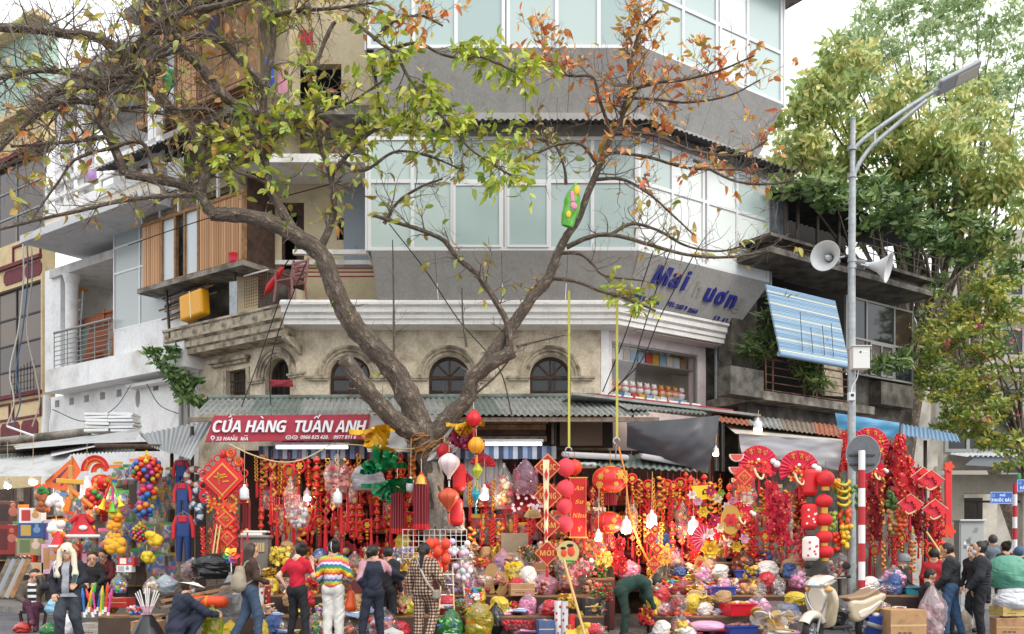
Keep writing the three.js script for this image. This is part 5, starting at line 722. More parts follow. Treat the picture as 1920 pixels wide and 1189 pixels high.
const tasselGeo=(w,L)=>{const g=[];g.push(sph(0,-w*0.5,0,w*0.55,1,1,1,8,6),cyl(0,-w*1.2,0,w*0.42,w*0.36,w*0.4,8));for(let i=0;i<9;i++){const a=i/9*6.283,x=Math.cos(a)*w*0.38,z=Math.sin(a)*w*0.38;g.push(tube([V(x*0.7,-w,z*0.7),V(x*1.15,-L*0.6,z*1.15),V(x*1.25+0.004*Math.sin(i*5),-L*(0.93+0.07*Math.sin(i*3)),z*1.25)],w*0.15,4,false));}return merge(g);};
const TAS={s:tasselGeo(0.03,0.22),m:tasselGeo(0.045,0.36),l:tasselGeo(0.055,0.5)};
const flat=(pts,t=0.01,bev=0)=>slab(pts,[],t,t/2,bev);
const diamond=(r,t=0.02,o=0,ry=r)=>slab([[0,-ry],[r,0],[0,ry],[-r,0]],[],t,o+t,0.003);
const blossom=(r,n=5)=>{const p=[];for(let i=0;i<n*8;i++){const a=i/(n*8)*6.283,q=r*(0.62+0.38*Math.abs(Math.cos(a*n/2)));p.push([q*Math.cos(a),q*Math.sin(a)]);}return p;};
function glyph(size,seed,m){const s=rngOf(seed),g=[],n=6+Math.floor(s()*3);for(let i=0;i<n;i++){const v=s()<0.45,L=size*(0.35+0.5*s());g.push(cbox((s()- 0.5)*size*0.7,(s()- 0.5)*size*0.8,0,v?size*0.12:L,v?L:size*0.11,0.006,[0,0,(s()- 0.5)*0.5]));}return g;}
const protoCache=new Map();
function inst(key,make,label,p,group,turn=0,scale=1){let o;if(!protoCache.has(key)){o=make();protoCache.set(key,o);o.position.copy(p);o.rotation.y=turn;}else{o=dup(protoCache.get(key),null,p,turn);}o.scale.setScalar(scale);delete o.userData.group;tag(o,label,null,group);return o;}
function roundLantern(r,m,name='paper_lantern',flatY=1){const o=thing(name,'x','lantern');mesh('shade',ribbed(r,2*r*flatY,9,22),m,o).position.y=-r*flatY-0.04;mesh('cap',[cyl(0,-0.07,0,r*0.24,r*0.22,0.035,12),cyl(0,-0.05-2*r*flatY,0,r*0.2,r*0.24,0.03,12)],m,o);mesh('cord',tube([V(0,0.12,0),V(0,-0.05,0)],0.005,4),mRedD,o);return o;}
function longLantern(r,h,m,dec){const o=thing('paper_lantern','x','lantern'),p=[];const n=22;for(let i=0;i<=n;i++){const t=i/n,e=Math.min(t,1-t)*7;p.push([r*Math.min(1,0.62+0.38*Math.sin(Math.min(1,e)*Math.PI/2))+(i % 2)*r*0.025,-t*h]);}mesh('shade',lathe(p,22),m,o);mesh('cap',[cyl(0,-0.02,0,r*0.62,r*0.6,0.04,14),cyl(0,-h-0.02,0,r*0.6,r*0.62,0.04,14)],mBlackM,o);mesh('cord',tube([V(0,0.2,0),V(0,0,0)],0.005,4),mRedD,o);if(dec){const g=[];const s=rngOf(4);for(let i=0;i<7;i++){const a=(s()- 0.5)*1.4,y=-h*(0.2+0.6*s());g.push(flat(blossom(r*0.16),0.006).applyMatrix4(new THREE.Matrix4().makeRotationY(a).multiply(new THREE.Matrix4().makeTranslation(0,y,r*1.03))));}mesh('blossom_print',g,dec,o);}return o;}
function silkLantern(r,h,m,kind){const o=thing('silk_lantern','x','lantern'),n=14,p=[];for(let i=0;i<=n;i++){const t=i/n;let q;if(kind==='heart')q=Math.pow(Math.sin(Math.PI*Math.pow(1-t,1.7)),0.75)*(t>0.6?1:1);else if(kind==='diamond')q=1-Math.abs(2*t-0.9)*0.9;else q=Math.sin(Math.PI*(0.12+0.76*t));p.push([Math.max(0.12,q)*r,-t*h]);}const g=lathe(p,8);g.deleteAttribute('normal');const gg=g.toNonIndexed();gg.computeVertexNormals();mesh('shade',gg,m,o);const ribs=[];for(let k=0;k<8;k++){const a=k/8*6.283;ribs.push(tube(p.map(([q,y])=>V(Math.sin(a)*(q+0.003),y,Math.cos(a)*(q+0.003))),0.005,4,false));}mesh('rib',ribs,m,o).userData.kind='stuff';mesh('end_cap',[cyl(0,-0.012,0,0.15*r,0.15*r,0.03,8),cyl(0,-h-0.02,0,0.14*r,0.14*r,0.03,8)],mBlackM,o);mesh('tassel',TAS.s,m,o).position.y=-h-0.02;mesh('cord',tube([V(0,0.16,0),V(0,0,0)],0.005,4),mCreamM,o);return o;}
function palaceLantern(r){const o=thing('palace_lantern','x','lantern'),h=r*1.45,p=[];for(let i=0;i<=16;i++){const a=(i/16-0.5)*Math.PI;p.push([r*Math.max(0.3,Math.cos(a*0.93)),r*0.72*Math.sin(a)- h/2]);}mesh('shade',lathe(p,24),mRedB,o);mesh('gold_rib',[...Array(8)].map((_,k)=>{const a=k/8*6.283+0.2;return tube(p.map(([q,y])=>V(Math.sin(a)*(q+0.004),y,Math.cos(a)*(q+0.004))),0.006,4,false);}),mGold,o).userData.kind='stuff';const fl=[];for(const[a,y,s]of[[-0.75,-0.3,0.26],[-0.62,0.12,0.2],[0.5,0.22,0.28],[0.85,-0.05,0.24],[0.25,-0.3,0.16],[-0.3,0.4,0.14],[1.1,0.3,0.2]]){const q=r*Math.cos(Math.asin(clamp(y/0.72,-0.95,0.95))*0.93)+0.012;for(let k=0;k<3;k++)fl.push(flat(blossom(r*s*(1-k*0.3),6),0.008).applyMatrix4(new THREE.Matrix4().makeRotationY(a).multiply(new THREE.Matrix4().makeTranslation(0,y*r-h/2,q+k*0.004))));}mesh('gold_flower',fl,mGoldM,o).userData.kind='stuff';mesh('rim',[new THREE.TorusGeometry(r*0.32,0.016,6,18).rotateX(Math.PI/2).translate(0,-0.01,0),new THREE.TorusGeometry(r*0.32,0.016,6,18).rotateX(Math.PI/2).translate(0,-h+0.01,0)],mGold,o);const fr=[];for(let i=0;i<18;i++){const a=i/18*6.283;fr.push(tube([V(Math.sin(a)*r*0.32,-h,Math.cos(a)*r*0.32),V(Math.sin(a)*r*0.33,-h-r*0.7,Math.cos(a)*r*0.33)],0.012,4,false));}mesh('fringe',fr,mRedD,o).userData.kind='stuff';mesh('cord',tube([V(0,0.3,0),V(0,0,0)],0.006,4),mGold,o);return o;}
function knotDecor(s){const o=thing('knot_decoration','x','decoration');const y=-s*1.15;mesh('cushion',diamond(s*0.8,0.09,0).translate(0,y,0),mRedB,o);mesh('border',[diamond(s*0.62,0.012,0.095).translate(0,y,0)],mGoldM,o);mesh('inner_panel',diamond(s*0.54,0.012,0.105).translate(0,y,0),mRed,o);mesh('character',glyph(s*0.5,9).map((g)=>g.translate(0,y,0.128)),mGold,o);const l=[];for(const[a,n]of[[1,4],[-1,4]])for(let i=0;i<n;i++)for(const v of[-1,1]){const t=(i+0.7)/(n+0.4),cx=a*s*0.82*(1-t),cy=y+v*s*0.82*t;l.push(new THREE.TorusGeometry(s*0.13,s*0.03,6,14).scale(1,1,0.8).translate(cx+a*s*0.1,cy+v*s*0.1,0.03));}mesh('cord_loop',l,mRedB,o).userData.kind='stuff';for(const[x,yy]of[[0.32,-0.18],[0.62,-0.5]]){mesh('medallion',[cyl(0,0,0,s*0.2,s*0.2,0.04,8).rotateX(Math.PI/2).translate(x*s,yy*s,0.06)],mRedB,o);mesh('medallion_print',[new THREE.TorusGeometry(s*0.13,s*0.02,5,12).translate(x*s,yy*s,0.105),...glyph(s*0.14,3).map((g)=>g.translate(x*s,yy*s,0.105))],mGold,o);}mesh('top_knot',[sph(0,-s*0.2,0.05,s*0.12,1,1.4),tube([V(0,0,0),V(0,-s*0.2,0)],0.01,5)],mRed,o);mesh('lower_loop',[-1,1].flatMap((q)=>[0.12,0.2,0.28].map((r,i)=>new THREE.TorusGeometry(s*r,s*0.035,6,16).translate(q*s*(0.75-i*0.05),y-s*0.62,0.02))),mRed,o).userData.kind='stuff';mesh('flower',[0,1,2,3].map((i)=>flat(blossom(s*0.2,6),0.02).translate((i-1.5)*s*0.24,y-s*0.95 -(i % 2)*0.06,0.06+i*0.01)),mRedO,o).userData.kind='stuff';mesh('gold_leaf',[...Array(26)].map((_,i)=>flat(blossom(s*0.06,4),0.01).translate(Math.sin(i*2.4)*s*0.55,y-s*0.6 -(i/26)*s*0.7,0.1)),mGold,o).userData.kind='stuff';return o;}
function charm(k,seed){const o=thing('lucky_charm','x','charm'),s=rngOf(seed*31+k),A=[],C=[];let B=[],y=0,L=0;const add=(l,g,x=0)=>l.push(g.translate(x,y,0));
if(k===0){add(A,new THREE.TorusGeometry(0.085,0.018,6,18).translate(0,-0.12,0));add(B,flat(blossom(0.055,6),0.02).translate(0,-0.12,0));y-=0.23;for(let i=0;i<3;i++){add(B,sph(0,0,0,0.03,1,0.9,1,8,6));y-=0.055;}L=y;}
else if(k===1){for(let i=0;i<7;i++){add(B,new THREE.TorusGeometry(0.034,0.013,5,12));add(A,cbox(0,-0.045,0,0.02,0.03,0.02));y-=0.085;}L=y;}
else if(k===2){for(let i=0;i<9;i++)for(const q of[-1,1]){A.push(cyl(0,0,0,0.017,0.017,0.12,7).rotateZ(q*0.75).translate(q*0.025,y,rr(-0.02,0.02)));C.push(cyl(0,0,0,0.0185,0.0185,0.02,7).translate(0,0.06,0).rotateZ(q*0.75).translate(q*0.025,y,0));if(q>0)y-=0.07;}L=y;B=C;}
else if(k===3){for(let i=0;i<5;i++){A.push(sph(0,y,0,0.055,1,0.85,1,12,8));B.push(cyl(0,y+0.042,0,0.024,0.024,0.016,8),cyl(0,y-0.055,0,0.024,0.024,0.016,8),new THREE.TorusGeometry(0.05,0.006,4,14).rotateX(Math.PI/2).translate(0,y,0));y-=0.125;}L=y;}
else if(k===4){for(let i=0;i<8;i++){const q=i % 2?1:-1;B.push(sph(0,0,0,0.036,1.4,0.7,0.9,8,6).rotateZ(q*0.4).translate(q*0.03,y,0.01),sph(q*0.03,y+0.018,0.012,0.018,1,1,1,6,5));A.push(flat(blossom(0.03,5),0.012).translate(-q*0.04,y-0.02,0.0));y-=0.07;}L=y;}
else if(k===5){for(let i=0;i<3;i++){A.push(diamond(0.085,0.018).translate(0,y-0.08,0));B.push(diamond(0.06,0.004,0.018).translate(0,y-0.08,0));C.push(...glyph(0.07,seed+i).map((g)=>g.translate(0,y-0.08,0.026)));y-=0.185;}L=y;}
else{for(let i=0;i<10;i++){A.push(sph(rr(-0.03,0.03),y,rr(-0.02,0.02),0.028,0.7,1.5,0.7,7,6).rotateZ(rr(-0.02,0.02)));if(i % 3===1)B.push(flat(blossom(0.034,5),0.02).translate(0.03,y,0.02));y-=0.062;}L=y;}
const gold=k===4?mGoldM:mGold;mesh('ornament',A,[mRedB,mRed,mRed,mRedB,mRedO,mRed,mRedB][k],o).userData.kind='stuff';if(B.length)mesh('gold_ornament',B,k===5?mGoldM:gold,o).userData.kind='stuff';if(k===5)mesh('character',C,mRedD,o).userData.kind='stuff';mesh('cord',tube([V(0,0.12,0),V(0,L,0)],0.006,4),mRedD,o);mesh('tassel',k % 2?TAS.m:TAS.s,k===2?mRedB:mRed,o).position.y=L;return o;}
const charmWord=['red ring charm with gold flower','chain of gold coins with tassel','red firecracker string','string of red lantern beads','string of gold ingots','chain of red gold diamonds','string of red chilli peppers'];
function charmRow(x0,x1,py,d,step,where,kinds,sc=1,dv=0.25,jy=8){for(let px=x0;px<x1;px+=step*rr(0.75,1.25)){const k=pick(kinds),w=Math.floor(R()*3);const e=inst('charm'+k+'_'+w,()=>charm(k,w+1),charmWord[k]+' '+where,at(px,py+rr(-jy,jy),d+rr(-dv,dv)),charmWord[k]+' '+where,rr(-0.6,0.6),sc*rr(0.8,1.25));e.rotation.z=rr(-0.07,0.07);e.scale.y*=rr(0.85,1.25);}}
charmRow(480,780,862,19.9,19,'in the stall under the red shop sign',[0,0,1,3,4,5],1.15,0.3);charmRow(490,780,905,20.5,22,'at the back of the stall under the shop sign',[0,2,3,6,5],1.2,0.2,14);
charmRow(880,1010,905,19.9,20,'between the tree and the diamond banners',[0,1,4,3],1,0.3,12);charmRow(885,1010,980,19.2,22,'low down between the tree and the diamond banners',[2,4,6],1.1,0.3,14);
charmRow(1090,1140,920,18.9,17,'between the scroll and the large lanterns',[0,4,5,1],1,0.2,12);
charmRow(1185,1300,893,19.0,12.5,'in the brightly lit middle stall',[0,0,1,3,4],1.1,0.25);charmRow(1180,1310,930,19.5,13,'at the back of the brightly lit middle stall',[1,2,3,4,6],1.25,0.25,16);charmRow(1185,1300,975,18.9,17,'low down in the brightly lit middle stall',[1,4,5,3],1,0.25,14);
charmRow(1295,1400,905,19.1,15,'left of the big round fans',[4,0,3,1,5],1.05,0.25,14);charmRow(1300,1400,985,18.9,16,'below the flower cluster',[0,4,2,3],1.05,0.25,14);
charmRow(1400,1510,925,19.3,15,'below the big round fans',[2,6,3,4],1.2,0.25,14);charmRow(1400,1510,1000,19.1,17,'low down below the big round fans',[0,2,3,6],1.1,0.25,14);
charmRow(1630,1700,890,20.2,15,'right of the red and white pole',[2,6,3,4],1.3,0.3,12);charmRow(1620,1780,950,20.6,14,'in the right hand garland stall',[4,2,3,5,6],1.3,0.3,18);charmRow(1640,1775,1010,20.3,17,'low down in the right hand garland stall',[4,2,0],1.2,0.3,14);
charmRow(490,790,950,19.5,15,'in the middle depth under the red shop sign',[0,4,5,6,3],1.1,0.25,22);charmRow(500,780,868,20.4,15,'in the topmost back row under the shop sign',[4,5,6,0],1.15,0.15,8);charmRow(880,1140,900,20.2,16,'at the back behind the diamond banners',[4,2,5,6,0],1.2,0.25,20);charmRow(1040,1150,985,19.4,16,'behind the red calligraphy scroll',[2,4,5,6],1.1,0.25,16);charmRow(380,470,985,18.9,16,'under the big red diamond knot',[5,2,4],1.0,0.15,14);
inst('knot',()=>knotDecor(0.52),'big red diamond knot decoration with gold character and loops under the shop sign',at(420,842,18.8),undefined,-0.05);inst('knot',null,'smaller red knot decoration with gold flowers below the big one',at(424,945,18.75),undefined,0.1,0.5);inst('knot',null,'third red knot decoration lowest in the column by the post',at(428,985,18.7),undefined,-0.1,0.42);
for(let i=0;i<7;i++)inst('ribbonT',()=>{const o=thing('red_tassel','x','tassel');mesh('tassel',TAS.l,mRedB,o);mesh('ribbon',cbox(0,0.12,0,0.03,0.26,0.006),mRed,o);return o;},'long red tassel below the column of diamond knots',at(398+i*11,1022+(i % 3)*5,18.7),'long red tassels below the diamond knots');
for(const[px,py,d]of[[488,935,19.5],[508,930,19.4],[519,985,19.2],[640,950,18.9],[610,985,19.2],[652,940,19.0],[668,965,19.2],[696,995,19.1],[733,975,19.1],[760,965,19.1],[550,970,19.3],[565,955,19.6]])inst('ribbonT',null,'long red tassel hanging in the stall under the shop sign',at(px,py,d),'long red tassels in the stall under the shop sign',0,rr(0.9,1.25));
inst('palace',()=>palaceLantern(0.34),'large red lantern with gold flowers under the teal awning',at(1144,875,18.2));inst('palace',null,'second red lantern with gold flowers hanging below the large one',at(1141,960,18.3),undefined,0.9,0.82);
const lanternsA=[[1061,856,17],[1060,896,17],[1058,930,15],[1059,963,16]];lanternsA.forEach(([px,py,r],i)=>inst('rl'+r,()=>roundLantern(r*mpp(18),mPaperPink),['topmost','second','third','lowest'][i]+' round red paper lantern in the string of four beside the scroll',at(px,py,18)));
for(const[px,py,l]of[[1077,858,'upper'],[1082,893,'lower']])inst('rlo',()=>roundLantern(0.15,mRedO),l+' orange red lantern half hidden behind the string of paper lanterns',at(px,py,18.6));
[[1548,878,0],[1545,923,1],[1545,958,2],[1545,990,3],[1547,1018,4]].forEach(([px,py,i])=>{inst('rlb'+(i===0),()=>roundLantern(i===0?0.165:0.155,i===0?mRedB:mPaperRed,'paper_lantern',i===0?0.98:0.82),['topmost','second','third','fourth','lowest'][i]+' round red lantern in the string joined by yellow blocks',at(px,py,17.9));inst('yb',()=>{const o=thing('yellow_spacer','x','spacer');mesh('block',cyl(0,0,0,0.075,0.075,0.11,8),mGoldM,o);mesh('leaf',[flat([[0,0],[0.09,0.04],[0.02,0.06]],0.006),flat([[0,0],[-0.09,0.03],[-0.02,0.06]],0.006)],mGreenM,o);return o;},'yellow block under the '+['topmost','second','third','fourth','lowest'][i]+' lantern of the round red string',at(px,py+42-i*2,17.9));});
inst('ll1',()=>longLantern(0.15,0.5,mRedB),'plain red cylinder lantern behind the round red string',at(1518,880,18.1));inst('ll2',()=>longLantern(0.15,0.47,mPaperRed,mWhiteM),'red cylinder lantern with white blossom print',at(1518,945,17.95));inst('ll3',()=>longLantern(0.15,0.45,mWhiteM,mPinkRed),'white cylinder lantern with pink print above the scooter',at(1520,1006,17.8));
for(const[px,py,i]of[[1497,990,0],[1505,1010,1]])inst('cherry'+i,()=>{const o=thing('fruit_string','x','decoration');mesh('fruit',[...Array(12)].map((_,j)=>sph(rr(-0.1,0.1),-j*0.045,rr(-0.06,0.06),0.045,1,1,1,8,6)),mat(0xc2434e,0.55),o).userData.kind='stuff';mesh('stalk',tube([V(0,0.1,0),V(0,-0.5,0)],0.01,4),mGreenM,o);return o;},i?'string of dull pink lychees left of the white lantern':'string of pink lychees beside the blossom lantern',at(px,py,18.3));
const sl=[['slr',888,770,18.2,0.135,0.3,mRedB,'onion','red silk lantern hanging from the right tree limb'],['sly',893,820,18.2,0.15,0.31,mat(0xe9a12c,0.55),'onion','orange yellow silk lantern below the red one'],['slg',895,869,18.3,0.1,0.3,mat(0xb7c23c,0.55),'diamond','lime diamond silk lantern below the orange yellow one'],['slt',892,914,18.4,0.09,0.3,mTeal,'diamond','teal diamond silk lantern above the lit bulb'],['slw',842,850,18.3,0.2,0.5,mat(0xe4d3d3,0.55),'heart','white heart shaped silk lantern with red print'],['slp',841,915,18.3,0.2,0.46,mat(0xc95a3c,0.6),'heart','red gold patterned heart shaped silk lantern'],['slo',833,832,18.7,0.14,0.3,mRed,'onion','red ribbed lantern behind the white heart lantern']];
for(const[k,px,py,d,r,h,m,kind,lab]of sl)inst(k,()=>silkLantern(r,h,m,kind),lab,at(px,py,d));
inst('lr1',()=>longLantern(0.125,0.52,mRedB),'upper long red lantern tilted behind the white heart lantern',at(861,870,18.6));inst('lr1',null,'lower long red lantern behind the gold patterned heart lantern',at(856,935,18.6));
function bow(label,px,py,d,m,s,rz,seed){const o=thing('foil_bow',label,'bow',at(px,py,d)),q=rngOf(seed);for(let i=0;i<7;i++){const a=(i/7-0.5)*3.6+rz,L=s*(0.75+0.5*q()),tail=i % 3===0;const pts=tail?[[0,0],[L*0.6,s*0.06],[L*1.3,-s*0.05]]:[[0,0],[L*0.55,s*0.22],[L,s*0.05],[L*0.55,-s*0.12],[0.02,0]];const c=smooth(pts.map(([x,y])=>V(x*Math.cos(a)- y*Math.sin(a),x*Math.sin(a)+y*Math.cos(a),(q()- 0.5)*s*0.5)),10),P=[],I=[],w=s*0.24;c.forEach((p,j)=>{const tw=j*0.12*(q()>0.5?1:-1);P.push(p.x-Math.sin(a)*w*0.6,p.y+Math.cos(a)*w*0.6,p.z+w*tw,p.x+Math.sin(a)*w*0.6,p.y-Math.cos(a)*w*0.6,p.z-w);if(j){const b=j*2;I.push(b-2,b-1,b,b,b-1,b+1);}});const g=new THREE.BufferGeometry();g.setAttribute('position',new THREE.Float32BufferAttribute(P,3));g.setIndex(I);g.computeVertexNormals();mesh('ribbon',g,m,o);}mesh('knot',sph(0,0,0.05,s*0.14),m,o);return o;}
const foil=(c)=>mat(c,0.28,{metalness:0.35});
bow('large yellow foil bow in front of the right end of the shop sign',700,805,18.4,foil(0xd9a51e),0.34,-1.2,1);bow('yellow foil ribbon tails under the large yellow bow',712,840,18.45,foil(0xd0991c),0.22,-1.5,2);bow('large green foil bow hanging below the yellow one',712,880,18.3,foil(0x0c6a3c),0.36,2.0,3);bow('green foil ribbon tails under the green bow',725,905,18.3,foil(0x0e6b3e),0.32,-1.2,4);bow('yellow foil bow beside the red silk lantern',872,795,18.35,foil(0xd9a51e),0.26,-1.3,5);bow('purple red foil bow behind the orange yellow lantern',872,838,18.4,foil(0x96324f),0.34,1.4,6);
for(const[px,py,w,d,lab]of[[790,895,0.13,18.5,'bundle of dark red joss stick packs hanging before the trunk'],[745,905,0.11,18.8,'dark red joss stick bundle behind the green bow'],[462,930,0.07,19.2,'narrow maroon joss stick bundle under the unlit bulb']]){const o=thing('joss_stick_bundle',lab,'joss sticks',at(px,py,d));mesh('stick_row',[...Array(14)].map((_,i)=>{const a=i/14*6.283;return tube([V(Math.cos(a)*w*0.75,-0.02,Math.sin(a)*w*0.5),V(Math.cos(a)*w,-0.12,Math.sin(a)*w*0.7),V(Math.cos(a)*w,-0.92,Math.sin(a)*w*0.7)],w*0.2,6);}),mat(0x7d1f28,0.45),o).userData.kind='stuff';mesh('gold_top',lathe([[w*0.3,0.05],[w*0.8,-0.02],[w*1.05,-0.14]],14),mGoldM,o);mesh('red_knob',sph(0,0.06,0,w*0.32),mRedB,o);mesh('red_ends',[...Array(14)].map((_,i)=>{const a=i/14*6.283;return cyl(Math.cos(a)*w,-1.0,Math.sin(a)*w*0.7,w*0.2,w*0.21,0.1,6);}),mRed,o).userData.kind='stuff';mesh('cord',tube([V(0,0.35,0),V(0,0.06,0)],0.006,4),mCreamM,o);}
const fontB=fontBold,word=(t,h,z,m,par,y,wmax)=>{let g=new TextGeometry(t,{font:fontB,size:h,depth:0.004,curveSegments:3});g.computeBoundingBox();const b=g.boundingBox,s=Math.min(1,wmax/(b.max.x-b.min.x));g.translate(-(b.min.x+b.max.x)/2,-h/2,z).scale(s,1,1).translate(0,y,0);return mesh('letter',g,m,par);};
[['CHUC',1027,876,26,'topmost red diamond banner lettered CHÚC'],['MUNG',1027,930,27,'second red diamond banner lettered MỪNG'],['NAM',1028,985,24,'third red diamond banner lettered NĂM'],['MOI',1026,1037,24,'lowest red diamond banner lettered MỚI']].forEach(([t,px,py,r,lab],i)=>{const d=17.9,o=thing('diamond_banner',lab,'banner',at(px,py,d)),k=mpp(d),m2=mat(0xa81a1f,0.55);mesh('board',diamond(r*k,0.02),mat(0xd98a4a,0.5),o);mesh('face',diamond(r*k*0.88,0.006,0.02),m2,o);word(t,r*k*0.42,0.028,mGoldM,o,0,r*k*1.15);const acc=[[[0.05,0.3],[0.14,0.4]],[[-0.12,0.4],[-0.02,0.3]],[[-0.1,0.36],[0,0.29],[0.1,0.36]],[[0.1,0.3],[0.2,0.42]]][i];mesh('letter',tube(acc.map(([x,y])=>V(x*r*k,y*r*k,0.03)),0.008,4),mGoldM,o);mesh('hanger',tube([V(0,r*k,0.01),V(0,r*k+0.1,0.01)],0.005,4),mRedD,o);if(i===3)mesh('tassel',TAS.m,mRed,o).position.set(0,-r*k,0.01);});
{const d=17.75,o=thing('ribbon_streamer','cream ribbon with red diamonds hanging over the column of diamond banners','ribbon',at(1024,862,d)),k=mpp(d);mesh('ribbon',cloth([V(-6*k,0,0),V(6*k,0,0),V(-3*k,-155*k,0),V(3*k,-155*k,0)],3,20,0.02,0.03,77),mCreamM,o);for(let i=0;i<4;i++)mesh('red_diamond',slab([[0,-0.12],[0.035,0],[0,0.12],[-0.035,0]],[],0.004,0.03).translate(0,-0.28-i*0.37,0.01),mRed,o);}
[['LA',1220,1010,14],['',1232,1030,12],['MOI',1226,1058,15],['',1228,992,10]].forEach(([t,px,py,r],i)=>{const d=18.0,o=thing('diamond_banner',['small orange edged diamond banner lettered LÀ','small orange edged diamond banner with gold flower below LÀ','lowest small diamond banner lettered MỚI','topmost small diamond banner below the bulb'][i],'banner',at(px,py,d)),k=mpp(d);mesh('board',diamond(r*k,0.018),mat(0xe08a3c,0.5),o);mesh('face',diamond(r*k*0.85,0.006,0.018),mRed,o);if(t)word(t,r*k*0.42,0.025,mGoldM,o,0,r*k*1.1);else mesh('gold_flower',flat(blossom(r*k*0.4,6),0.008).translate(0,0,0.026),mGoldM,o);mesh('tassel',TAS.s,mRedB,o).position.set(0,-r*k,0);});
{const d=18.3,k=mpp(d),o=thing('calligraphy_scroll','red calligraphy scroll with gold script beside the paper lanterns','scroll',at(1084,896,d));const t=canvasTex(128,512,(g,w,h)=>{g.fillStyle='#c81f25';g.fillRect(0,0,w,h);g.strokeStyle='#e08a4a';g.lineWidth=5;g.strokeRect(5,5,w-10,h-10);g.fillStyle='#efb04a';g.textAlign='center';g.font='italic bold 50px serif';['An','Sự','Như','Ý'].forEach((s,i)=>vnText(g,s,w*0.55,105+i*118,50));});const b=new THREE.BoxGeometry(32*k,112*k,0.008).translate(0,-56*k,0);mesh('cloth',b,new THREE.MeshStandardMaterial({map:t,roughness:0.6}),o,true);mesh('roller',[cyl(0,0,0,0.014,0.014,36*k,8).rotateZ(Math.PI/2).translate(18*k,0,0),cyl(0,0,0,0.018,0.018,36*k,8).rotateZ(Math.PI/2).translate(18*k,-112*k,0)],mGoldM,o);for(const q of[-10,12])mesh('tassel',TAS.s,mRed,o).position.set(q*k,-113*k,0);}
{const o=thing('picture_disc','round yellow disc with two small painted figures beside the MỚI banner','disc',at(1065,1035,17.8)),k=mpp(17.8);mesh('disc',cyl(0,0,0,21*k,21*k,0.02,28).rotateX(Math.PI/2),mat(0xc3b273,0.6),o);mesh('figure',[[-8,-2,7,0x9],[6,1,9]].map(([x,y,r])=>sph(x*k,y*k,0.02,r*k,0.8,1.1,0.2)),mRedO,o);mesh('dark_hair',[[-9,7,4],[4,12,5]].map(([x,y,r])=>sph(x*k,y*k,0.024,r*k,1.3,0.7,0.2)),mBlackM,o);mesh('green_base',rbox(2*k,-17*k,0.02,20*k,4*k,0.02,0.01),mGreenM,o);}
function bigFan(label,px,py,r,d,pom,tilt=0){const o=thing('round_fan',label,'fan',at(px,py,d)),n=40,P=[],k=mpp(d),Rr=r*k,a0=-0.6+tilt,a1=Math.PI+0.6+tilt;for(let i=0;i<n;i++){const a=lerp(a0,a1,i/n),b=lerp(a0,a1,(i+1)/n),z=(i % 2)*0.03,y=((i+1)% 2)*0.03;P.push(0,0,0.01,Math.cos(a)*Rr,Math.sin(a)*Rr,z,Math.cos(b)*Rr,Math.sin(b)*Rr,y);}const g=new THREE.BufferGeometry();g.setAttribute('position',new THREE.Float32BufferAttribute(P,3));g.computeVertexNormals();mesh('leaf',g,mPinkRed,o);mesh('edge',new THREE.TorusGeometry(Rr,0.008,4,40,a1-a0).rotateZ(a0),mRedB,o);for(let i=0;i<3;i++){const a=Math.PI/2+(1-i)*0.5+tilt;mesh('character',glyph(Rr*0.26,20+i).map((q)=>rotated(q,0,0,(1-i)*0.5).translate(Math.cos(a)*Rr*0.78,Math.sin(a)*Rr*0.78,0.04)),mat(0xe0a030,0.5),o);}const s=rngOf(r),fl=[];for(let i=0;i<26;i++)fl.push(flat(blossom(Rr*(0.1+0.08*s()),5),0.03).translate((s()- 0.45)*Rr*1.1,(s()- 0.75)*Rr*0.8,0.05+s()*0.06));mesh('flower',fl,mRedB,o).userData.kind='stuff';mesh('gold_piece',[...Array(14)].map(()=>flat(blossom(Rr*0.07,4),0.02).translate((s()- 0.5)*Rr*1.2,(s()- 0.7)*Rr*0.9,0.11)),mGoldM,o).userData.kind='stuff';mesh('cream_ribbon',[tube(smooth([V(-Rr*0.3,-Rr*0.2,0.12),V(-Rr*0.15,-Rr*0.6,0.14),V(Rr*0.1,-Rr*0.75,0.12),V(Rr*0.2,-Rr*0.5,0.12)],10),0.022,5)],mCreamM,o);if(pom)for(const[x,y,q]of[[0.72,0.16,0.16],[0.9,0.02,0.19],[-0.05,0.25,0.09]])mesh('pompom',sph(x*Rr,y*Rr,0.08,q*Rr,1,1,0.9),mWhiteM,o);mesh('tassel',TAS.m,mRed,o).position.set(0,-Rr*0.55,0.05);return o;}
bigFan('left big round red fan with gold characters and white pompoms',1422,872,36,18.2,true);bigFan('right big round red fan with gold characters and white pompoms',1498,882,37,18.15,true,-0.1);bigFan('red round fan behind the street lamp and sign disc',1632,836,34,19.0,false,-0.3);bigFan('small red fan hanging below the sign disc',1642,885,20,18.9,true,0.3);bigFan('red fan beside the flower cluster',1390,965,24,18.3,true,0.6);bigFan('red fan low among the flower cluster',1360,1000,20,18.4,false,0.2);
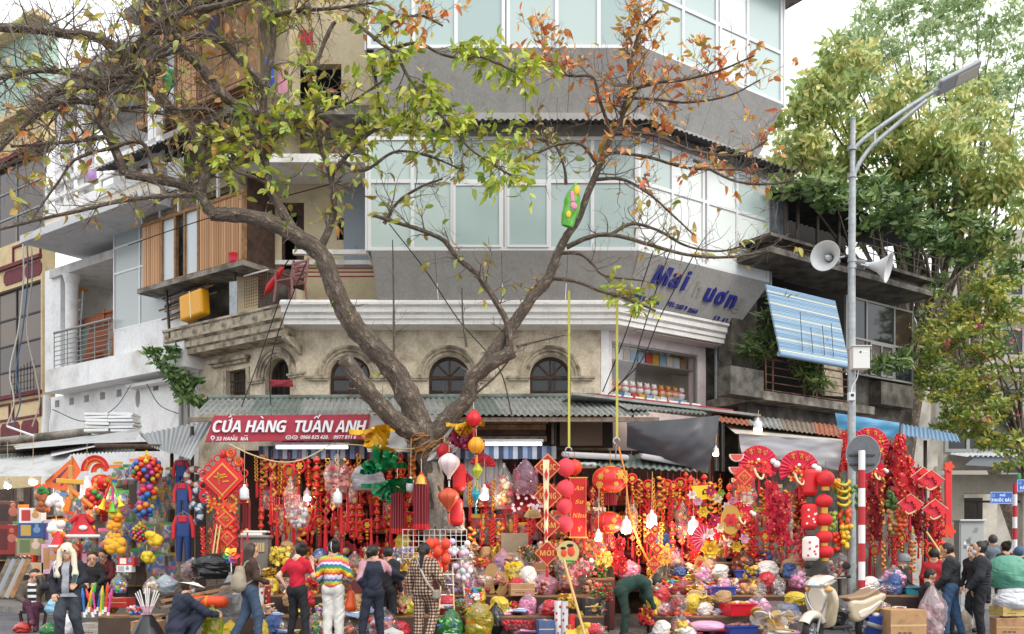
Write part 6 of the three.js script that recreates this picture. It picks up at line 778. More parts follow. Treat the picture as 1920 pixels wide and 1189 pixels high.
function foldFan(label,px,py,r,d,m,ribM,rz){const o=thing('folding_fan',label,'fan',at(px,py,d)),k=mpp(d)*r,n=18,P=[];for(let i=0;i<n;i++){const a=rz+i/n*2.9,b=rz+(i+1)/n*2.9,z=(i % 2)*0.02,y=0.02-z;for(const q of[[0.35,a,z],[1,a,z],[1,b,y],[0.35,a,z],[1,b,y],[0.35,b,y]])P.push(Math.cos(q[1])*k*q[0],Math.sin(q[1])*k*q[0],q[2]);}const g=new THREE.BufferGeometry();g.setAttribute('position',new THREE.Float32BufferAttribute(P,3));g.computeVertexNormals();mesh('leaf',g,m,o);for(let i=0;i<=n;i+=2){const a=rz+i/n*2.9;mesh('rib',tube([V(0,0,0.02),V(Math.cos(a)*k*0.95,Math.sin(a)*k*0.95,0.022)],0.006,4),ribM,o);}return o;}
foldFan('bare bamboo folding fan under the red blossom fan',999,972,17,18.6,mat(0xcbb487,0.7),mat(0xb49a68,0.7),0.1);foldFan('large dark red folding fan with blossom between tree and diamond banners',985,960,42,19.0,mRedD,mRed,0.2);foldFan('pink striped folding fan below the lit bulb',1322,1010,26,18.1,mPinkRed,mat(0xeeaabb,0.6),1.4);foldFan('dark red folding fan left of the white plastic strips',870,880,26,18.9,mRedD,mRed,2.6);foldFan('crimson folding fan behind the lime lantern',905,875,24,19.0,mRed,mRedD,0.0);
mesh('blossom_spray',0||[...Array(40)].map(()=>flat(blossom(0.035,5),0.012).translate(rr(-0.3,0.35),rr(-0.15,0.25),rr(0,0.06))),mat(0xe2cfd8,0.6)).position.copy(at(990,945,18.85));tag(scene.children[scene.children.length-1],'spray of pale blossoms pinned to the large dark red fan','blossom');
{
for(const[px,py,lab]of[[1381,852,'upper watermelon slice decoration left of the big fan'],[1380,876,'lower watermelon slice decoration left of the big fan']]){const o=thing('watermelon_slice',lab,'decoration',at(px,py,18.2)),h=(r)=>{const p=[[-r,0]];for(let i=0;i<=14;i++){const a=Math.PI+i/14*Math.PI;p.push([r*Math.cos(a),r*Math.sin(a)]);}return p;};mesh('rind',slab(h(0.14),[],0.03,0.03,0.004),mat(0xdfe5d5,0.6),o);mesh('flesh',slab(h(0.115).map(([x,y])=>[x,y-0.005]),[],0.01,0.04),mat(0xd2504c,0.6),o);mesh('edge_band',slab(h(0.15),[],0.02,0.0),mat(0x4c4440,0.6),o);}
inst('knot',null,'red square decoration with gold border between the fans',at(1395,870,18.0),undefined,0,0.42);
const strip=(label,px,y0,y1,w,d,m)=>{const L=(y1-y0)*mpp(d),o=thing('red_garland',label,'garland',at(px,y0,d)),s=rngOf(px),g=[],h=[];for(let i=0;i<L/0.014;i++){const y=-i*0.014,a=s()*6.283,q=w*(0.3+0.7*s())*mpp(d)*0.5;g.push(flat(blossom(0.05+0.03*s(),5),0.014).applyMatrix4(new THREE.Matrix4().makeRotationFromEuler(new THREE.Euler(s()- 0.5,s()*2-1,s()*3))).translate(Math.cos(a)*q,y,Math.sin(a)*q));if(i % 6===0)h.push(sph(Math.cos(a)*q*1.1,y,Math.abs(Math.sin(a))*q*1.2,0.022,1,1,1,6,5));}mesh('petal',g,m,o).userData.kind='stuff';mesh('gold_bead',h,mGoldM,o).userData.kind='stuff';mesh('cord',tube([V(0,0.1,0),V(0,-L,0)],0.012,4),mRedD,o);return o;};
strip('thick red flower garland beside the blue tarpaulin, topmost at the right stall',1688,818,935,24,18.9,mRed);strip('red garland hanging right of the thick one',1706,860,960,16,19.3,mRedB);strip('dark red garland left of the thick one',1670,835,960,22,19.4,mRedD);strip('red paper garland below the big fans, left',1448,905,1000,26,18.9,mPinkRed);strip('red paper garland below the big fans, middle',1470,930,1020,24,18.8,mPinkRed);strip('dark red garland behind the cylinder lanterns',1500,915,1010,20,19.2,mRedD);strip('red garland between lamp post and sign pole',1585,815,880,22,19.4,mRed);strip('crimson garland right of the sign pole',1640,900,1010,26,19.4,mRedD);strip('red garland at the back of the right stall',1722,880,1000,24,20.0,mRedD);strip('red garland under the square fans at the right',1755,900,1010,20,19.8,mRed);strip('red lantern garland hanging over the stooping vendor',1160,1010,1075,26,17.7,mRedB);strip('dark red garland behind the scroll',1100,960,1040,24,19.3,mRedD);
const sp=thing('red_banner_strip','tall plain red velvet strip at the right end of the stalls','banner',at(1778,880,19.3));mesh('strip',rbox(0,-0.6,0,0.14,1.2,0.05,0.02),mRedB,sp);mesh('flower_end',[flat(blossom(0.14,6),0.04).translate(0,-1.25,0.03),flat(blossom(0.11,5),0.04).translate(0,0.05,0.03)],mRedO,sp);
for(const[px,py,lab]of[[1745,900,'upper right square fan ornament on the garland stall'],[1706,945,'left square fan ornament on the garland stall'],[1752,955,'lower right square fan ornament on the garland stall'],[1730,895,'half hidden square fan ornament behind the upper right one']]){const o=thing('square_fan',lab,'decoration',at(px,py,px===1730?19.15:18.9));mesh('panel',diamond(0.26,0.03,0,0.2),mPinkRed,o);mesh('cream_edge',[tube([V(-0.26,0,0.03),V(0,0.2,0.03),V(0.26,0,0.03)],0.01,5),tube(smooth([V(-0.18,-0.05,0.04),V(-0.05,-0.2,0.05),V(0.15,-0.1,0.05)],8),0.02,5)],mat(0xd9b98a,0.6),o);mesh('flower',[...Array(8)].map((_,i)=>flat(blossom(0.06,5),0.02).translate(Math.sin(i*2.3)*0.14,Math.cos(i*1.7)*0.1,0.05+i*0.004)),mRedB,o).userData.kind='stuff';mesh('tassel',TAS.m,mRed,o).position.set(0,-0.2,0);}
}
{
const fruit=(label,px,py,d,n,kind)=>{const o=thing('fruit_string',label,'decoration',at(px,py,d)),g=[],lf=[],s=rngOf(px*3+py);for(let i=0;i<n;i++){const y=-i*0.085;if(kind==='banana')for(let k=0;k<3;k++)g.push(tube(smooth([V(-0.12,0.0,0),V(-0.04,-0.05,0.02),V(0.06,-0.04,0.03),V(0.13,0.02,0.02)],6),[0.014,0.026,0.03,0.03,0.028,0.022,0.01],6).rotateY((k-1)*0.5).rotateZ(0.3*k-0.2).translate(0,y*1.5,0.02*k));else for(let k=0;k<3;k++)g.push(sph((s()- 0.5)*0.17,y+(s()- 0.5)*0.05,(s()- 0.3)*0.12,0.05,1,kind==='long'?1.35:1,1,9,7));for(let k=0;k<2;k++)lf.push(leafShape(0.13,0.06,0.4,0.2).applyMatrix4(new THREE.Matrix4().makeRotationFromEuler(new THREE.Euler(0,s()*6.28,-0.6))).translate(0,y+0.03,0));}return[o,g,lf];};
for(const[px,py,d,n,kind,c,lab]of[[1570,905,18.3,3,'long',0xdf9a2a,'short string of orange mangoes right of the round red lanterns'],[1582,905,18.1,4,'banana',0xe0c02e,'string of yellow banana bunches beside the sign pole'],[1563,965,18.2,4,'round',0xa9c25a,'string of pale green apples beside the lanterns'],[1583,960,18.15,4,'long',0xd9572a,'string of red orange peppers below the bananas'],[1586,990,18.05,5,'round',0xe3b92a,'string of yellow lemons low beside the sign pole'],[1568,1003,18.1,4,'round',0xd23a22,'string of red tomatoes left of the lemons'],[1535,1030,18.1,2,'round',0xe0a22c,'small cluster of orange fruit under the lanterns'],[1600,915,18.4,5,'round',0x4d7d36,'string of green limes right behind the bananas'],[1674,960,19.1,6,'round',0xb58a5c,'string of brown nuts left in the right stall'],[1690,960,19.0,6,'round',0xc8502c,'string of red orange tomatoes beside the nuts'],[1671,925,19.2,4,'round',0x5f8246,'string of green leaves and limes over the nuts']]){const[o,g,lf]=fruit(lab,px,py,d,n,kind);mesh('fruit',g,mat(c,0.42),o).userData.kind='stuff';mesh('leaves',lf,mGreenM,o,true).userData.kind='stuff';mesh('cord',tube([V(0,0.12,0),V(0,-n*0.085,0)],0.006,4),mGreenM,o);}
}
{
const cols=[0xe9e2e6,0xd9a6c4,0xc63044,0xe2c23e,0xb9336a,0xf0e4cf,0x8fae4a].map((c)=>mat(c,0.6));let i=0;const words=['white','pink','crimson','yellow','magenta','cream','lime'];
for(const[px,py,r]of[[1297,928,9],[1308,940,9],[1300,955,11],[1318,960,12],[1332,920,10],[1345,935,10],[1352,925,8],[1362,950,9],[1375,940,10],[1385,985,11],[1372,1000,9],[1340,975,12],[1350,990,10],[1330,1030,20],[1362,1015,12],[1395,1010,10],[1405,985,9],[1380,1025,12],[1310,1020,10],[1400,940,12],[1412,955,9],[1330,1000,11]]){const k=i % 7,d=18.2+(i % 3)*0.12,o=thing('silk_flower',words[k]+' silk flower, number '+(i+1)+' in the cluster left of the big fans','flower',at(px,py,d)),q=r*mpp(d);mesh('petal',[0,1,2].flatMap((l)=>[...Array(6)].map((_,j)=>leafShape(q*(1-l*0.25),q*0.6,-0.3-l*0.35,0.2,3).rotateX(0).rotateZ(0).applyMatrix4(new THREE.Matrix4().makeRotationX(Math.PI/2)).rotateZ(j/6*6.283+l*0.5))),i===13?cols[3]:cols[k],o,true).userData.kind='stuff';mesh('centre',sph(0,0,q*0.25,q*0.22,1,1,1,8,6),mGoldM,o);o.userData.label=words[k]+' silk flower '+(i===13?'largest in the cluster, shaped like a lotus':'in the cluster left of the big fans');if(i!==13)o.userData.group=words[k]+' silk flowers left of the big fans';if(i===13)o.userData.label='large yellow lotus shaped silk flower below the pink folding fan';i++;}
const kite=thing('yellow_pennant','yellow pennant with a dark character above the flower cluster','pennant',at(1310,925,18.6));mesh('cloth',slab([[-0.14,0.14],[0.24,0.16],[0.2,-0.1],[0.02,-0.14],[-0.1,0.0]],[],0.02,0.01),mYellow,kite);mesh('character',glyph(0.14,6).map((g)=>g.translate(0.12,0.02,0.015)),mBlackM,kite);
for(const[px,py,r,lab]of[[1313,1057,12,'oval gold gong plaque hanging under the lotus flower'],[1370,975,22,'round red and yellow dragon mask below the flower cluster']]){const o=thing('plaque',lab,'plaque',at(px,py,18.2)),k=mpp(18.2);mesh('disc',cyl(0,0,0,r*k,r*k,0.03,24).rotateX(Math.PI/2).scale(0.85,1.25,1),mat(0xb98f3a,0.5),o);mesh('face',[flat(blossom(r*k*0.6,6),0.02).translate(0,0,0.04),...glyph(r*k*0.6,8).map((g)=>g.translate(0,0,0.055))],mRed,o);}
}
{
const cols=[0xd8402f,0x2f6fb8,0xe08a2a,0x3f9a4a,0xd8b83a,0xc04a8a,0x5a4a9a,0xe0562a].map((c)=>mat(c,0.3));
const balls=(label,px,py,rp,d,n,br,list=cols)=>{const o=thing('ball_net',label,'ball net',at(px,py,d)),R0=rp*mpp(d),s=rngOf(px+n),g=new THREE.SphereGeometry(br,10,8);for(let i=0;i<n;i++){const y=1-2*(i+0.5)/n,a=i*2.39996,q=Math.sqrt(1-y*y);share('ball',g,list[Math.floor(s()*list.length)],o,[Math.cos(a)*q*R0,y*R0,Math.sin(a)*q*R0]);}mesh('net',[tube([V(0,R0*1.05,0),V(0,R0*1.5,0)],0.02,5),...[...Array(8)].map((_,i)=>tube([V(0,R0*1.3,0),V(Math.cos(i)*R0*0.8,R0*0.75,Math.sin(i)*R0*0.8)],0.006,4))],mYellow,o);mesh('inner_bulk',sph(0,0,0,R0*0.9),mRedD,o);return o;};
balls('large net of many coloured plastic balls highest in the toy stall',275,882,25,20.2,60,0.055);balls('net of small beads like balls below the two larger ball nets',262,1000,15,20.1,60,0.034);balls('elongated net of red and yellow balls in the toy stall',277,922,14,20.2,16,0.07,[cols[0],cols[5],cols[4],cols[1]]);balls('net of yellow and pink balls under the elongated net',270,955,14,20.2,16,0.065,[cols[4],cols[2],cols[5],cols[1]]);balls('net of red balls beside the glaring bulb',174,932,14,20,18,0.06,[cols[0],cols[0],cols[5],cols[3]]);balls('bundle of orange balls under the red lantern',165,945,9,20,10,0.05,[cols[2],cols[0]]);
for(const[px,py,c1,c2,rz,lab]of[[196,935,0xe0c42a,0xd83a2a,-0.35,'yellow and red toy horn, left of three'],[211,940,0x62b83a,0xc83a8a,0.0,'green and magenta toy horn, middle of three'],[221,932,0xd8cc2a,0x5cb83a,0.35,'yellow and green toy horn, right of three']]){const o=thing('toy_horn',lab,'toy horn',at(px,py,19.7));mesh('bell',rotated(lathe([[0.09,-0.22],[0.04,-0.13],[0.028,0.0]],12),0,0,rz),mat(c1,0.35),o);mesh('tube',rotated(lathe([[0.028,0],[0.02,0.3],[0.03,0.32]],10),0,0,rz),mat(c2,0.35),o);}
const kite=thing('kite','orange triangular kite slung under the roof of the toy stall','kite',at(122,893,20)),k=mpp(20);mesh('sail',slab([[15*k,36*k],[30*k,10*k],[5*k,-28*k],[-36*k,-20*k],[-38*k,-10*k]],[],0.01,0),mat(0xdd6a35,0.6),kite);mesh('stripe',[slab([[8*k,20*k],[12*k,24*k],[-18*k,-14*k],[-24*k,-10*k]],[],0.004,0.008),slab([[16*k,10*k],[20*k,14*k],[-6*k,-18*k],[-10*k,-18*k]],[],0.004,0.008)],mat(0x5a3a5a,0.6),kite);mesh('spar',tube([V(14*k,38*k,0.02),V(5*k,-30*k,0.02)],0.02,5),mat(0xb5884a,0.6),kite);
const pl=thing('toy_plane','orange toy aeroplane with yellow wings hanging in front of the kite','toy plane',at(133,905,19.6));mesh('fuselage',rbox(0,0,0,0.1,0.72,0.08,0.03,[0,0,0.03]),mat(0xc98a4a,0.5),pl);mesh('wing',rbox(0,0.02,0.05,0.56,0.1,0.03,0.04,[0,0,-0.06]),mat(0xd9a23a,0.5),pl);mesh('tail',rbox(-0.06,-0.45,0.02,0.12,0.3,0.03,0.02,[0,0,-0.25]),mOrange,pl);const rk=thing('toy_rocket','orange foam rocket leaning beside the toy plane','toy rocket',at(152,934,19.6));mesh('body',rotated(lathe([[0.02,-0.3],[0.05,-0.28],[0.055,0.2],[0.02,0.32]],10),0,0,0.9),mat(0xe07a35,0.45),rk);mesh('band',rotated(cyl(0,-0.02,0,0.058,0.058,0.06,10),0,0,0.9),mWhiteM,rk);
const arch=(px,py,r,lab)=>{const o=thing('paper_arch',lab,'decoration',at(px,py,20.2));for(let i=0;i<5;i++)mesh('band',new THREE.TorusGeometry(r*mpp(20.2)*(1-i*0.11),0.02,5,24,Math.PI*1.05).translate(0,0,-i*0.01),[mRed,mRedB,mOrange,mRed,mGoldM][i],o);};arch(178,880,25,'red paper arch at the top of the toy stall');arch(186,884,14,'small orange paper arch inside the red one');
for(const[px,py,lab,s]of[[190,905,'upper shiny red lantern beside the horns',1],[195,955,'lower shiny red lantern below the horns',0.95]]){inst('palace',null,lab,at(px,py-15,20.3),undefined,0.5,0.62*s);}
const dress=thing('red_dress','red child dress with white fur hem hanging in the toy stall','dress',at(155,968,19.8));mesh('cloth',lathe([[0.07,0.05],[0.1,0],[0.14,-0.12],[0.24,-0.32],[0.3,-0.4]],18).scale(1.1,1,0.45),mRed,dress);mesh('fur_hem',new THREE.TorusGeometry(0.3,0.035,6,22).rotateX(Math.PI/2).scale(1.1,1,0.45).translate(0,-0.41,0),mWhiteM,dress);mesh('sleeve',[tube([V(-0.1,0,0.02),V(-0.24,-0.12,0.06)],[0.05,0.06],8),tube([V(0.1,0,0.02),V(0.24,-0.12,0.06)],[0.05,0.06],8)],mRed,dress);mesh('white_badge',sph(0.06,-0.24,0.12,0.075,1.2,0.7,0.3),mWhiteM,dress);
const cap=thing('pointed_hat','red and white pointed cap under the white fluffy toy','cap',at(108,1014,19.7));mesh('cone',lathe([[0.15,-0.12],[0.1,0.02],[0.02,0.2]],14),mRed,cap);mesh('brim',new THREE.TorusGeometry(0.15,0.035,6,16).rotateX(Math.PI/2).translate(0,-0.12,0),mWhiteM,cap);
for(const[px,py,m,lab,s]of[[215,962,mYellow,'topmost yellow foam toy in the hanging column',1],[213,985,mat(0xe3a12a,0.6),'second orange yellow foam toy in the column',1],[222,970,mOrange,'orange foam toy beside the topmost yellow one',0.8],[214,1008,mat(0xe3a12a,0.6),'third foam toy in the column',0.9],[216,1022,mat(0xe9ae2e,0.6),'wide orange yellow foam toy lowest in the column',1.5],[105,990,mWhiteM,'white fluffy toy at the left of the red dress',1.2],[108,1002,mOrange,'orange fluffy ball under the white fluffy toy',1.0],[290,1010,mYellow,'yellow balloon in the toy stall',1.2],[275,1045,mat(0xd9c02e,0.5),'lower yellow balloon above the crouching buyer',1.1],[100,938,mWhiteM,'white toy helmet under the kite',1.3],[80,935,mat(0x9a5a38,0.8),'brown plush hanging by the boxed dolls',1],[78,952,mat(0xa5603c,0.8),'rust coloured plush lowest by the boxed dolls',1.1],[78,922,mat(0x2f7a3c,0.5),'green toy balloon under the tarpaulin',0.9]]){const o=thing('foam_toy',lab,'toy',at(px,py,19.8)),q=rngOf(px);mesh('body',[...Array(9)].map(()=>sph((q()- 0.5)*0.2*s,(q()- 0.5)*0.14*s,(q()- 0.5)*0.1,0.07*s,1,1,1,9,7)),m,o).userData.kind='stuff';mesh('core',sph(0,0,0,0.1*s,1.2,0.9,0.8),m,o);mesh('loop',tube([V(0,0.08,0),V(0,0.25,0)],0.006,4),mCreamM,o);}
const suit=(px,py,d,lab,s)=>{const o=thing('costume',lab,'costume',at(px,py,d));o.scale.setScalar(s);mesh('torso',rbox(0,-0.22,0,0.26,0.42,0.1,0.05),mat(0x22427f,0.6),o);mesh('sleeve',[tube([V(-0.11,-0.03,0),V(-0.17,-0.2,0.01),V(-0.17,-0.44,0.04)],[0.045,0.045,0.035],8),tube([V(0.11,-0.03,0),V(0.17,-0.2,0.01),V(0.19,-0.42,0.03)],[0.045,0.045,0.035],8),rbox(0,-0.08,0.03,0.16,0.14,0.08,0.03)],mRed,o);mesh('leg',[tube([V(-0.07,-0.4,0),V(-0.08,-0.85,0)],[0.07,0.05],8),tube([V(0.07,-0.4,0),V(0.08,-0.85,0)],[0.07,0.05],8)],mat(0x1d3a6f,0.6),o);mesh('hanger',tube([V(-0.12,-0.02,0),V(0,0.06,0),V(0.12,-0.02,0)],0.008,4),mAluOld,o);};
suit(342,905,20.0,'upper red and blue child costume beside the toy stall post',0.95);suit(344,965,19.9,'lower red and blue child costume on a hanger',1.15);suit(340,862,20.4,'dark red and blue costume in the shade of the silver sheet',0.9);
for(const[px,py,d,m,lab]of[[365,895,20.2,[0x9a5a52,0xd8cfc6],'red and white striped swimming ring, upper of the three'],[372,935,20.1,[0x3d5a78,0xd0d4d6],'blue and white striped swimming ring'],[360,965,20.1,[0x355575,0xd0d4d6],'lower blue striped swimming ring']]){const o=thing('swim_ring',lab,'swimming ring',at(px,py,d)),mm=m.map((c)=>mat(c,0.4));for(let i=0;i<12;i++)mesh('stripe',new THREE.TorusGeometry(0.17,0.07,8,4,Math.PI/6).rotateZ(i*Math.PI/6),mm[i % 2],o);}
const tb=[0xe5e3e0,0x2a4d86,0x8c8a62,0xd6a6c0,0xd9c8d2,0x2d3f72,0xb8352e,0xe0ddd2,0x384878,0x93a07a,0xc9b89a,0x406a9a].map((c)=>c);let bi=0;
for(const[x0,x1,y0,y1,d,c,c2,lab]of[[40,82,953,982,20.3,0xe5e3e0,0xb83a34,'white toy box with a red panel'],[38,86,981,1010,20.2,0x2a4d86,0xb99a4a,'blue toy box under the white one'],[36,84,1008,1042,20.2,0x8c8a62,0x5f6f4a,'olive green toy box under the blue one'],[82,112,1020,1076,20.0,0xd6a6c0,0xb98a5a,'pink doll box at the seated woman'],[86,104,975,1020,20.3,0xcfc3d6,0x8a6a9a,'lilac toy box behind the fluffy toy'],[40,66,1040,1055,20.1,0xc23a30,0xe0d0c0,'red carton with a white label at the planks'],[40,86,1055,1078,20.0,0xb9ae9a,0x8a8074,'pale carton below the red one'],[176,205,1040,1062,20.2,0x26324a,0x8a93a5,'dark blue toy car box in the shade'],[0,36,985,1040,21.2,0x8c2a26,0x5a2020,'dark red stacked boxes at the left edge'],[0,40,940,985,21.4,0x5a3a30,0x3a2a28,'brown cartons on the left shelf'],[155,178,1035,1060,20.3,0x8f3a52,0xd0a0b0,'plum toy box behind the boy'],[120,150,1020,1045,20.3,0xb04a5a,0xe0c0c8,'pink toy box behind the boy hat'],[225,255,1045,1060,19.9,0xb9302c,0xe6e0da,'red and white snack box in the hanging row'],[222,250,1060,1073,19.85,0xe3e1de,0xb0aeb0,'white packet below the snack box']]){const kx=mpp(d),W=(x1-x0)*kx,H=(y1-y0)*kx,o=thing('toy_box',lab,'box',at((x0+x1)/2,y1,d));mesh('carton',rbox(0,H/2,0,W,H,0.22,0.006),mat(c,0.45),o);mesh('label_panel',rbox(-W*0.18,H*0.52,0.112,W*0.4,H*0.7,0.006,0.003),mat(c2,0.45),o);mesh('picture',[sph(W*0.24,H*0.55,0.112,Math.min(W,H)*0.24,1,0.9,0.05),sph(W*0.24,H*0.82,0.112,Math.min(W,H)*0.13,1,1,0.05)],mat(pick([0xd9a05a,0xc9b0a0,0x6f8fb0,0xb06a5a]),0.5),o);bi++;}
}
{
const cols=[0xd8b83a,0xd8402f,0x3f9a4a,0x2f6fb8,0xe08a2a,0xcf6aa0,0xd9d5cf,0x8ac2d8];
const packet=(key,list)=>()=>{const o=thing('toy_packet','x','packet'),s=rngOf(key*97),g=[];for(let i=0;i<9;i++)g.push(paint(sph((s()- 0.5)*0.17,-0.1-s()*0.24,(s()- 0.5)*0.04,0.025+0.03*s(),1,1+s(),0.7,7,5),new THREE.Color(list[Math.floor(s()*list.length)])));mesh('contents',g,mat(0xffffff,0.5,{vertexColors:true}),o).userData.kind='stuff';mesh('film',rbox(0,-0.2,0,0.24,0.38,0.09,0.03),mFilm,o);mesh('header_card',rbox(0,0.01,0,0.24,0.07,0.012,0.003),mat(list[0],0.5),o);return o;};
for(let i=0;i<70;i++){const px=rr(196,325),py=872+(i % 8)*27+rr(-8,8),v=i % 6;inst('pk'+v,packet(v+1,[...cols.slice(v),...cols.slice(0,v)]),'clear toy packet with bright contents hanging in the toy stall',at(px,py,20.5+rr(0,0.5)),'toy packets hanging in the toy stall',rr(-0.4,0.4),rr(0.8,1.2));}
for(let i=0;i<26;i++){const px=rr(0,200),py=900+rr(0,120);inst('pk'+(i % 6),null,'clear toy packet at the back of the toy stall',at(px,py,21.0+rr(0,0.4)),'toy packets at the back of the toy stall',rr(-0.4,0.4),rr(0.8,1.2));}
const rc=[0xb3222a,0xd8a02a,0xc84a2a,0x8e1722,0xe3c9a0,0xb04a4a];
for(let i=0;i<60;i++){const reg=pick([[490,780,880,1010,19.9],[890,1010,890,1010,20.1],[1040,1140,930,1050,19.5],[1180,1400,900,1060,19.9],[1400,1510,900,1060,19.9]]);inst('rpk'+(i % 5),packet(40+(i % 5),[...rc.slice(i % 5),...rc.slice(0,i % 5)]),'clear packet of red and gold ornaments hanging deep in the red stalls',at(rr(reg[0],reg[1]),rr(reg[2],reg[3]),reg[4]+rr(-0.2,0.3)),'packets of red and gold ornaments in the red stalls',rr(-0.5,0.5),rr(0.9,1.3));}
const sh=()=>{const o=thing('shelf_goods','x','goods'),s=rngOf(Math.floor(R()*1e6)),g=[];for(let i=0;i<22;i++){const c=new THREE.Color(pick([0xa31c26,0xc4303a,0xd8a02a,0x7d141c,0xb5462c,0xd9b98a,0x8a2a3a]));g.push(paint(s()<0.5?rbox((s()- 0.5)*0.9,0.08+s()*0.3,(s()- 0.5)*0.3,0.12+0.1*s(),0.1+0.12*s(),0.1,0.01,[0,s(),s()- 0.5],1):sph((s()- 0.5)*0.9,0.08+s()*0.3,(s()- 0.5)*0.3,0.05+0.07*s(),1,1,1,8,6),c));}mesh('pieces',g,mat(0xffffff,0.5,{vertexColors:true}),o).userData.kind='stuff';mesh('tray',bx(-0.48,0.48,0,0.04,-0.18,0.18),mRedD,o);return o;};
for(let i=0;i<44;i++){const lv=i % 4,x=-4.1+Math.floor(i/4)*0.74;inst('sg'+(i % 6),sh,'tray of jumbled red and gold goods on the '+['lowest','second','third','top'][lv]+' back shelf',V(x+rr(-0.05,0.05),0.14+[0.53,1.13,1.78,2.38][lv],-20.9),'trays of red and gold goods on the '+['lowest','second','third','top'][lv]+' back shelf',rr(-0.05,0.05));}
for(let i=0;i<15;i++){const p=RW.world(1.2,0,0.75).add(V(0,0,0));const s=-0.6+(i % 5)*0.95,w=RW.world(1.2+s,0.14+[0.63,1.23,1.83][Math.floor(i/5)],0.72);inst('sg'+(i % 6),null,'tray of jumbled red goods on the shelves behind the big fans',w,'trays of red goods on the shelves behind the big fans',RW.th);}
}
// smooth bodies: tapered capsules joined by a smooth minimum, meshed by surface nets
function sdfMesh(prims,cell,kk=0.02,colour,fold){
const lo=V(1e9,1e9,1e9),hi=V(-1e9,-1e9,-1e9),pad=kk*3+cell*2;
for(const p of prims){const m=Math.max(p[2],p[3])+pad;for(const e of[p[0],p[1]]){lo.min(V(e[0]- m,e[1]- m,e[2]- m));hi.max(V(e[0]+m,e[1]+m,e[2]+m));}}
const nx=Math.ceil((hi.x-lo.x)/cell)+1,ny=Math.ceil((hi.y-lo.y)/cell)+1,nz=Math.ceil((hi.z-lo.z)/cell)+1,F=new Float32Array(nx*ny*nz);
for(const[a,b,ra,rb]of prims){
const m=Math.max(ra,rb)+pad,i0=(v,l)=>Math.max(0,Math.floor((v-l)/cell)),x0=i0(Math.min(a[0],b[0])- m,lo.x),x1=Math.min(nx-1,i0(Math.max(a[0],b[0])+m,lo.x)),y0=i0(Math.min(a[1],b[1])- m,lo.y),y1=Math.min(ny-1,i0(Math.max(a[1],b[1])+m,lo.y)),z0=i0(Math.min(a[2],b[2])- m,lo.z),z1=Math.min(nz-1,i0(Math.max(a[2],b[2])+m,lo.z));
const bx_=b[0]- a[0],by_=b[1]- a[1],bz_=b[2]- a[2],L2=bx_*bx_+by_*by_+bz_*bz_+1e-9;
for(let z=z0;z<=z1;z++)for(let y=y0;y<=y1;y++)for(let x=x0;x<=x1;x++){const px=lo.x+x*cell-a[0],py=lo.y+y*cell-a[1],pz=lo.z+z*cell-a[2];let t=(px*bx_+py*by_+pz*bz_)/L2;t=t<0?0:t>1?1:t;const d=Math.hypot(px-bx_*t,py-by_*t,pz-bz_*t)- ra -(rb-ra)*t;if(d<pad)F[(z*ny+y)*nx+x]+=Math.exp(-d/kk);}
}
const f=(i)=>F[i]>0?-kk*Math.log(F[i]):pad,id=new Int32Array(F.length).fill(-1),P=[],I=[],sx=1,sy=nx,sz=nx*ny,off=[0,sx,sy,sx+sy,sz,sx+sz,sy+sz,sx+sy+sz],E=[[0,1],[2,3],[4,5],[6,7],[0,2],[1,3],[4,6],[5,7],[0,4],[1,5],[2,6],[3,7]];
for(let i=0;i<F.length;i++)F[i]=f(i);
for(let z=0;z<nz-1;z++)for(let y=0;y<ny-1;y++)for(let x=0;x<nx-1;x++){const i=(z*ny+y)*nx+x;let c=0,n=0,X=0,Y=0,Z=0;for(let k=0;k<8;k++)if(F[i+off[k]]<0)c |=1<<k;if(c===0||c===255)continue;for(const[p,q]of E){const u=F[i+off[p]],v=F[i+off[q]];if((u<0)===(v<0))continue;const t=u/(u-v);X+=(p & 1)+((q & 1)-(p & 1))*t;Y+=(p>>1 & 1)+((q>>1 & 1)-(p>>1 & 1))*t;Z+=(p>>2)+((q>>2)-(p>>2))*t;n++;}id[i]=P.length/3;P.push(lo.x+(x+X/n)*cell,lo.y+(y+Y/n)*cell,lo.z+(z+Z/n)*cell);}
const quad=(a,b,c,d,fl)=>{if(a<0||b<0||c<0||d<0)return;fl?I.push(a,b,c,a,c,d):I.push(a,c,b,a,d,c);};
for(let z=1;z<nz-1;z++)for(let y=1;y<ny-1;y++)for(let x=1;x<nx-1;x++){const i=(z*ny+y)*nx+x,s=F[i]<0;if(s!==F[i+sx]<0)quad(id[i-sy-sz],id[i-sz],id[i],id[i-sy],s);if(s!==F[i+sy]<0)quad(id[i-sx-sz],id[i-sx],id[i],id[i-sz],s);if(s!==F[i+sz]<0)quad(id[i-sx-sy],id[i-sy],id[i],id[i-sx],s);}
const g=new THREE.BufferGeometry();g.setAttribute('position',new THREE.Float32BufferAttribute(P,3));g.setIndex(I);g.computeVertexNormals();
if(fold){const n=g.attributes.normal.array;for(let i=0;i<P.length;i+=3){const e=(Math.abs(nz3(P[i]*0.5+P[i+1]*0.35,P[i+1]*0.4-P[i+2]*0.45)- 0.5)*2-0.35)*fold;for(let k=0;k<3;k++)g.attributes.position.array[i+k]=P[i+k]+n[i+k]*e;}g.computeVertexNormals();}
if(colour){const C=new Float32Array(P.length),c=new THREE.Color();for(let i=0;i<P.length;i+=3){c.set(colour(P[i],P[i+1],P[i+2]));C[i]=c.r;C[i+1]=c.g;C[i+2]=c.b;}g.setAttribute('color',new THREE.BufferAttribute(C,3));}
return g;
}
const mSkin=mat(0xc99b7d,0.6),mHairBlack=mat(0x17130f,0.55),mHairBrown=mat(0x3a2a20,0.55),mVC=mat(0xffffff,0.8,{vertexColors:true});
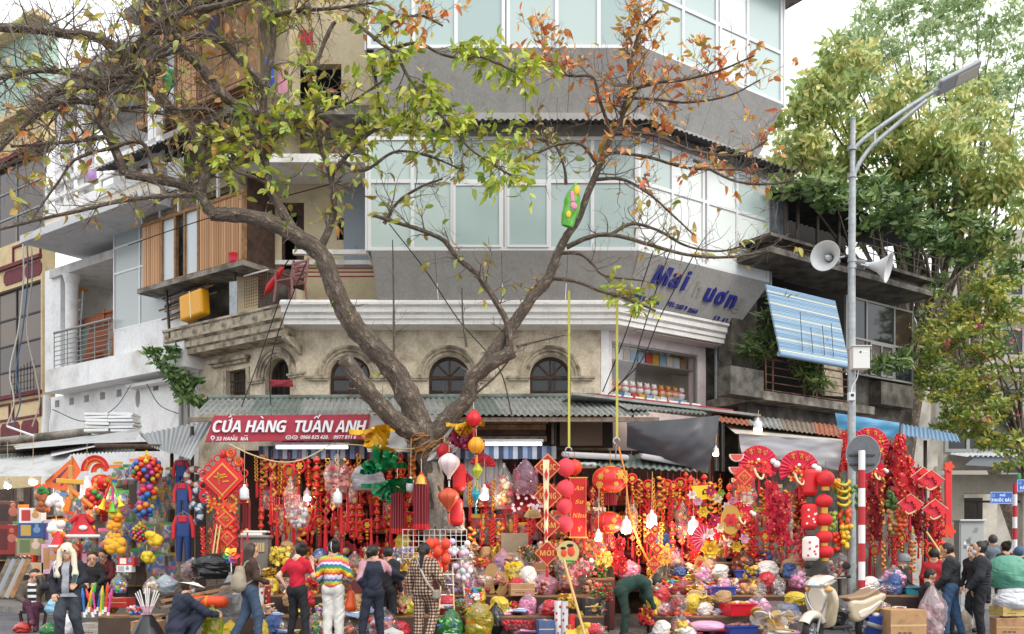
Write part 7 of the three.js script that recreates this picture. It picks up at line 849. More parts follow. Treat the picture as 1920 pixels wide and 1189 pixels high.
const vadd=(a,b,k=1)=>[a[0]+b[0]*k,a[1]+b[1]*k,a[2]+b[2]*k],vlerp=(a,b,t)=>[lerp(a[0],b[0],t),lerp(a[1],b[1],t),lerp(a[2],b[2],t)];
function hand(w,el,s,curl=0.5){
const d=V(...w).sub(V(...el)).normalize(),side=V(0,0,1).cross(d);if(side.length()<0.2)side.set(1,0,0);side.normalize();const up=side.clone().cross(d).normalize(),pr=[],q=(a,b,c)=>[w[0]+d.x*a+side.x*b+up.x*c,w[1]+d.y*a+side.y*b+up.y*c,w[2]+d.z*a+side.z*b+up.z*c];
pr.push([w,q(0.08,0.018,0),0.024,0.024],[w,q(0.08,-0.018,0),0.024,0.024]);
[[0.03,0.068],[0.01,0.078],[-0.01,0.072],[-0.03,0.055]].forEach(([b,L])=>{const k=q(0.085,b,0),m=q(0.085+L*0.55*Math.cos(curl*0.6),b*1.1,L*0.55*Math.sin(curl*0.6));pr.push([k,m,0.0095,0.009],[m,[m[0]+(d.x*Math.cos(curl*1.4)+up.x*Math.sin(curl*1.4))*L*0.5,m[1]+(d.y*Math.cos(curl*1.4)+up.y*Math.sin(curl*1.4))*L*0.5,m[2]+(d.z*Math.cos(curl*1.4)+up.z*Math.sin(curl*1.4))*L*0.5],0.009,0.0075]);});
pr.push([q(0.02,0.03*s,0.005),q(0.06,0.058*s,0.02),0.012,0.01],[q(0.06,0.058*s,0.02),q(0.09,0.06*s,0.03),0.01,0.008]);return pr;
}
function person(label,px,d,o){
const p=at(px,1035,d),t=thing('person',label,'person',[p.x,o.y??0,p.z],o.yaw??Math.PI),k=(o.H??1.62)/1.65;t.scale.setScalar(k);
const J={hip:[0,0.9,0],hL:[-0.085,0.88,0],hR:[0.085,0.88,0],kL:[-0.095,0.48,0.02],kR:[0.095,0.48,0.02],aL:[-0.1,0.09,-0.02],aR:[0.1,0.09,-0.02],tL:[-0.12,0.035,0.13],tR:[0.12,0.035,0.13],waist:[0,1.03,0],chest:[0,1.24,-0.01],sL:[-0.165,1.335,0],sR:[0.165,1.335,0],neck:[0,1.42,0.0],head:[0,1.53,0.02],eL:[-0.23,1.09,-0.03],eR:[0.23,1.09,-0.03],wL:[-0.24,0.87,0.06],wR:[0.24,0.87,0.06],...(o.J||{})};
const Hd=J.head,hx=o.turn??0,ct=Math.cos(hx),st=Math.sin(hx),nod=o.nod??0,hd=(x,y,z)=>{const y2=y*Math.cos(nod)- z*Math.sin(nod),z2=y*Math.sin(nod)+z*Math.cos(nod);return[Hd[0]+x*ct+z2*st,Hd[1]+y2,Hd[2]- x*st+z2*ct];};
const body=[[J.neck,Hd,0.05,0.06],[vadd(J.chest,[-0.07,0,0]),vadd(J.chest,[0.07,0,0]),0.1,0.1],[J.waist,J.chest,0.1,0.11],[J.hip,J.waist,0.11,0.1],[J.sL,J.eL,0.045,0.036],[J.eL,J.wL,0.037,0.026],[J.sR,J.eR,0.045,0.036],[J.eR,J.wR,0.037,0.026],[J.hL,J.kL,0.078,0.052],[J.kL,J.aL,0.05,0.036],[J.hR,J.kR,0.078,0.052],[J.kR,J.aR,0.05,0.036],[J.sL,J.neck,0.045,0.05],[J.sR,J.neck,0.045,0.05]];
const head=[[hd(0,0.02,-0.015),hd(0,0.03,0.0),0.088,0.088],[hd(0,-0.05,0.03),hd(0,-0.075,0.045),0.058,0.042],[hd(0,0.0,0.085),hd(0,-0.03,0.1),0.012,0.016],[hd(-0.085,-0.015,0),hd(-0.09,0.015,-0.005),0.014,0.018],[hd(0.085,-0.015,0),hd(0.09,0.015,-0.005),0.014,0.018],[hd(0,-0.08,-0.02),J.neck,0.05,0.052],[hd(-0.02,-0.062,0.075),hd(0.02,-0.062,0.075),0.014,0.014]];
const skin=o.skin?mat(o.skin,0.6):mSkin;
mesh('body',[sdfMesh(body,0.016,0.016),sdfMesh(head,0.009,0.01),sdfMesh(hand(J.wL,J.eL,1,o.curl??0.5),0.006,0.004),sdfMesh(hand(J.wR,J.eR,-1,o.curl??0.5),0.006,0.004)],skin,t);
mesh('eye',[-1,1].map((s)=>sph(...hd(s*0.033,0.005,0.083),0.012,1.2,0.7,0.6,7,5)),mBlackM,t);mesh('brow',[-1,1].map((s)=>tube([V(...hd(s*0.018,0.03,0.09)),V(...hd(s*0.052,0.03,0.078))],0.004,4)),mBlackM,t);
if(o.mask)mesh('face_mask',sdfMesh([[hd(-0.045,-0.055,0.06),hd(0.045,-0.055,0.06),0.03,0.03],[hd(0,-0.03,0.085),hd(0,-0.08,0.075),0.028,0.028]],0.009,0.012),mat(o.mask,0.7),t);else mesh('mouth',tube([V(...hd(-0.02,-0.06,0.087)),V(...hd(0.02,-0.06,0.087))],0.0045,4),mat(0x9a5a50,0.6),t);
if(o.hair!=='none'){const hm=o.hairM??mHairBlack,H=[[hd(0,0.045,-0.025),hd(0,0.035,-0.035),0.094,0.096],[hd(-0.055,0.02,-0.02),hd(-0.06,-0.03,-0.03),0.045,0.03],[hd(0.055,0.02,-0.02),hd(0.06,-0.03,-0.03),0.045,0.03],[hd(0,0.0,-0.06),hd(0,-0.06,-0.05),0.055,0.04]];if(o.hair==='long')H.push([hd(0,0,-0.06),hd(0,-0.22,-0.06),0.085,0.07],[hd(-0.07,0,-0.02),hd(-0.075,-0.22,-0.03),0.045,0.035],[hd(0.07,0,-0.02),hd(0.075,-0.22,-0.03),0.045,0.035]);if(o.hair==='pony')H.push([hd(0,0.03,-0.12),hd(0,-0.05,-0.15),0.032,0.045],[hd(0,-0.05,-0.15),hd(0.01,-(o.ponyL??0.3),-0.12),0.045,0.022]);if(o.hair==='bun')H.push([hd(0,0.09,-0.1),hd(0,0.1,-0.11),0.05,0.05]);mesh('hair',sdfMesh(H,0.01,0.012),hm,t);}
const tr=o.legW??1,tm=o.trousers??mat(0x22242a,0.85);mesh('trousers',sdfMesh([[J.hip,vadd(J.hip,vadd(J.waist,J.hip,-1),0.45),0.125,0.115],[vadd(J.hL,[0.01,-0.02,-0.03]),vadd(J.hR,[-0.01,-0.02,-0.03]),0.105,0.105],[J.hL,J.kL,0.098,0.07*tr],[J.kL,vlerp(J.kL,J.aL,0.92),0.068*tr,0.056*tr],[J.hR,J.kR,0.098,0.07*tr],[J.kR,vlerp(J.kR,J.aR,0.92),0.068*tr,0.056*tr]],0.014,0.016,o.trCol,0.024),o.trCol?mVC:tm,t);
mesh('shoe',[['aL','tL'],['aR','tR']].map(([a,b])=>sdfMesh([[vadd(J[a],[0,-0.035,-0.02]),vadd(J[b],[0,0.005,0]),0.046,0.038],[vadd(J[a],[0,0.0,0]),vadd(J[a],[0,-0.03,0.02]),0.042,0.045]],0.012,0.012)),o.shoe??mBlackM,t);
const sv=o.sleeve??1,th=o.thick??1,S=[[vadd(J.chest,[-0.07,0,0]),vadd(J.chest,[0.07,0,0]),0.118*th,0.118*th],[J.chest,J.waist,0.125*th,0.122*th],[J.waist,vlerp(J.waist,J.hip,o.hem??0.7),0.122*th,0.132*th],[J.sL,vlerp(J.neck,J.sL,0.45),0.062*th,0.06],[J.sR,vlerp(J.neck,J.sR,0.45),0.062*th,0.06]];for(const[s,e,w]of[['sL','eL','wL'],['sR','eR','wR']]){S.push([J[s],sv>=0.5?J[e]:vlerp(J[s],J[e],sv*2),0.066*th,0.056*th]);if(sv>0.5)S.push([J[e],vlerp(J[e],J[w],(sv-0.5)*2),0.056*th,0.044*th]);}if(o.extra)S.push(...o.extra(J,hd));
mesh(o.garment??'jacket',sdfMesh(S,0.013,0.016,o.topCol,0.026),o.topCol?mVC:o.top??mBlackM,t);
return[t,J,hd,mat,k];
}
const clothM=(c)=>{const k='cl'+c;if(!matCache.has(k))matCache.set(k,weathered(c,new THREE.Color(c).multiplyScalar(0.72).getHex(),0.4,0.35,64,0.1));return matCache.get(k);};
{
const PI=Math.PI,jeans=clothM(0x3f5068),black=clothM(0x1d1e22),navy=clothM(0x22283a);
{
const[t,J,hd]=person('boy in a cream animal hat with long flaps walking towards the camera',128,15.6,{yaw:0.12,H:1.6,hair:'none',legW:1.35,trousers:clothM(0x3a4048),J:{kL:[-0.11,0.48,0.1],aL:[-0.14,0.1,-0.02],tL:[-0.15,0.04,0.13],kR:[0.1,0.47,-0.02],aR:[0.14,0.12,-0.16],tR:[0.15,0.04,-0.03],eL:[-0.27,1.08,-0.04],wL:[-0.2,0.86,0.1],eR:[0.26,1.1,0.0],wR:[0.2,1.02,0.2],head:[0.0,1.53,0.05]},nod:0.15,thick:1.22,hem:0.75,garment:'jacket',topCol:(x,y,z)=>Math.abs(x)<0.055&&z>0.06?0x9a9da3:(x<-0.15&&z>-0.05&&((x+y*0.12>-0.075&&x+y*0.12<-0.05)||(x+y*0.12>-0.035&&x+y*0.12<-0.012))&&y>1.12?0xe8e8ea:0x1c1e28)});
mesh('animal_hat',sdfMesh([[hd(0,0.06,-0.01),hd(0,0.05,-0.02),0.115,0.115],[hd(0,0.08,0.08),hd(0,0.06,0.1),0.06,0.045],[hd(-0.11,0.03,0.03),hd(-0.125,-0.33,0.08),0.045,0.05],[hd(0.11,0.03,0.03),hd(0.13,-0.33,0.08),0.045,0.05],[hd(-0.125,-0.33,0.08),hd(-0.125,-0.36,0.09),0.052,0.052],[hd(0.13,-0.33,0.08),hd(0.13,-0.36,0.09),0.052,0.052]],0.011,0.014),mat(0xe0d2bb,0.9),t);mesh('brown_ear',sdfMesh([[hd(-0.1,0.11,0),hd(-0.16,0.03,0.02),0.035,0.045],[hd(0.1,0.12,0),hd(0.16,0.06,0.02),0.035,0.04]],0.011,0.01),mat(0x9a5c34,0.9),t);mesh('hat_nose',sph(...hd(0.01,0.06,0.145),0.018),mBlackM,t);mesh('fringe',sdfMesh([[hd(-0.05,0.035,0.075),hd(0.05,0.035,0.075),0.022,0.022]],0.009,0.01),mHairBlack,t);
mesh('shirt_hem',lathe([[0.115,1.0],[0.15,0.9],[0.165,0.8],[0.15,0.81],[0.13,0.9]],22).scale(1.1,1,0.85),mat(0x9fa2a8,0.85),t);word('S',0.07,0,mat(0x3f74b0,0.7),t,0,1).position.set(0.01,1.2,0.145);
const ph=thing('mobile_phone','mobile phone in the hand of the boy with the animal hat','phone',t.localToWorld(V(J.wR[0]- 0.01,J.wR[1]+0.09,J.wR[2]+0.08)).add(V(0,0,0)));mesh('case',rbox(0,0,0,0.075,0.15,0.012,0.006,[-0.5,0.3,0]),mat(0x3f8f8a,0.3),ph);mesh('screen',rbox(0,0.001,0.007,0.066,0.135,0.004,0.002,[-0.5,0.3,0]),mDarkGlass,ph);
}
const seat=(x)=>({hip:[0,0.46,0],hL:[-0.09,0.46,0],hR:[0.09,0.46,0],waist:[0,0.6,-0.02],chest:[0,0.8,-0.02],sL:[-0.165,0.9,-0.01],sR:[0.165,0.9,-0.01],neck:[0,0.98,0.02],head:[0.02,1.09,0.06],kL:[-0.12,0.5,0.4],kR:[0.12,0.48,0.4],aL:[-0.12,0.1,0.42],aR:[0.12,0.1,0.36],tL:[-0.14,0.04,0.56],tR:[0.14,0.04,0.5],eL:[-0.24,0.66,0.06],eR:[0.24,0.66,0.06],wL:[-0.12,0.56,0.26],wR:[0.12,0.56,0.26],...x});
{const[t]=person('dozing woman in brown shawl and purple trousers resting her head on her hand',62,18.3,{yaw:0.25,H:1.6,J:seat({kL:[-0.02,0.56,0.42],aL:[0.1,0.24,0.56],tL:[0.13,0.18,0.68],kR:[0.12,0.5,0.38],head:[0.05,1.08,0.07],eR:[0.26,0.86,0.2],wR:[0.14,1.06,0.13],wL:[-0.08,0.58,0.28]}),nod:0.5,trousers:clothM(0x4a2338),shoe:mat(0x5a2a36,0.6),topCol:(x,y,z)=>Math.abs(x)<0.08&&z>0.06?(Math.floor(y*17)% 2?0xd8d8d8:0x1d1d22):(x>0.19?0x20232c:0x544a40),thick:1.15});const st=thing('stool','brown wooden stool under the dozing woman','stool',[t.position.x,0,t.position.z]);mesh('seat',rbox(0,0.36,0,0.36,0.05,0.34,0.015),mWoodDark,st);for(const[x,z]of[[-1,-1],[1,-1],[-1,1],[1,1]])mesh('leg',rotated(bx(-0.022,0.022,-0.17,0.17,-0.022,0.022),z*0.1,0,-x*0.1).translate(x*0.15,0.17,z*0.14),mWoodDark,st);}
person('dark haired vendor sitting in the shade behind the boy',172,19.6,{yaw:0.3,J:seat({}),nod:0.35,top:black,y:0.3});person('second vendor in dark red sitting deeper in the toy stall',196,20.0,{yaw:-0.3,J:seat({}),nod:0.4,top:clothM(0x5a1f24),y:0.35});
{const[t,J,hd]=person('crouching buyer in dark hooded jacket and white sun visor',344,15.2,{yaw:2.2,H:1.62,hairM:mHairBrown,hair:'bun',mask:0xe0e0e0,J:{hip:[0,0.34,-0.1],hL:[-0.1,0.34,-0.1],hR:[0.1,0.34,-0.1],kL:[-0.17,0.52,0.26],kR:[0.17,0.52,0.26],aL:[-0.14,0.1,0.02],aR:[0.14,0.1,0.02],tL:[-0.16,0.04,0.17],tR:[0.16,0.04,0.17],waist:[0,0.46,-0.08],chest:[0,0.68,-0.02],sL:[-0.17,0.78,0.0],sR:[0.17,0.78,0.0],neck:[0,0.86,0.04],head:[0,0.97,0.08],eL:[-0.25,0.55,0.28],eR:[0.24,0.55,0.3],wL:[-0.12,0.5,0.5],wR:[0.12,0.52,0.52]},nod:0.15,thick:1.25,hem:1.1,top:navy,trousers:navy,extra:(J)=>[[[-0.07,0.8,-0.08],[0.07,0.8,-0.08],0.06,0.06],[[-0.12,0.3,-0.14],[0.12,0.3,-0.14],0.13,0.13],[[-0.16,0.14,-0.16],[0.16,0.14,-0.16],0.13,0.13]]});mesh('sun_visor',[lathe([[0.085,0.0],[0.1,-0.01],[0.19,-0.045],[0.19,-0.05],[0.085,-0.03]],20).scale(1,1,1.1).applyMatrix4(new THREE.Matrix4().makeRotationX(0.25)).translate(...hd(0,0.075,0.06))],mat(0xdcd9d2,0.7),t);}
{const[t,J]=person('woman in brown sweater and jeans with a checked backpack',470,15.9,{yaw:2.05,H:1.63,hair:'long',hairM:mHairBrown,top:clothM(0x463329),trousers:jeans,legW:1.25,nod:0.15,J:{eL:[-0.2,1.08,0.06],wL:[-0.1,1.0,0.26],eR:[0.21,1.08,0.05],wR:[0.1,1.02,0.26],kL:[-0.1,0.48,0.1],aL:[-0.11,0.1,0.1],tL:[-0.12,0.04,0.24],kR:[0.1,0.48,-0.06],aR:[0.11,0.12,-0.26],tR:[0.12,0.04,-0.12]},hem:0.25,thick:0.98});const ck=canvasTex(64,64,(g)=>{g.fillStyle='#b9ad98';g.fillRect(0,0,64,64);g.fillStyle='#6f6455';for(let i=0;i<4;i++)for(let j=0;j<4;j++)if((i+j)% 2)g.fillRect(i*16,j*16,16,16);});ck.wrapS=ck.wrapT=THREE.RepeatWrapping;ck.repeat.set(11,11);const bp=thing('backpack','beige checked backpack on the woman in the brown sweater','backpack',t.position.clone(),t.rotation.y);mesh('bag',sdfMesh([[[-0.07,0.94,-0.2],[0.07,0.94,-0.2],0.11,0.11],[[-0.06,1.05,-0.2],[0.06,1.05,-0.2],0.11,0.1],[[-0.05,1.2,-0.17],[0.05,1.2,-0.17],0.075,0.07]],0.014,0.03,null,0.02),new THREE.MeshStandardMaterial({map:ck,roughness:0.8,side:THREE.DoubleSide}),bp);mesh('strap',[-1,1].map((s)=>tube(smooth([V(s*0.08,1.0,-0.17),V(s*0.11,1.32,-0.11),V(s*0.12,1.36,0.02),V(s*0.13,1.15,0.13),V(s*0.12,0.95,-0.12)],12),0.014,5)),mat(0x9a8c76,0.8),bp);}
person('woman in a red T-shirt and black trousers with one hand on her hip',558,15.9,{yaw:2.7,turn:0.9,nod:0.2,H:1.63,hair:'bun',mask:0x24242a,skin:0xd9b49a,top:clothM(0xbf1730),sleeve:0.3,hem:0.6,trousers:black,legW:1.05,J:{eR:[0.3,1.12,-0.12],wR:[0.2,0.9,-0.02],eL:[-0.25,1.12,0.1],wL:[-0.12,1.32,0.24],aL:[-0.2,0.09,-0.02],kL:[-0.14,0.48,0.02],tL:[-0.23,0.035,0.13],aR:[0.16,0.09,0],tR:[0.18,0.035,0.14],head:[-0.03,1.52,0.06]}});
{const rb=[0xd43a35,0xe8a22c,0xe8d23a,0x3f9a4c,0x2f6fa8,0xd9c9d6,0xc4566a,0xe0863a,0x9ab83a,0x27618f,0xb9a6c9,0xd2d2d8];const[t,J]=person('woman in a rainbow striped knitted sweater and white trousers',625,15.9,{yaw:PI-0.15,H:1.68,hair:'bun',top:mVC,mask:0xd9d9dc,turn:0.5,nod:0.2,garment:'sweater',topCol:(x,y,z)=>rb[Math.floor((y+Math.sin(x*90)*0.006+Math.max(0,Math.abs(x)- 0.16)*0.6)*29+100)% 12],trousers:clothM(0xd9d6cf),legW:1.3,hem:0.55,thick:1.15,J:{eL:[-0.26,1.09,0.02],wL:[-0.2,0.97,0.16],eR:[0.26,1.08,0.0],wR:[0.22,0.92,0.14]}});const bg=thing('carrier_bag','orange carrier bag held by the woman in the rainbow sweater','bag',t.localToWorld(V(-0.25,0.9,0.1)));mesh('bag',sdfMesh([[[0,-0.12,0],[0,-0.32,0.02],0.05,0.08],[[0.03,-0.1,0],[0.05,-0.34,0.02],0.04,0.06]],0.014,0.02),mat(0xd9551f,0.35),bg);mesh('handle',[tube([V(-0.02,-0.1,0),V(0,0.02,0)],0.008,4),tube([V(0.03,-0.1,0),V(0.01,0.02,0)],0.008,4)],mat(0xd9551f,0.4),bg);mesh('headband',new THREE.TorusGeometry(0.103,0.006,5,20).rotateY(PI/2).translate(J.head[0],J.head[1]+0.035,J.head[2]- 0.03),mat(0xe8e8e8,0.5),t);}
person('woman in navy tracksuit with pink raglan sleeves and a ponytail',700,15.7,{yaw:PI+0.25,turn:-0.6,nod:0.35,H:1.6,hair:'pony',ponyL:0.12,mask:0xdadada,topCol:(x,y)=>Math.abs(x)>0.11+(1.4-y)*0.35&&y>1.13-Math.max(0,Math.abs(x)- 0.22)&&y<1.45&&Math.abs(x)<0.3?0xb98a92:y>1.4?0xb98a92:0x1b2233,trCol:(x,y)=>0x1b2030,thick:1.12,hem:0.55,legW:1.15,J:{eL:[-0.36,1.18,0.06],wL:[-0.52,1.1,0.22],eR:[0.23,1.08,-0.08],wR:[0.16,0.95,-0.0],aL:[-0.13,0.09,0],aR:[0.2,0.09,-0.02],kR:[0.15,0.48,0],tR:[0.22,0.035,0.13]}});
{const ck=canvasTex(64,64,(g)=>{g.fillStyle='#2c2320';g.fillRect(0,0,64,64);g.fillStyle='#c9ac92';g.fillRect(0,0,32,32);g.fillStyle='#6d5546';g.fillRect(32,0,32,32);g.fillRect(0,32,32,32);});ck.wrapS=ck.wrapT=THREE.RepeatWrapping;ck.repeat.set(19,19);const ckm=new THREE.MeshStandardMaterial({map:ck,roughness:0.85,side:THREE.DoubleSide});const[t]=person('woman in a brown checked suit with long ponytail and shoulder strap',795,15.6,{yaw:PI-0.3,H:1.63,nod:0.25,turn:0.15,hair:'pony',ponyL:0.3,top:ckm,trousers:ckm,thick:1.2,hem:0.95,legW:1.25,J:{eL:[-0.27,1.1,0.0],wL:[-0.3,0.92,0.22],eR:[0.26,1.06,-0.02],wR:[0.25,0.85,0.0],kL:[-0.12,0.5,0.16],aL:[-0.1,0.14,-0.06],tL:[-0.12,0.04,0.08]}});mesh('bag_strap',tube(smooth([V(0.1,1.42,-0.06),V(0.0,1.25,-0.155),V(-0.12,1.02,-0.16),V(-0.19,0.88,-0.06)],12),0.018,5),mat(0xb0a79c,0.6),t);mesh('shoulder_bag',rbox(-0.21,0.82,0.02,0.1,0.16,0.2,0.04),mat(0x8d8274,0.6),t);}
person('person in black standing behind the tracksuit woman',728,17.0,{yaw:PI-0.5,H:1.58,nod:0.4,top:black,trousers:black,thick:1.15});
person('vendor in dark green stooping to sort packets beside the flower bouquets',1172,16.9,{yaw:PI/2+0.1,H:1.6,hair:'bun',mask:0xd4cfc9,top:clothM(0x1f3d33),trousers:clothM(0x20382f),nod:0.9,thick:1.1,J:{hip:[0,0.86,-0.08],hL:[-0.09,0.84,-0.06],hR:[0.09,0.84,-0.06],kL:[-0.1,0.46,-0.02],kR:[0.1,0.46,0.04],waist:[0,0.95,0.05],chest:[0,1.0,0.27],sL:[-0.16,0.98,0.36],sR:[0.16,0.98,0.36],neck:[0,1.0,0.45],head:[0,0.97,0.57],eL:[-0.2,0.74,0.4],eR:[0.2,0.74,0.38],wL:[-0.14,0.54,0.5],wR:[0.16,0.52,0.5]}});
{const[t,J,hd]=person('seated vendor in black wearing a grey helmet beside the turquoise basin',1688,18.4,{yaw:1.0,J:seat({}),nod:0.4,top:black,trousers:black,mask:0xc9c9cc,hair:'none',y:0.25,thick:1.2});mesh('helmet',[lathe([[0.125,-0.03],[0.128,0.03],[0.1,0.1],[0.05,0.13],[0,0.135]],18).translate(...hd(0,0.03,-0.01)),rbox(...hd(0,0.02,0.13),0.16,0.012,0.09,0.005,[0.2,1.0*0,0])],mat(0x74777a,0.3),t);}
person('man in dark grey sweater and blue jeans bending over the goods',1783,16.6,{yaw:-2.1,H:1.66,nod:0.25,skin:0xb98a6c,top:clothM(0x25282b),trousers:clothM(0x34506f),thick:1.14,legW:1.15,J:{head:[0,1.51,0.07],eR:[0.22,1.06,0.06],wR:[0.14,0.88,0.24],eL:[-0.24,1.08,0.02],wL:[-0.2,0.9,0.22],kL:[-0.1,0.48,-0.06],aL:[-0.12,0.1,-0.16],tL:[-0.13,0.04,-0.02],kR:[0.11,0.48,0.08],aR:[0.13,0.09,0.06],tR:[0.14,0.04,0.2]}});
{const[t]=person('woman in a black quilted jacket and face mask at the right edge',1838,16.4,{yaw:-1.9,H:1.67,hair:'bun',mask:0xb9c4cc,top:clothM(0x22252b),trousers:black,thick:1.3,hem:0.8,J:{eR:[0.24,1.08,0.04],wR:[0.18,0.9,0.18]}});mesh('quilt_seam',[...Array(9)].map((_,i)=>new THREE.TorusGeometry(0.165,0.006,4,24).rotateX(PI/2).scale(1.25,1,0.98).translate(0,0.95+i*0.045,0)),mat(0x15171b,0.6),t);}
person('person in a red shirt with a yellow badge behind the man in jeans',1752,18.2,{yaw:PI-0.4,H:1.55,top:clothM(0xa51c28),trousers:black,nod:0.5});person('dark haired buyer stooping low behind the man in jeans',1738,17.6,{yaw:1.2,J:seat({}),nod:0.6,top:black,trousers:black,y:-0.02});
person('man with short grey hair far behind the green bundle',1862,24,{yaw:PI-0.3,H:1.72,y:0.2,hairM:mat(0x3d3b39,0.6),top:clothM(0x6f7c86),skin:0xb98a6c});person('woman with a hair bun and black top behind the green bundle',1886,20,{yaw:PI+0.3,H:1.66,y:0.05,hair:'bun',top:black});person('person in a blue cap at the right picture edge',1912,19,{yaw:PI*0.6,H:1.6,hairM:mat(0x3f5673,0.7),top:clothM(0x2b2f38)});person('person in a dark cap passing behind the puffer jacket',1826,18.0,{yaw:-1.2,H:1.62,hairM:mat(0x2a2d36,0.7),top:black});
}
// goods heaped on low tables and on the street
const TIER=[[16.9,0],[17.35,0.36],[18.0,0.7],[18.65,1.0],[19.2,1.3]];
for(const[i,a,b,lab]of[[1,455,1130,'lowest front step table heaped with bags'],[2,470,1140,'middle step table of the red stalls'],[3,480,1150,'highest step table at the back of the red stalls'],[1,1215,1500,'lowest front step table with trays and flat packets'],[2,1225,1510,'middle step table behind the trays'],[3,1230,1510,'highest step table under the flower cluster'],[4,490,1150,'rearmost high table in the shade of the red stalls'],[4,1240,1500,'rearmost high table under the flower cluster'],[2,1625,1730,'step table of the right garland stall'],[1,195,300,'low table with red cloth at the toy stall']]){const[d,h]=TIER[i],x0=(a-960)/FO*d,x1=(b-960)/FO*d,o=thing('display_table',lab,'table',[(x0+x1)/2,0,-d-0.05]),W=(x1-x0)/2;mesh('top',bx(-W,W,h-0.04,h,-0.34,0.3),mWoodMid,o);mesh('cloth',cloth([V(-W,h-0.03,0.305),V(W,h-0.03,0.305),V(-W,0.02,0.31),V(W,0.02,0.31)],40,4,0,0.02,i*9+a),[mat(0x5a2a2c,0.8),mat(0x4a3a30,0.8),mat(0x3a2c28,0.8)][i % 3],o);for(const x of[-W+0.05,W-0.05])for(const z of[-0.28,0.22])mesh('leg',bx(x-0.025,x+0.025,0,h-0.04,z-0.025,z+0.025),mWoodDark,o);}
const onTier=(px,tier,dz=0)=>{const[d,h]=TIER[tier];return V((px-960)/FO*(d+dz),h,-(d+dz));};
function lumpy(w,h,dd,seed,amp,knot,n=26){
const g=new THREE.SphereGeometry(1,n,n),p=g.attributes.position,f=fbm(seed,3,4),fc=fbm(seed+5,7,3);for(let i=0;i<p.count;i++){let x=p.getX(i),y=p.getY(i),z=p.getZ(i);const a=Math.atan2(z,x)/6.283+0.5,q=1+(f(a,y*0.4+0.5)- 0.5)*amp+(Math.abs(fc(a+y*0.13,y*0.21+0.5+Math.sin(a*12.566)*0.05)- 0.5)- 0.12)*amp*1.3;let r=Math.hypot(x,z);const k=r>1e-4?Math.pow(r,0.75)/r:1;x*=k*q;z*=k*q;if(knot&&y>0.55){const t=(y-0.55)/0.45;x*=1-t*0.55;z*=1-t*0.55;y=0.55+t*0.6;}if(y<-0.75)y=-0.75 -(y+0.75)*0.1;p.setXYZ(i,x*w/2,(y+0.75)*h/1.75,z*dd/2);}
const h2=g.toNonIndexed();h2.computeVertexNormals();return h2;}
function bagOf(label,px,tier,wp,hp,o={}){
const k=mpp(TIER[tier][0]),w=wp*k,h=hp*k,t=thing(o.name??'plastic_bag',label,'bag',onTier(px,tier,o.dz??0),o.turn??0),s=rngOf(px*7+wp);
if(o.y)t.position.y+=o.y;
if(o.c){const g=[],c=new THREE.Color(),n=o.n??46,q=o.q??0.1;for(let i=0;i<n;i++){const a=s()*6.283,r=Math.sqrt(s())*0.4,y=0.06+s()*0.66,rad=(0.5+s())*q*Math.min(w,h);c.set(o.c[Math.floor(s()*o.c.length)]);const e=o.disc?cyl(0,0,0,rad*1.3,rad*1.3,0.02,14):o.box?rbox(0,0,0,rad*2.4,rad*1.5,rad*0.7,0.008,null,1):sph(0,0,0,rad,1,0.6+s()*0.8,1,8,6);rotated(e,s()*3,s()*3,s()*3);g.push(paint(e.translate(Math.cos(a)*r*w,y*h,Math.sin(a)*r*w*0.75),c));}mesh('contents',g,mat(0xffffff,0.5,{vertexColors:true}),t).userData.kind='stuff';}
if(o.open)return t;
mesh('skin',lumpy(w,h,w*(o.deep??0.8),px+tier,o.amp??0.5,o.knot!==false),o.m??mFilm,t);
if(o.knot!==false)mesh('gathered_neck',lathe([[0.02,h*1.0],[0.05*w+0.012,h*1.07],[0.08*w,h*1.12],[0.07*w,h*1.13],[0.02,h*1.02]],9),o.m??mFilm,t);return t;
}
const poly=(c,r=0.3)=>mat(c,r),film=(c)=>mat(c,0.15,{transmission:0.75,thickness:0});
const RG=[0xb3222a,0xd8a02a,0x8e1722,0xc84a2a],PK=[0xe08ab8,0xd9a6c4,0xc96aa0],BL=[0x3a5aa0,0x6f8fd0,0xd9dde6,0xc23a40],YL=[0xd8c22e,0xe0b02c,0x9ab03a],CR=[0xd9cdb8,0xc9a98a,0xe6ddd0,0xb98a6a],MX=[0xd8402f,0xe0b02c,0x3f9a4a,0x3a6ab0,0xe6e0da,0xcf6aa0];
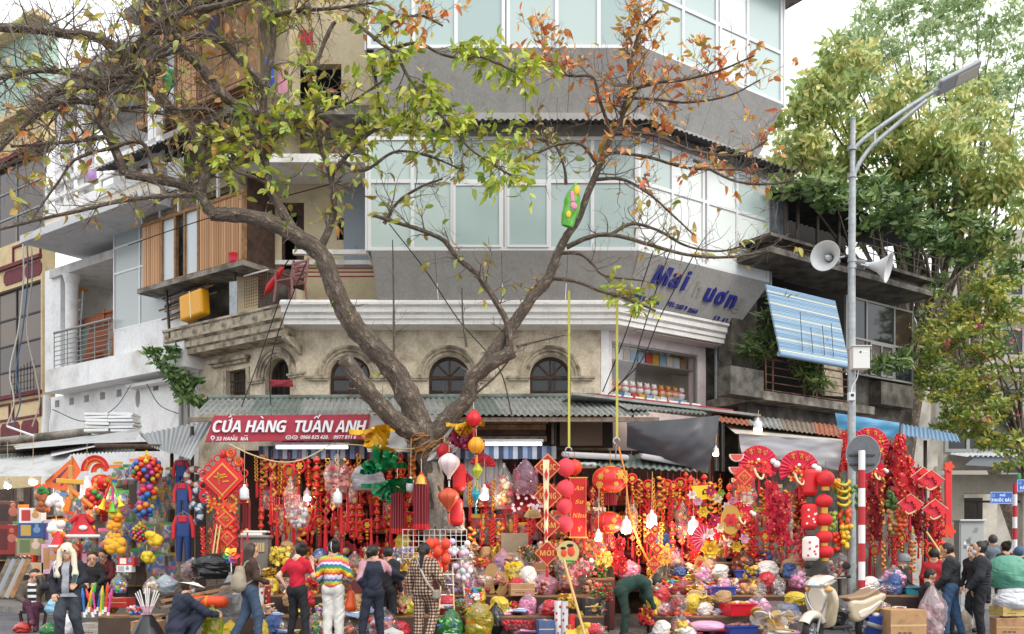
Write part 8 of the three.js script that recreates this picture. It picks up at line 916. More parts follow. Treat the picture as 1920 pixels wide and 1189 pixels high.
const BAGS=[
['green bag of bright toys beside the dozing woman',92,0,32,26,{m:film(0x3fae5a),c:MX}],['blue and yellow printed bag behind the green toy bag',98,1,28,26,{m:poly(0x7fb0c8),dz:0.6}],['crumpled white bag behind the boy legs',126,0,22,34,{m:poly(0xd4d2d6),dz:0.8}],['red bag under the stool of the dozing woman',42,0,34,20,{m:poly(0xa8332c),dz:0.9}],
['pile of small bright toys on the low table of the toy stall',255,1,40,22,{c:MX,open:1,n:60,q:0.12}],['clear bag of mixed balls on the low table of the toy stall',222,2,34,34,{c:MX,dz:0.8}],['orange and green toy packet bag behind the toy swords',205,1,30,34,{m:film(0xe6b86a),c:MX,dz:0.5}],['silver balloon bag on the timber boards',310,2,44,34,{m:poly(0x8d9aa2,0.15),dz:0.4}],['white and brown bag above the wrapped sticks',285,2,34,30,{c:CR,dz:0.2}],['big black bin bag lying behind the crouching buyer',405,3,76,46,{m:poly(0x17181a,0.22),knot:false,dz:-0.8,amp:0.7}],['clear bag of maroon sticks left of the black bin bag',362,3,44,34,{c:[0x6a2a30,0x8a4a4a],dz:-0.6}],['yellow green shopping bag beside the crouching buyer',398,0,38,60,{m:film(0xb9c832),c:[0xd8402f,0xc8d23a,0x8aa02e],dz:-1.3}],['grey plastic sheet bundle behind the checked backpack',432,1,40,72,{m:poly(0x7d7f82),amp:0.7,dz:-0.4}],
['yellow bag at the feet of the brown sweater woman',432,0,34,32,{m:poly(0xd9b82c),dz:-0.5}],['yellow carton like bag right of the jeans',490,0,30,34,{m:poly(0xd2b62f),dz:-0.2}],['clear bag of pale packets between jeans and black trousers',520,0,44,36,{c:CR,box:1}],['clear bag of colourful packets by the white trousers',590,0,40,40,{c:MX,box:1}],
['blue and white patterned bag behind the tracksuit woman',720,0,66,50,{c:BL}],['yellow net bag left of the checked suit',758,1,36,34,{m:film(0xd2cc3a),c:YL}],['red round packet bag above the patterned bag',738,1,30,30,{c:[0xb3222a,0xc94a4a],dz:0.3}],['white bag with goods at the feet of the tracksuit woman',735,0,40,20,{m:poly(0xd9d6d2),dz:-0.5}],
['green and blue striped bag right of the checked suit',846,0,50,50,{m:film(0x58b06a),c:[0x3f9a4a,0x3a6ab0,0x7fd06a],box:1}],['yellow bag with green and red toys',897,0,52,62,{m:film(0xd8cc3a),c:[0x3f8a4a,0xd84a2f,0xd8cc3a]}],['black bin bag right of the yellow toy bag',930,0,36,56,{m:poly(0x141517,0.25),dz:0.3}],['brown clear bag above the yellow toy bag',878,1,36,34,{c:[0x9a7a5a,0xb98a5a,0xd0c0a8]}],
['clear bag of dried flowers behind the ball clusters',880,3,46,44,{c:CR}],['clear bag with red tinsel above the round basket',905,2,44,46,{c:[0x8a3038,0xb35a60,0xc9b0a8]}],['mauve clear bag beside the yellow bouquet',942,3,40,50,{m:mFilmPink,c:[0x8a6a90,0xb98aa8,0x9a7ab0]}],['clear bag of white dotted packets',985,2,36,42,{c:[0xb9b4b0,0x8a8480,0xe0dcd6],box:1}],['green and white bag in front of the open carton',940,1,28,28,{m:film(0x8ad06a),c:[0x7ab85a,0xe6e6da]}],
['pink flower bag right of the open carton',1020,2,48,38,{m:mFilmPink,c:PK}],['pink paper flower bag below the first pink one',990,1,36,38,{m:mFilmPink,c:PK}],['small pink bag right of the lower pink bag',1022,1,28,22,{m:mFilmPink,c:PK}],['large crumpled clear bag beside the big wooden board',975,3,60,52,{c:[0x8a8480,0xb9a890,0xa33a3a],amp:0.7,dz:0.2}],['pink bag behind the stooping vendor',1180,3,44,30,{m:mFilmPink,c:PK}],
['red clear bag right of the stooping vendor',1278,2,46,28,{m:film(0xd87a7a),c:RG}],['heap of white packets under the stooping vendor',1232,1,60,28,{c:CR,box:1}],['bag of orange sweets behind the red basket',1412,2,54,22,{c:[0xc98a4a,0xb9683a,0xd9a86a],q:0.2}],['brown pot shaped bag below the dragon mask',1392,3,48,48,{m:film(0x8a4a2c),c:[0x7a2a20,0xa85a2c]}],['dark red lantern bag right of the brown bag',1432,3,38,34,{m:film(0x7a2a20),c:[0x6a1a18,0x9a3a24],knot:false}],['tall clear bag of brown discs behind the scooter',1492,3,36,52,{c:[0x5a2a24,0x8a4a34,0xb07a5a],disc:1}],
['large clear bag of gold discs left of the scooter',1455,0,98,68,{c:[0xb9903a,0xd2b05a,0xe0dcd4,0xa87a2c],disc:1,n:40,q:0.13,knot:false,deep:0.7}],['gift bag with a bright clown like toy behind the scooter mirror',1577,3,52,42,{c:[0xd86a2a,0xe6e0d8,0xb92a30]}],['yellow net bag beside the pole foot',1640,2,30,26,{m:film(0xb9b83a),c:YL,box:1,dz:0.3}],['flat white and pink packets right of the pole',1665,2,56,22,{c:[0xe6dce0,0xd8a0b0,0xb93a40],box:1,knot:false}],['tall white and pink plastic sack beside the carton',1748,0,46,92,{m:film(0xe6d6da),c:[0xd9c0c0,0xc98a8a,0xe6dcd6],dz:-0.4,amp:0.7}],
['pale sack behind the legs of the man in jeans',1812,0,26,44,{m:poly(0xc9bca4),dz:1.2}],['red packet bag behind the man in jeans',1762,1,30,40,{c:RG,box:1,dz:0.5}],['orange red packet bag at the pole foot',1650,1,40,26,{c:[0xd86a3a,0xe6dcd0,0xc92a30],box:1}],['big green bundle tied with black rope at the right edge',1892,0,80,62,{m:poly(0x4f8f78,0.5),knot:false,y:0.86,dz:0.2,amp:0.35}],['white bundle under the green one at the right edge',1898,0,74,40,{m:poly(0xcfd2d6,0.45),knot:false,y:0.5,dz:0.1}],
['clear bag of red flowers behind the red T-shirt woman',575,2,50,44,{c:RG}],['clear bag of maroon goods at the right of the red T-shirt',600,3,44,44,{c:[0x6a1a20,0x9a3a3a,0xc9a080]}],['clear bag of red packets left of the tracksuit woman',665,3,44,44,{c:RG,box:1}],['clear bag of lavender packets behind the checked suit',845,2,44,40,{c:[0x7a6a9a,0xa898c0,0x5a2a3a]}],['clear bag of dark red strands beside the basket',868,3,36,40,{c:[0x6a2a3a,0x9a4a5a]}],['clear bag of gold red charms by the pink fan',1330,3,44,36,{c:RG}],['clear bag of maroon dried fruit left of the oval plaque',1262,3,50,44,{c:[0x6a2a2a,0x8a4a40,0xa87a6a]}],
];
for(const[l,px,py,w,h,o]of[['large clear bag of red ornaments hanging right of the unlit bulb',632,925,52,66,{c:[0xb3303a,0xd98a7a,0x8e1722,0xe0c0b0]}],['grey moon like bag hanging behind the green bow',690,920,58,50,{m:poly(0xa6a4a8,0.35),knot:false}],['purple tinted bag of wigs hanging right of the white strips',985,928,50,62,{m:film(0xc9a0b4),c:[0x7a2a4a,0x9a4a6a]}],['clear bag with a gold plaque hanging beside the purple bag',945,955,40,78,{c:[0xc9a03a,0xe0d0b0,0xb02a2a]}],['clear bag of silver pieces hanging under the red tassels',560,990,40,56,{c:[0xc9c9cc,0xb03a40,0xe0dcda]}],['clear bag of striped sticks hanging by the second bulb',545,975,22,74,{c:[0xc9403a,0xe0c9a0]}],['white feather bundle in clear film right of the trunk',850,1000,46,60,{m:film(0xe6e4e2),c:[0xe6e4e0,0xd0ccc8]}],['clear bag of maroon ribbons hanging beside the scroll',1120,1000,26,60,{c:[0x7a1a22,0xb03038]}],['clear bag of red knots at the left of the pink fan',1280,1010,30,64,{c:RG}],['clear bag of white flowers by the dragon mask',1400,950,34,70,{c:[0xe6dcd8,0xd0a0a8,0xb03a3a]}],['clear packet of gold charms left of the lower large lantern',1185,1000,24,60,{c:[0xd8a02a,0xc4302a]}]])bagOf(l,px,3,w,h,{...o,dz:0.25,y:hgt(py,18.9)- 1.0});
for(const[l,px,t,w,h,o]of BAGS)bagOf(l,px,t,w,h,o);
for(let i=0;i<90;i++){const b=pick([[480,760],[820,1130],[1215,1370],[1215,1500],[1640,1740]]),v=i % 5;inst('flatpk'+v,()=>{const o=thing('flat_packet','x','packet'),c=[0xe0d6c6,0xd9a0b8,0xd8c04a,0xb9303a,0x8fa6c9][v];const g=new RoundedBoxGeometry(0.36,0.06,0.26,5,0.028),p=g.attributes.position;for(let i=0;i<p.count;i++){const x=p.getX(i),z=p.getZ(i),k=1-Math.pow(Math.abs(x)/0.2,4)*0.7;p.setY(i,p.getY(i)*k*(0.7+nzF(x+v,z)*0.7)+(nz3(x*2+v,z*2)- 0.5)*0.07);p.setX(i,x*(1+(nzF(z*2,v)- 0.5)*0.15));}g.computeVertexNormals();mesh('wrapper',g,mat(c,0.25),o);mesh('print',rbox(0,0.03,0,0.2,0.012,0.14,0.005),mat([0xb93a3a,0xe6e6ea,0xb9503a,0xd8a02a,0xe6e6e6][v],0.4),o);return o;},['cream','pink','yellow','red','pale blue'][v]+' flat packet among the heaps on the low front tables',onTier(rr(...b),R()<0.6?1:0,rr(-0.15,0.15)).add(V(0,rr(0,0.12),0)),['cream','pink','yellow','red','pale blue'][v]+' flat packets on the low front tables',rr(0,3),rr(0.7,1.1)).rotation.x=rr(-0.5,0.5);}
{
const H=[['red and gold goods',RG,{},'clear bag'],['maroon goods',[0x6a1a20,0x9a3a3a,0xb98a6a],{open:1},'loose pile'],['cream packets',CR,{box:1,open:1,n:46},'loose pile'],['bright packets',MX,{box:1,open:1,n:46},'loose pile'],['pink flowers',PK,{},'clear bag'],['gold pieces',[0xc9a03a,0xd8b85a,0x9a742a],{disc:1,open:1,n:50},'loose pile'],['grey and white packets',[0xb9b4b0,0x8a8480,0xe0dcd6],{box:1},'clear bag'],['goods',0,{m:poly(0xd8d4cc),knot:false},'bulging white bag'],['red boxes',[0xb02028,0xd0383a,0x7a1a20,0xd8a02a],{box:1,open:1,n:46},'loose pile'],['goods',0,{m:poly(0xa8845a,0.6),knot:false},'bulging tan bag'],['goods',0,{m:poly(0xb02a34),knot:false},'bulging red bag'],['goods',0,{m:poly(0x3a558a),knot:false},'bulging blue bag'],['goods',0,{m:poly(0xc2aa3a),knot:false},'bulging yellow bag'],['green leaves and berries',[0x3f6a34,0x5a8a3c,0xb02a2a],{open:1,n:60,q:0.06},'loose pile']];
H.forEach(([w,c,e],v)=>{const key='heap'+v;for(let i=0;i<(v<6||v===8?17:9);i++){const t=[0,1,1,2,2,3,3,4,4][Math.floor(R()*9)],b=t===0?pick([[480,770],[840,1030],[1090,1130],[1205,1300]]):pick([[470,780],[820,1130],[820,1130],[1220,1500],[1220,1500],...(t===2?[[1630,1725]]:[])]),p=onTier(rr(...b),t,rr(-0.2,0.2)).add(V(0,R()<0.3?rr(0.12,0.24):0,0));let o;if(!protoCache.has(key)){o=bagOf('x',500+v*13,1,40,36,{n:34,...e,c,amp:0.75});protoCache.set(key,o);}else o=dup(protoCache.get(key));o.position.copy(p);o.rotation.y=rr(0,6);o.scale.set(rr(0.75,1.25),rr(0.6,1.15),rr(0.75,1.2));tag(o,H[v][3]+' of '+w+' in the heaps on the step tables',e.open?'pile':'bag',H[v][3]+'s of '+w+' in the heaps');}});
}
{const o=bagOf('large pink flat packet lying before the red basket',1325,0,70,18,{name:'flat_packet',m:mat(0xe0a0c0,0.35),knot:false,amp:0.2,y:0.12});}
function bouquet(label,px,tier,wp,hp,cols,o={}){const k=mpp(TIER[tier][0]),w=wp*k,h=hp*k,t=thing('bouquet',label,'flowers',onTier(px,tier,o.dz??0.1)),s=rngOf(px*3+hp),st=[],fl=[],c=new THREE.Color(),oct=(r)=>o.berry?new THREE.IcosahedronGeometry(r,0):flat(blossom(r*1.6,5),r*0.7).applyMatrix4(new THREE.Matrix4().makeRotationFromEuler(new THREE.Euler(s()- 0.5,s()*2-1,s()*3)));for(let i=0;i<(o.n??90);i++){const a=s()*6.283,r=Math.sqrt(s())*w/2,y=h*(0.45+0.55*s()),x=Math.cos(a)*r,z=Math.sin(a)*r*0.7;if(i % 5===0)st.push(tube([V(x*0.15,0,z*0.15),V(x*0.6,y*0.6,z*0.6),V(x,y,z)],0.005,3,false));c.set(cols[Math.floor(s()*cols.length)]);fl.push(paint(oct((o.q??0.026)*(0.7+0.6*s())).translate(x,y,z),c));}mesh('stem',st,mat(0x4a5a30,0.8),t).userData.kind='stuff';mesh('blossom',fl,mat(0xffffff,0.6,{vertexColors:true}),t).userData.kind='stuff';if(!o.bare)mesh('film_wrap',lathe([[w*0.12,0],[w*0.3,h*0.4],[w*0.5,h*0.75],[w*0.55,h*0.9]],11),mFilm,t);else mesh('pot',lathe([[0,0],[w*0.16,0],[w*0.2,h*0.22],[w*0.17,h*0.22]],12),mat(0x6a4a3a,0.7),t);return t;}
bouquet('bouquet of red and pink blossom sprays right of the MỚI banner',1085,2,64,68,[0xc03a4a,0xe08a9a,0xb9203a,0xe6c0c8,0x6a7a4a]);bouquet('yellow blossom bouquet above the stooping vendor',1130,3,46,46,[0xe0c22e,0xd9a82c,0xe6d86a]);bouquet('pot of small red roses left of the stooping vendor',1128,1,40,58,[0xb9202c,0x3f6a34,0x4a7a3c,0xd04a3a],{bare:1,berry:1});bouquet('yellow lily bouquet left of the dotted packets',963,2,28,58,[0xe0c82a,0xd2b42a,0xb9b84a],{q:0.034});bouquet('heap of dark red berries at the front edge',972,0,62,30,[0xb01c2c,0x8a1420,0xc83a44],{berry:1,n:220,q:0.024});bouquet('dark green sprays with red berries beside the scroll',995,3,50,60,[0xa8202a,0x3f5a34,0xc89a4a,0x2f4a2c],{bare:1,berry:1});bouquet('white and orange dry blossom sprays behind the paper disc',1030,3,52,66,[0xd9b08a,0xe6dcd0,0xc05a3a]);bouquet('sprays of yellow plum blossom behind the red T-shirt',525,3,36,56,[0xd9b83a,0xe0cc5a],{bare:1});bouquet('pink orchid sprays above the pink bags',1010,3,40,28,[0xd98ac0,0xc96ab0,0xe6b8d8]);bouquet('red gold blossom mass under the lower large lantern',1105,3,60,80,[0xd8402a,0xe0a02c,0xc02a2a],{n:140});bouquet('lavender lighted flower sprays left of the ponytail',757,3,46,56,[0xb9a8d0,0xd9cfe6,0x8a7ab0],{berry:1,n:120});bouquet('orange gold flower column by the stooping vendor',1246,3,22,60,[0xd9a02c,0xc9862a],{dz:-0.3});
for(const[px,py,lab]of[[862,1030,'upper cluster of pastel balls on sticks'],[866,1075,'lower cluster of pastel balls on sticks']]){const o=thing('ball_cluster',lab,'toy',at(px,py,17.7)),q=rngOf(py),cs=[0xe6b8c8,0xd0c0e6,0xe8e4ea,0xb8d8d0].map((c)=>mat(c,0.4)),g=new THREE.SphereGeometry(0.06,10,8);for(let i=0;i<12;i++)share('ball',g,cs[i % 4],o,[(q()- 0.5)*0.36,(q()- 0.5)*0.3,(q()- 0.5)*0.2]);mesh('stick',tube([V(0,0,0),V(0.1,-0.9,0)],0.012,4),mWhiteM,o);}
for(let i=0;i<14;i++)inst('plan',()=>roundLantern(0.085,mRedO,'small_lantern',1.25),'small glossy orange red lantern in the cluster right of the ponytail',at(806+(i % 3)*15 -(i % 2)*4,1005+Math.floor(i/3)*14,17.4+(i % 2)*0.2),'small orange red lanterns right of the ponytail');
{
const g=thing('wire_grid','white wire display grid behind the ponytail woman','grid',at(825,1020,18.6)),k=mpp(18.6);mesh('wire',[...Array(13)].map((_,i)=>tube([V((i*10-70)*k,-28*k,0),V((i*10-70)*k,27*k,0)],0.007,4)).concat([...Array(6)].map((_,i)=>tube([V(-70*k,(i*11-28)*k,0),V(50*k,(i*11-28)*k,0)],0.007,4))),mWhiteM,g);
for(const[px,py,w,h,lab]of[[922,1085,15,28,'tall oval woven basket tray leaning by the black bag'],[940,1095,14,22,'second brown woven tray behind the oval one']]){const o=thing('woven_tray',lab,'basket',at(px,py,17.9)),q=mpp(17.9);mesh('weave',[cyl(0,0,0,1,1,0.02,24).rotateX(PI2()).scale(w*q,h*q,1)],weathered(0xb3905c,0x7d5f38,0.5,0.05,64,0.1),o);mesh('rim',new THREE.TorusGeometry(1,0.06,5,26).scale(w*q,h*q,0.3),mWoodMid,o);}
const rolls=(label,px,tier,hp,wp,m,m2)=>{const q=mpp(TIER[tier][0]),o=thing('paper_roll',label,'paper roll',onTier(px,tier));mesh('roll',cyl(0,0,0,wp*q/2,wp*q/2,hp*q,14),m,o);mesh('print',[...Array(5)].map((_,i)=>sph(Math.sin(i*1.9)*wp*q*0.3,hp*q*(0.12+i*0.18),wp*q*0.42,wp*q*0.2,1,1.2,0.5,7,5)),m2,o);mesh('core',cyl(0,hp*q-0.02,0,wp*q*0.3,wp*q*0.3,0.03,12),mat(0x8a7a68,0.8),o);};
rolls('left white gift wrap roll with red hearts',1046,0,68,13,mat(0xd9d9da,0.4),mRed);rolls('right white gift wrap roll with red hearts',1059,0,67,13,mat(0xd4d6d8,0.4),mRed);rolls('red wrapping roll right of the white ones',1072,0,42,11,mRedB,mRed);rolls('brown paper roll in front of the red roll',1069,0,24,11,mat(0xb98a5c,0.7),mWoodMid);rolls('white heart printed roll behind the brown sweater woman',489,1,50,12,mat(0xd4d0cc,0.4),mRedD);rolls('red patterned roll beside the heart printed roll',502,1,54,10,mRedD,mGoldM);rolls('grey rolled poster by the stooping vendor',1131,1,26,9,mat(0x5f6468,0.5),mAluOld);
const roll=thing('cloth_roll','bright orange fabric roll lying beside the crouching buyer','fabric roll',at(388,1128,16.2));mesh('roll',[cyl(0,-0.26,0,0.1,0.1,0.54,18).rotateZ(1.53),sph(-0.27,0.01,0,0.1),sph(0.27,-0.01,0,0.1)],mat(0xdc4a1c,0.5),roll);mesh('yellow_band',cyl(0,-0.03,0,0.103,0.103,0.05,18).rotateZ(1.53),mOrange,roll);
const pole=(label,a,b,r,m)=>{const p=at(...a),o=thing('bamboo_pole',label,'pole',p);mesh('pole',tube([V(0,0,0),at(...b).sub(p)],r,7),m,o);mesh('node',[0.25,0.5,0.75].map((t)=>sph(...at(...b).sub(p).multiplyScalar(t).toArray(),r*1.15,1,1,1,7,5)),m,o);};const bm=mat(0xc9a468,0.5);
pole('bamboo pole slanting in front of the gift rolls',[1057,1050,17],[1098,1195,16.4],0.025,bm);pole('thin bamboo pole leaning beside the red knot column',[420,940,18.9],[402,1060,18.4],0.016,bm);pole('second thin bamboo pole by the red knot column',[412,945,18.9],[396,1060,18.4],0.016,bm);pole('bamboo pole held above the man in jeans',[1738,998,18],[1766,1040,17.4],0.018,bm);
for(const[i,a,b]of[[0,[300,1128,15.9],[452,1098,16.6]],[1,[300,1140,15.8],[450,1106,16.5]],[2,[300,1118,16.2],[440,1092,16.8]]]){const p=at(...a),q=at(...b).sub(p),L=q.length(),o=thing('timber',['middle','lower','upper'][i]+' brown timber board lying behind the crouching buyer','board',p);o.lookAt(at(...b));mesh('board',bx(-0.06,0.06,-0.02,0.02,0,L),[mWoodMid,mWoodGrey,mWoodDark][i],o);mesh('end_grain',bx(-0.058,0.058,-0.018,0.018,-0.004,0),mWoodDark,o);}
for(let i=0;i<5;i++){const o=thing('grey_plank',['first','second','third','fourth','fifth'][i]+' from left of the grey planks leaning at the left edge','plank',at(2+i*9,1112,19.3-i*0.05));mesh('plank',rbox(0,0.3,0,0.1,0.85,0.03,0.006,[-0.15,0.1,-0.35]),[mWoodGrey,mat(0x8a8f96,0.6),mWoodGrey,mat(0x9a9690,0.7),mWoodMid][i],o);mesh('end_cap',rbox(0.14,0.71,-0.06,0.11,0.03,0.035,0.004,[-0.15,0.1,-0.35]),mWoodDark,o);}
const carton=(label,px,tier,wp,hp,dz=0,c=0xb08a62,turn=0.1,y=0)=>{const q=mpp(TIER[tier][0]),w=wp*q,h=hp*q,o=thing('carton',label,'box',onTier(px,tier,dz),turn);o.position.y+=y;mesh('case',rbox(0,h/2,0,w,h,0.42,0.008),weathered(c,0x8a6a48,0.3,0.6,64,0.05),o);mesh('tape',[bx(-w/2-0.001,w/2+0.001,h*0.5,h*0.56,0.21,0.2135),bx(-0.03,0.03,h,h+0.003,-0.2,0.2)],mat(0xc9a87a,0.35),o);mesh('print',[0,1,2].map((i)=>bx(-w*0.3+i*w*0.14,-w*0.2+i*w*0.14,h*0.25,h*0.33,0.2105,0.213)),mat(0x6a4e36,0.7),o);};
carton('brown carton in front of the tall white sack',1692,0,66,58,-0.9);carton('carton beside the black wrapped sticks',278,0,50,34,-0.4);carton('open carton under the dotted packets',978,2,44,22,-0.35,0xa98462);carton('upright carton behind the pink bag',1012,3,28,28,-0.2,0x9a7654);carton('large carton at the right edge under the white bundle',1893,0,58,36,0.1,0xb9906a,-0.2);carton('smaller yellow carton on the large one at the right edge',1888,0,44,18,0.15,0xc9b06a,0.1,0.37);carton('blue topped carton left of the gift rolls',1022,0,28,34,-0.2,0x3f5a8f);carton('grey crate of toy swords behind the boy',178,0,42,24,0.4,0x9a9896);carton('black plastic crate right of the toy swords',222,0,52,34,0.5,0x24262a);carton('red crate of toys on the black crate',222,1,48,18,0.4,0xa82a2a,0,0.12);carton('photo frame stack beside the stooping vendor',1108,1,30,32,0,0x2a2d38);carton('pale wooden board standing among the clear bags',965,3,52,84,0.5,0x8f8472,0);
for(let i=0;i<10;i++){const c=i % 5,w=['blue','yellow','green','red','pink'][c];inst('sword'+c,()=>{const o=thing('toy_wand','x','toy');mesh('tube',lathe([[0.02,0],[0.022,0.3],[0.035,0.33],[0.03,0.4],[0.012,0.5]],9),mat([0x2f6fc0,0xe0b82c,0x4fae3c,0xd8402f,0xcf4a9a][c],0.35),o);mesh('grip',lathe([[0.028,-0.08],[0.03,0.02]],9),mWhiteM,o);return o;},w+' bubble wand standing in the grey crate',at(158+i*5,1150 -(i % 3)*5,17.25),w+' bubble wands in the grey crate',0,rr(0.7,1)).rotation.z=rr(-0.25,0.25);}
const tray=(label,px,tier,wp,hp,c,fill,dz=0,turn=0)=>{const q=mpp(TIER[tier][0]),w=wp*q,h=hp*q,o=thing('plastic_tray',label,'tray',onTier(px,tier,dz),turn),m=mat(c,0.35);mesh('wall',[rbox(0,h/2,0.22,w,h,0.02,0.008,[0.15,0,0]),rbox(0,h/2,-0.22,w,h,0.02,0.008,[-0.15,0,0]),rbox(w/2,h/2,0,0.02,h,0.44,0.008,[0,0,-0.15]),rbox(-w/2,h/2,0,0.02,h,0.44,0.008,[0,0,0.15])],m,o);mesh('rim',[bx(-w/2-0.03,w/2+0.03,h-0.012,h+0.012,0.24,0.27),bx(-w/2-0.03,w/2+0.03,h-0.012,h+0.012,-0.27,-0.24),bx(w/2,w/2+0.03,h-0.012,h+0.012,-0.24,0.24),bx(-w/2-0.03,-w/2,h-0.012,h+0.012,-0.24,0.24)],m,o);mesh('floor',bx(-w/2,w/2,0.01,0.03,-0.2,0.2),m,o);const s=rngOf(px),f=[];for(let i=0;i<40;i++)f.push(paint(sph((s()- 0.5)*w*0.9,h*(0.4+0.7*s()),(s()- 0.5)*0.4,0.035+0.03*s(),1.3,0.7,1,7,5),new THREE.Color(fill[Math.floor(s()*fill.length)])));mesh('contents',f,mat(0xffffff,0.5,{vertexColors:true}),o).userData.kind='stuff';};
tray('blue tray of pale sweets behind the red basket',1338,2,70,15,0x3a50a0,[0xd9b8a8,0xc99a8a,0xe6d6cc]);tray('second blue tray further back right',1398,3,44,14,0x35489a,[0xc9a88a,0xb05a4a]);tray('bright red basket of small sweets',1384,1,52,22,0xc8182c,[0xd98a6a,0xe6d6cc,0xb98a3a],-0.1,0.3);tray('blue tray under the red basket',1384,0,54,22,0x2f4490,[0x6a4a5a,0x8a5a5a],0,0.25);tray('blue bin full of packets beside the carton',1640,0,42,44,0x2a48a8,MX,-0.6);tray('blue basin stacked at the right stall',1648,2,34,24,0x5f78b8,[0xd9dce6,0x8aa0d0],0.4);tray('turquoise basin before the helmet vendor',1705,2,26,14,0x3fa8c0,[0x4a3a34],0.1);
const rack=thing('wooden_rack','small pale wooden ladder rack right of the checked suit','rack',at(838,1140,17)),q=mpp(17);mesh('upright',[-1,1].map((s)=>tube([V(s*14*q,-0.05,0.1),V(s*10*q,0.72,-0.1)],0.014,5)),mat(0xd0b88a,0.6),rack);for(let i=0;i<4;i++)mesh('rung',tube([V(-14*q,0.05+i*0.18,0.06-i*0.04),V(14*q,0.05+i*0.18,0.06-i*0.04)],0.012,5),mWhiteM,rack);
const w=thing('wrapped_sticks','bundle of white sticks in black and clear plastic at the toy stall','bundle',at(276,1195,16));mesh('skirt',lathe([[0.04,0.42],[0.09,0.36],[0.22,0.15],[0.3,0]],13),mat(0x26282c,0.25),w);mesh('collar',lathe([[0.14,0.52],[0.05,0.43],[0.12,0.38]],11),mFilmPink,w);mesh('stick',[...Array(9)].map((_,i)=>tube([V(0,0.3,0),V((i-4)*0.055,0.85-Math.abs(i-4)*0.03,(i % 3-1)*0.05)],0.011,4)),mWhiteM,w).userData.kind='stuff';
const pw=thing('pinwheel','rainbow paper windmill behind the black bin bag','pinwheel',at(432,1042,17.2));['#d8322a','#e8a22c','#e0d23a','#3f9a4c','#2f6fa8','#c45a9a'].forEach((c,i)=>mesh('blade',leafShape(0.16,0.13,0.4,0.3).rotateX(PI2()).rotateZ(i*1.047),mat(c,0.5),pw,true));mesh('stick',tube([V(0,0,-0.02),V(0.02,-0.5,-0.02)],0.01,4),mWhiteM,pw);
const cb=thing('side_cabinet','grey cabinet piled with white boxes beside the dark doorway','cabinet',at(476,1080,18.9)),ck=mpp(18.9);mesh('body',bx(-26*ck,26*ck,0,72*ck,-0.3,0),mat(0x77736c,0.6),cb);mesh('top',rbox(0,74*ck,-0.14,58*ck,0.05,0.4,0.01),mat(0x8d8982,0.6),cb);mesh('box',[rbox(-4*ck,78*ck,-0.1,40*ck,0.05,0.3,0.01),rbox(2*ck,83*ck,-0.12,44*ck,0.04,0.3,0.01)],mWhiteM,cb);mesh('binder',[0,1,2,3,4].map((i)=>bx((-4+i*5)*ck,i*5*ck,45*ck,62*ck,0.001,0.03)),mat(0xb9a47c,0.7),cb);
}
function PI2(){return Math.PI/2;}
{
const S={x0:RW.s(1147),x1:RW.s(1308),y:RW.at(1150,735)[1]- 0.2},cs=[0xd6dbe0,0xb9cddc,0x8fb4cc,0xb08a68,0xc4453f,0xe0d4c8,0x3f78a8,0xd9a63c];let n=0;
for(const[y,z,m]of[[S.y,-0.42,12],[S.y+1.0,-0.45,12]])for(let i=0;i<m;i++){const x=lerp(S.x0+0.08,S.x1-0.12,i/(m-1)),v=(i*3+(y>S.y?2:0))% 8;inst('gift'+v,()=>{const o=thing('boxed_figurine','x','figurine');mesh('box',rbox(0,0.15,0,0.2,0.3,0.2,0.006),mat(cs[v],0.5),o);mesh('figure',[sph(0,0.4,0,0.1,1,0.95,0.9,10,8),sph(0,0.52,0,0.07,1,1,1,10,8),sph(-0.05,0.58,0,0.025,1,1,1,6,5),sph(0.05,0.58,0,0.025,1,1,1,6,5)],v % 3?mWhiteM:mat(0xcf8f3a,0.4),o);mesh('sash',new THREE.TorusGeometry(0.085,0.02,5,14).rotateX(PI2()).translate(0,0.46,0),mRed,o);return o;},'small white figurine on a '+['silver','pale blue','sky blue','brown','red','cream','blue','gold'][v]+' box in the shop window',RW.world(x,y,z),['silver','pale blue','sky blue','brown','red','cream','blue','gold'][v]+' boxed figurines in the shop window',RW.th);n++;}
}
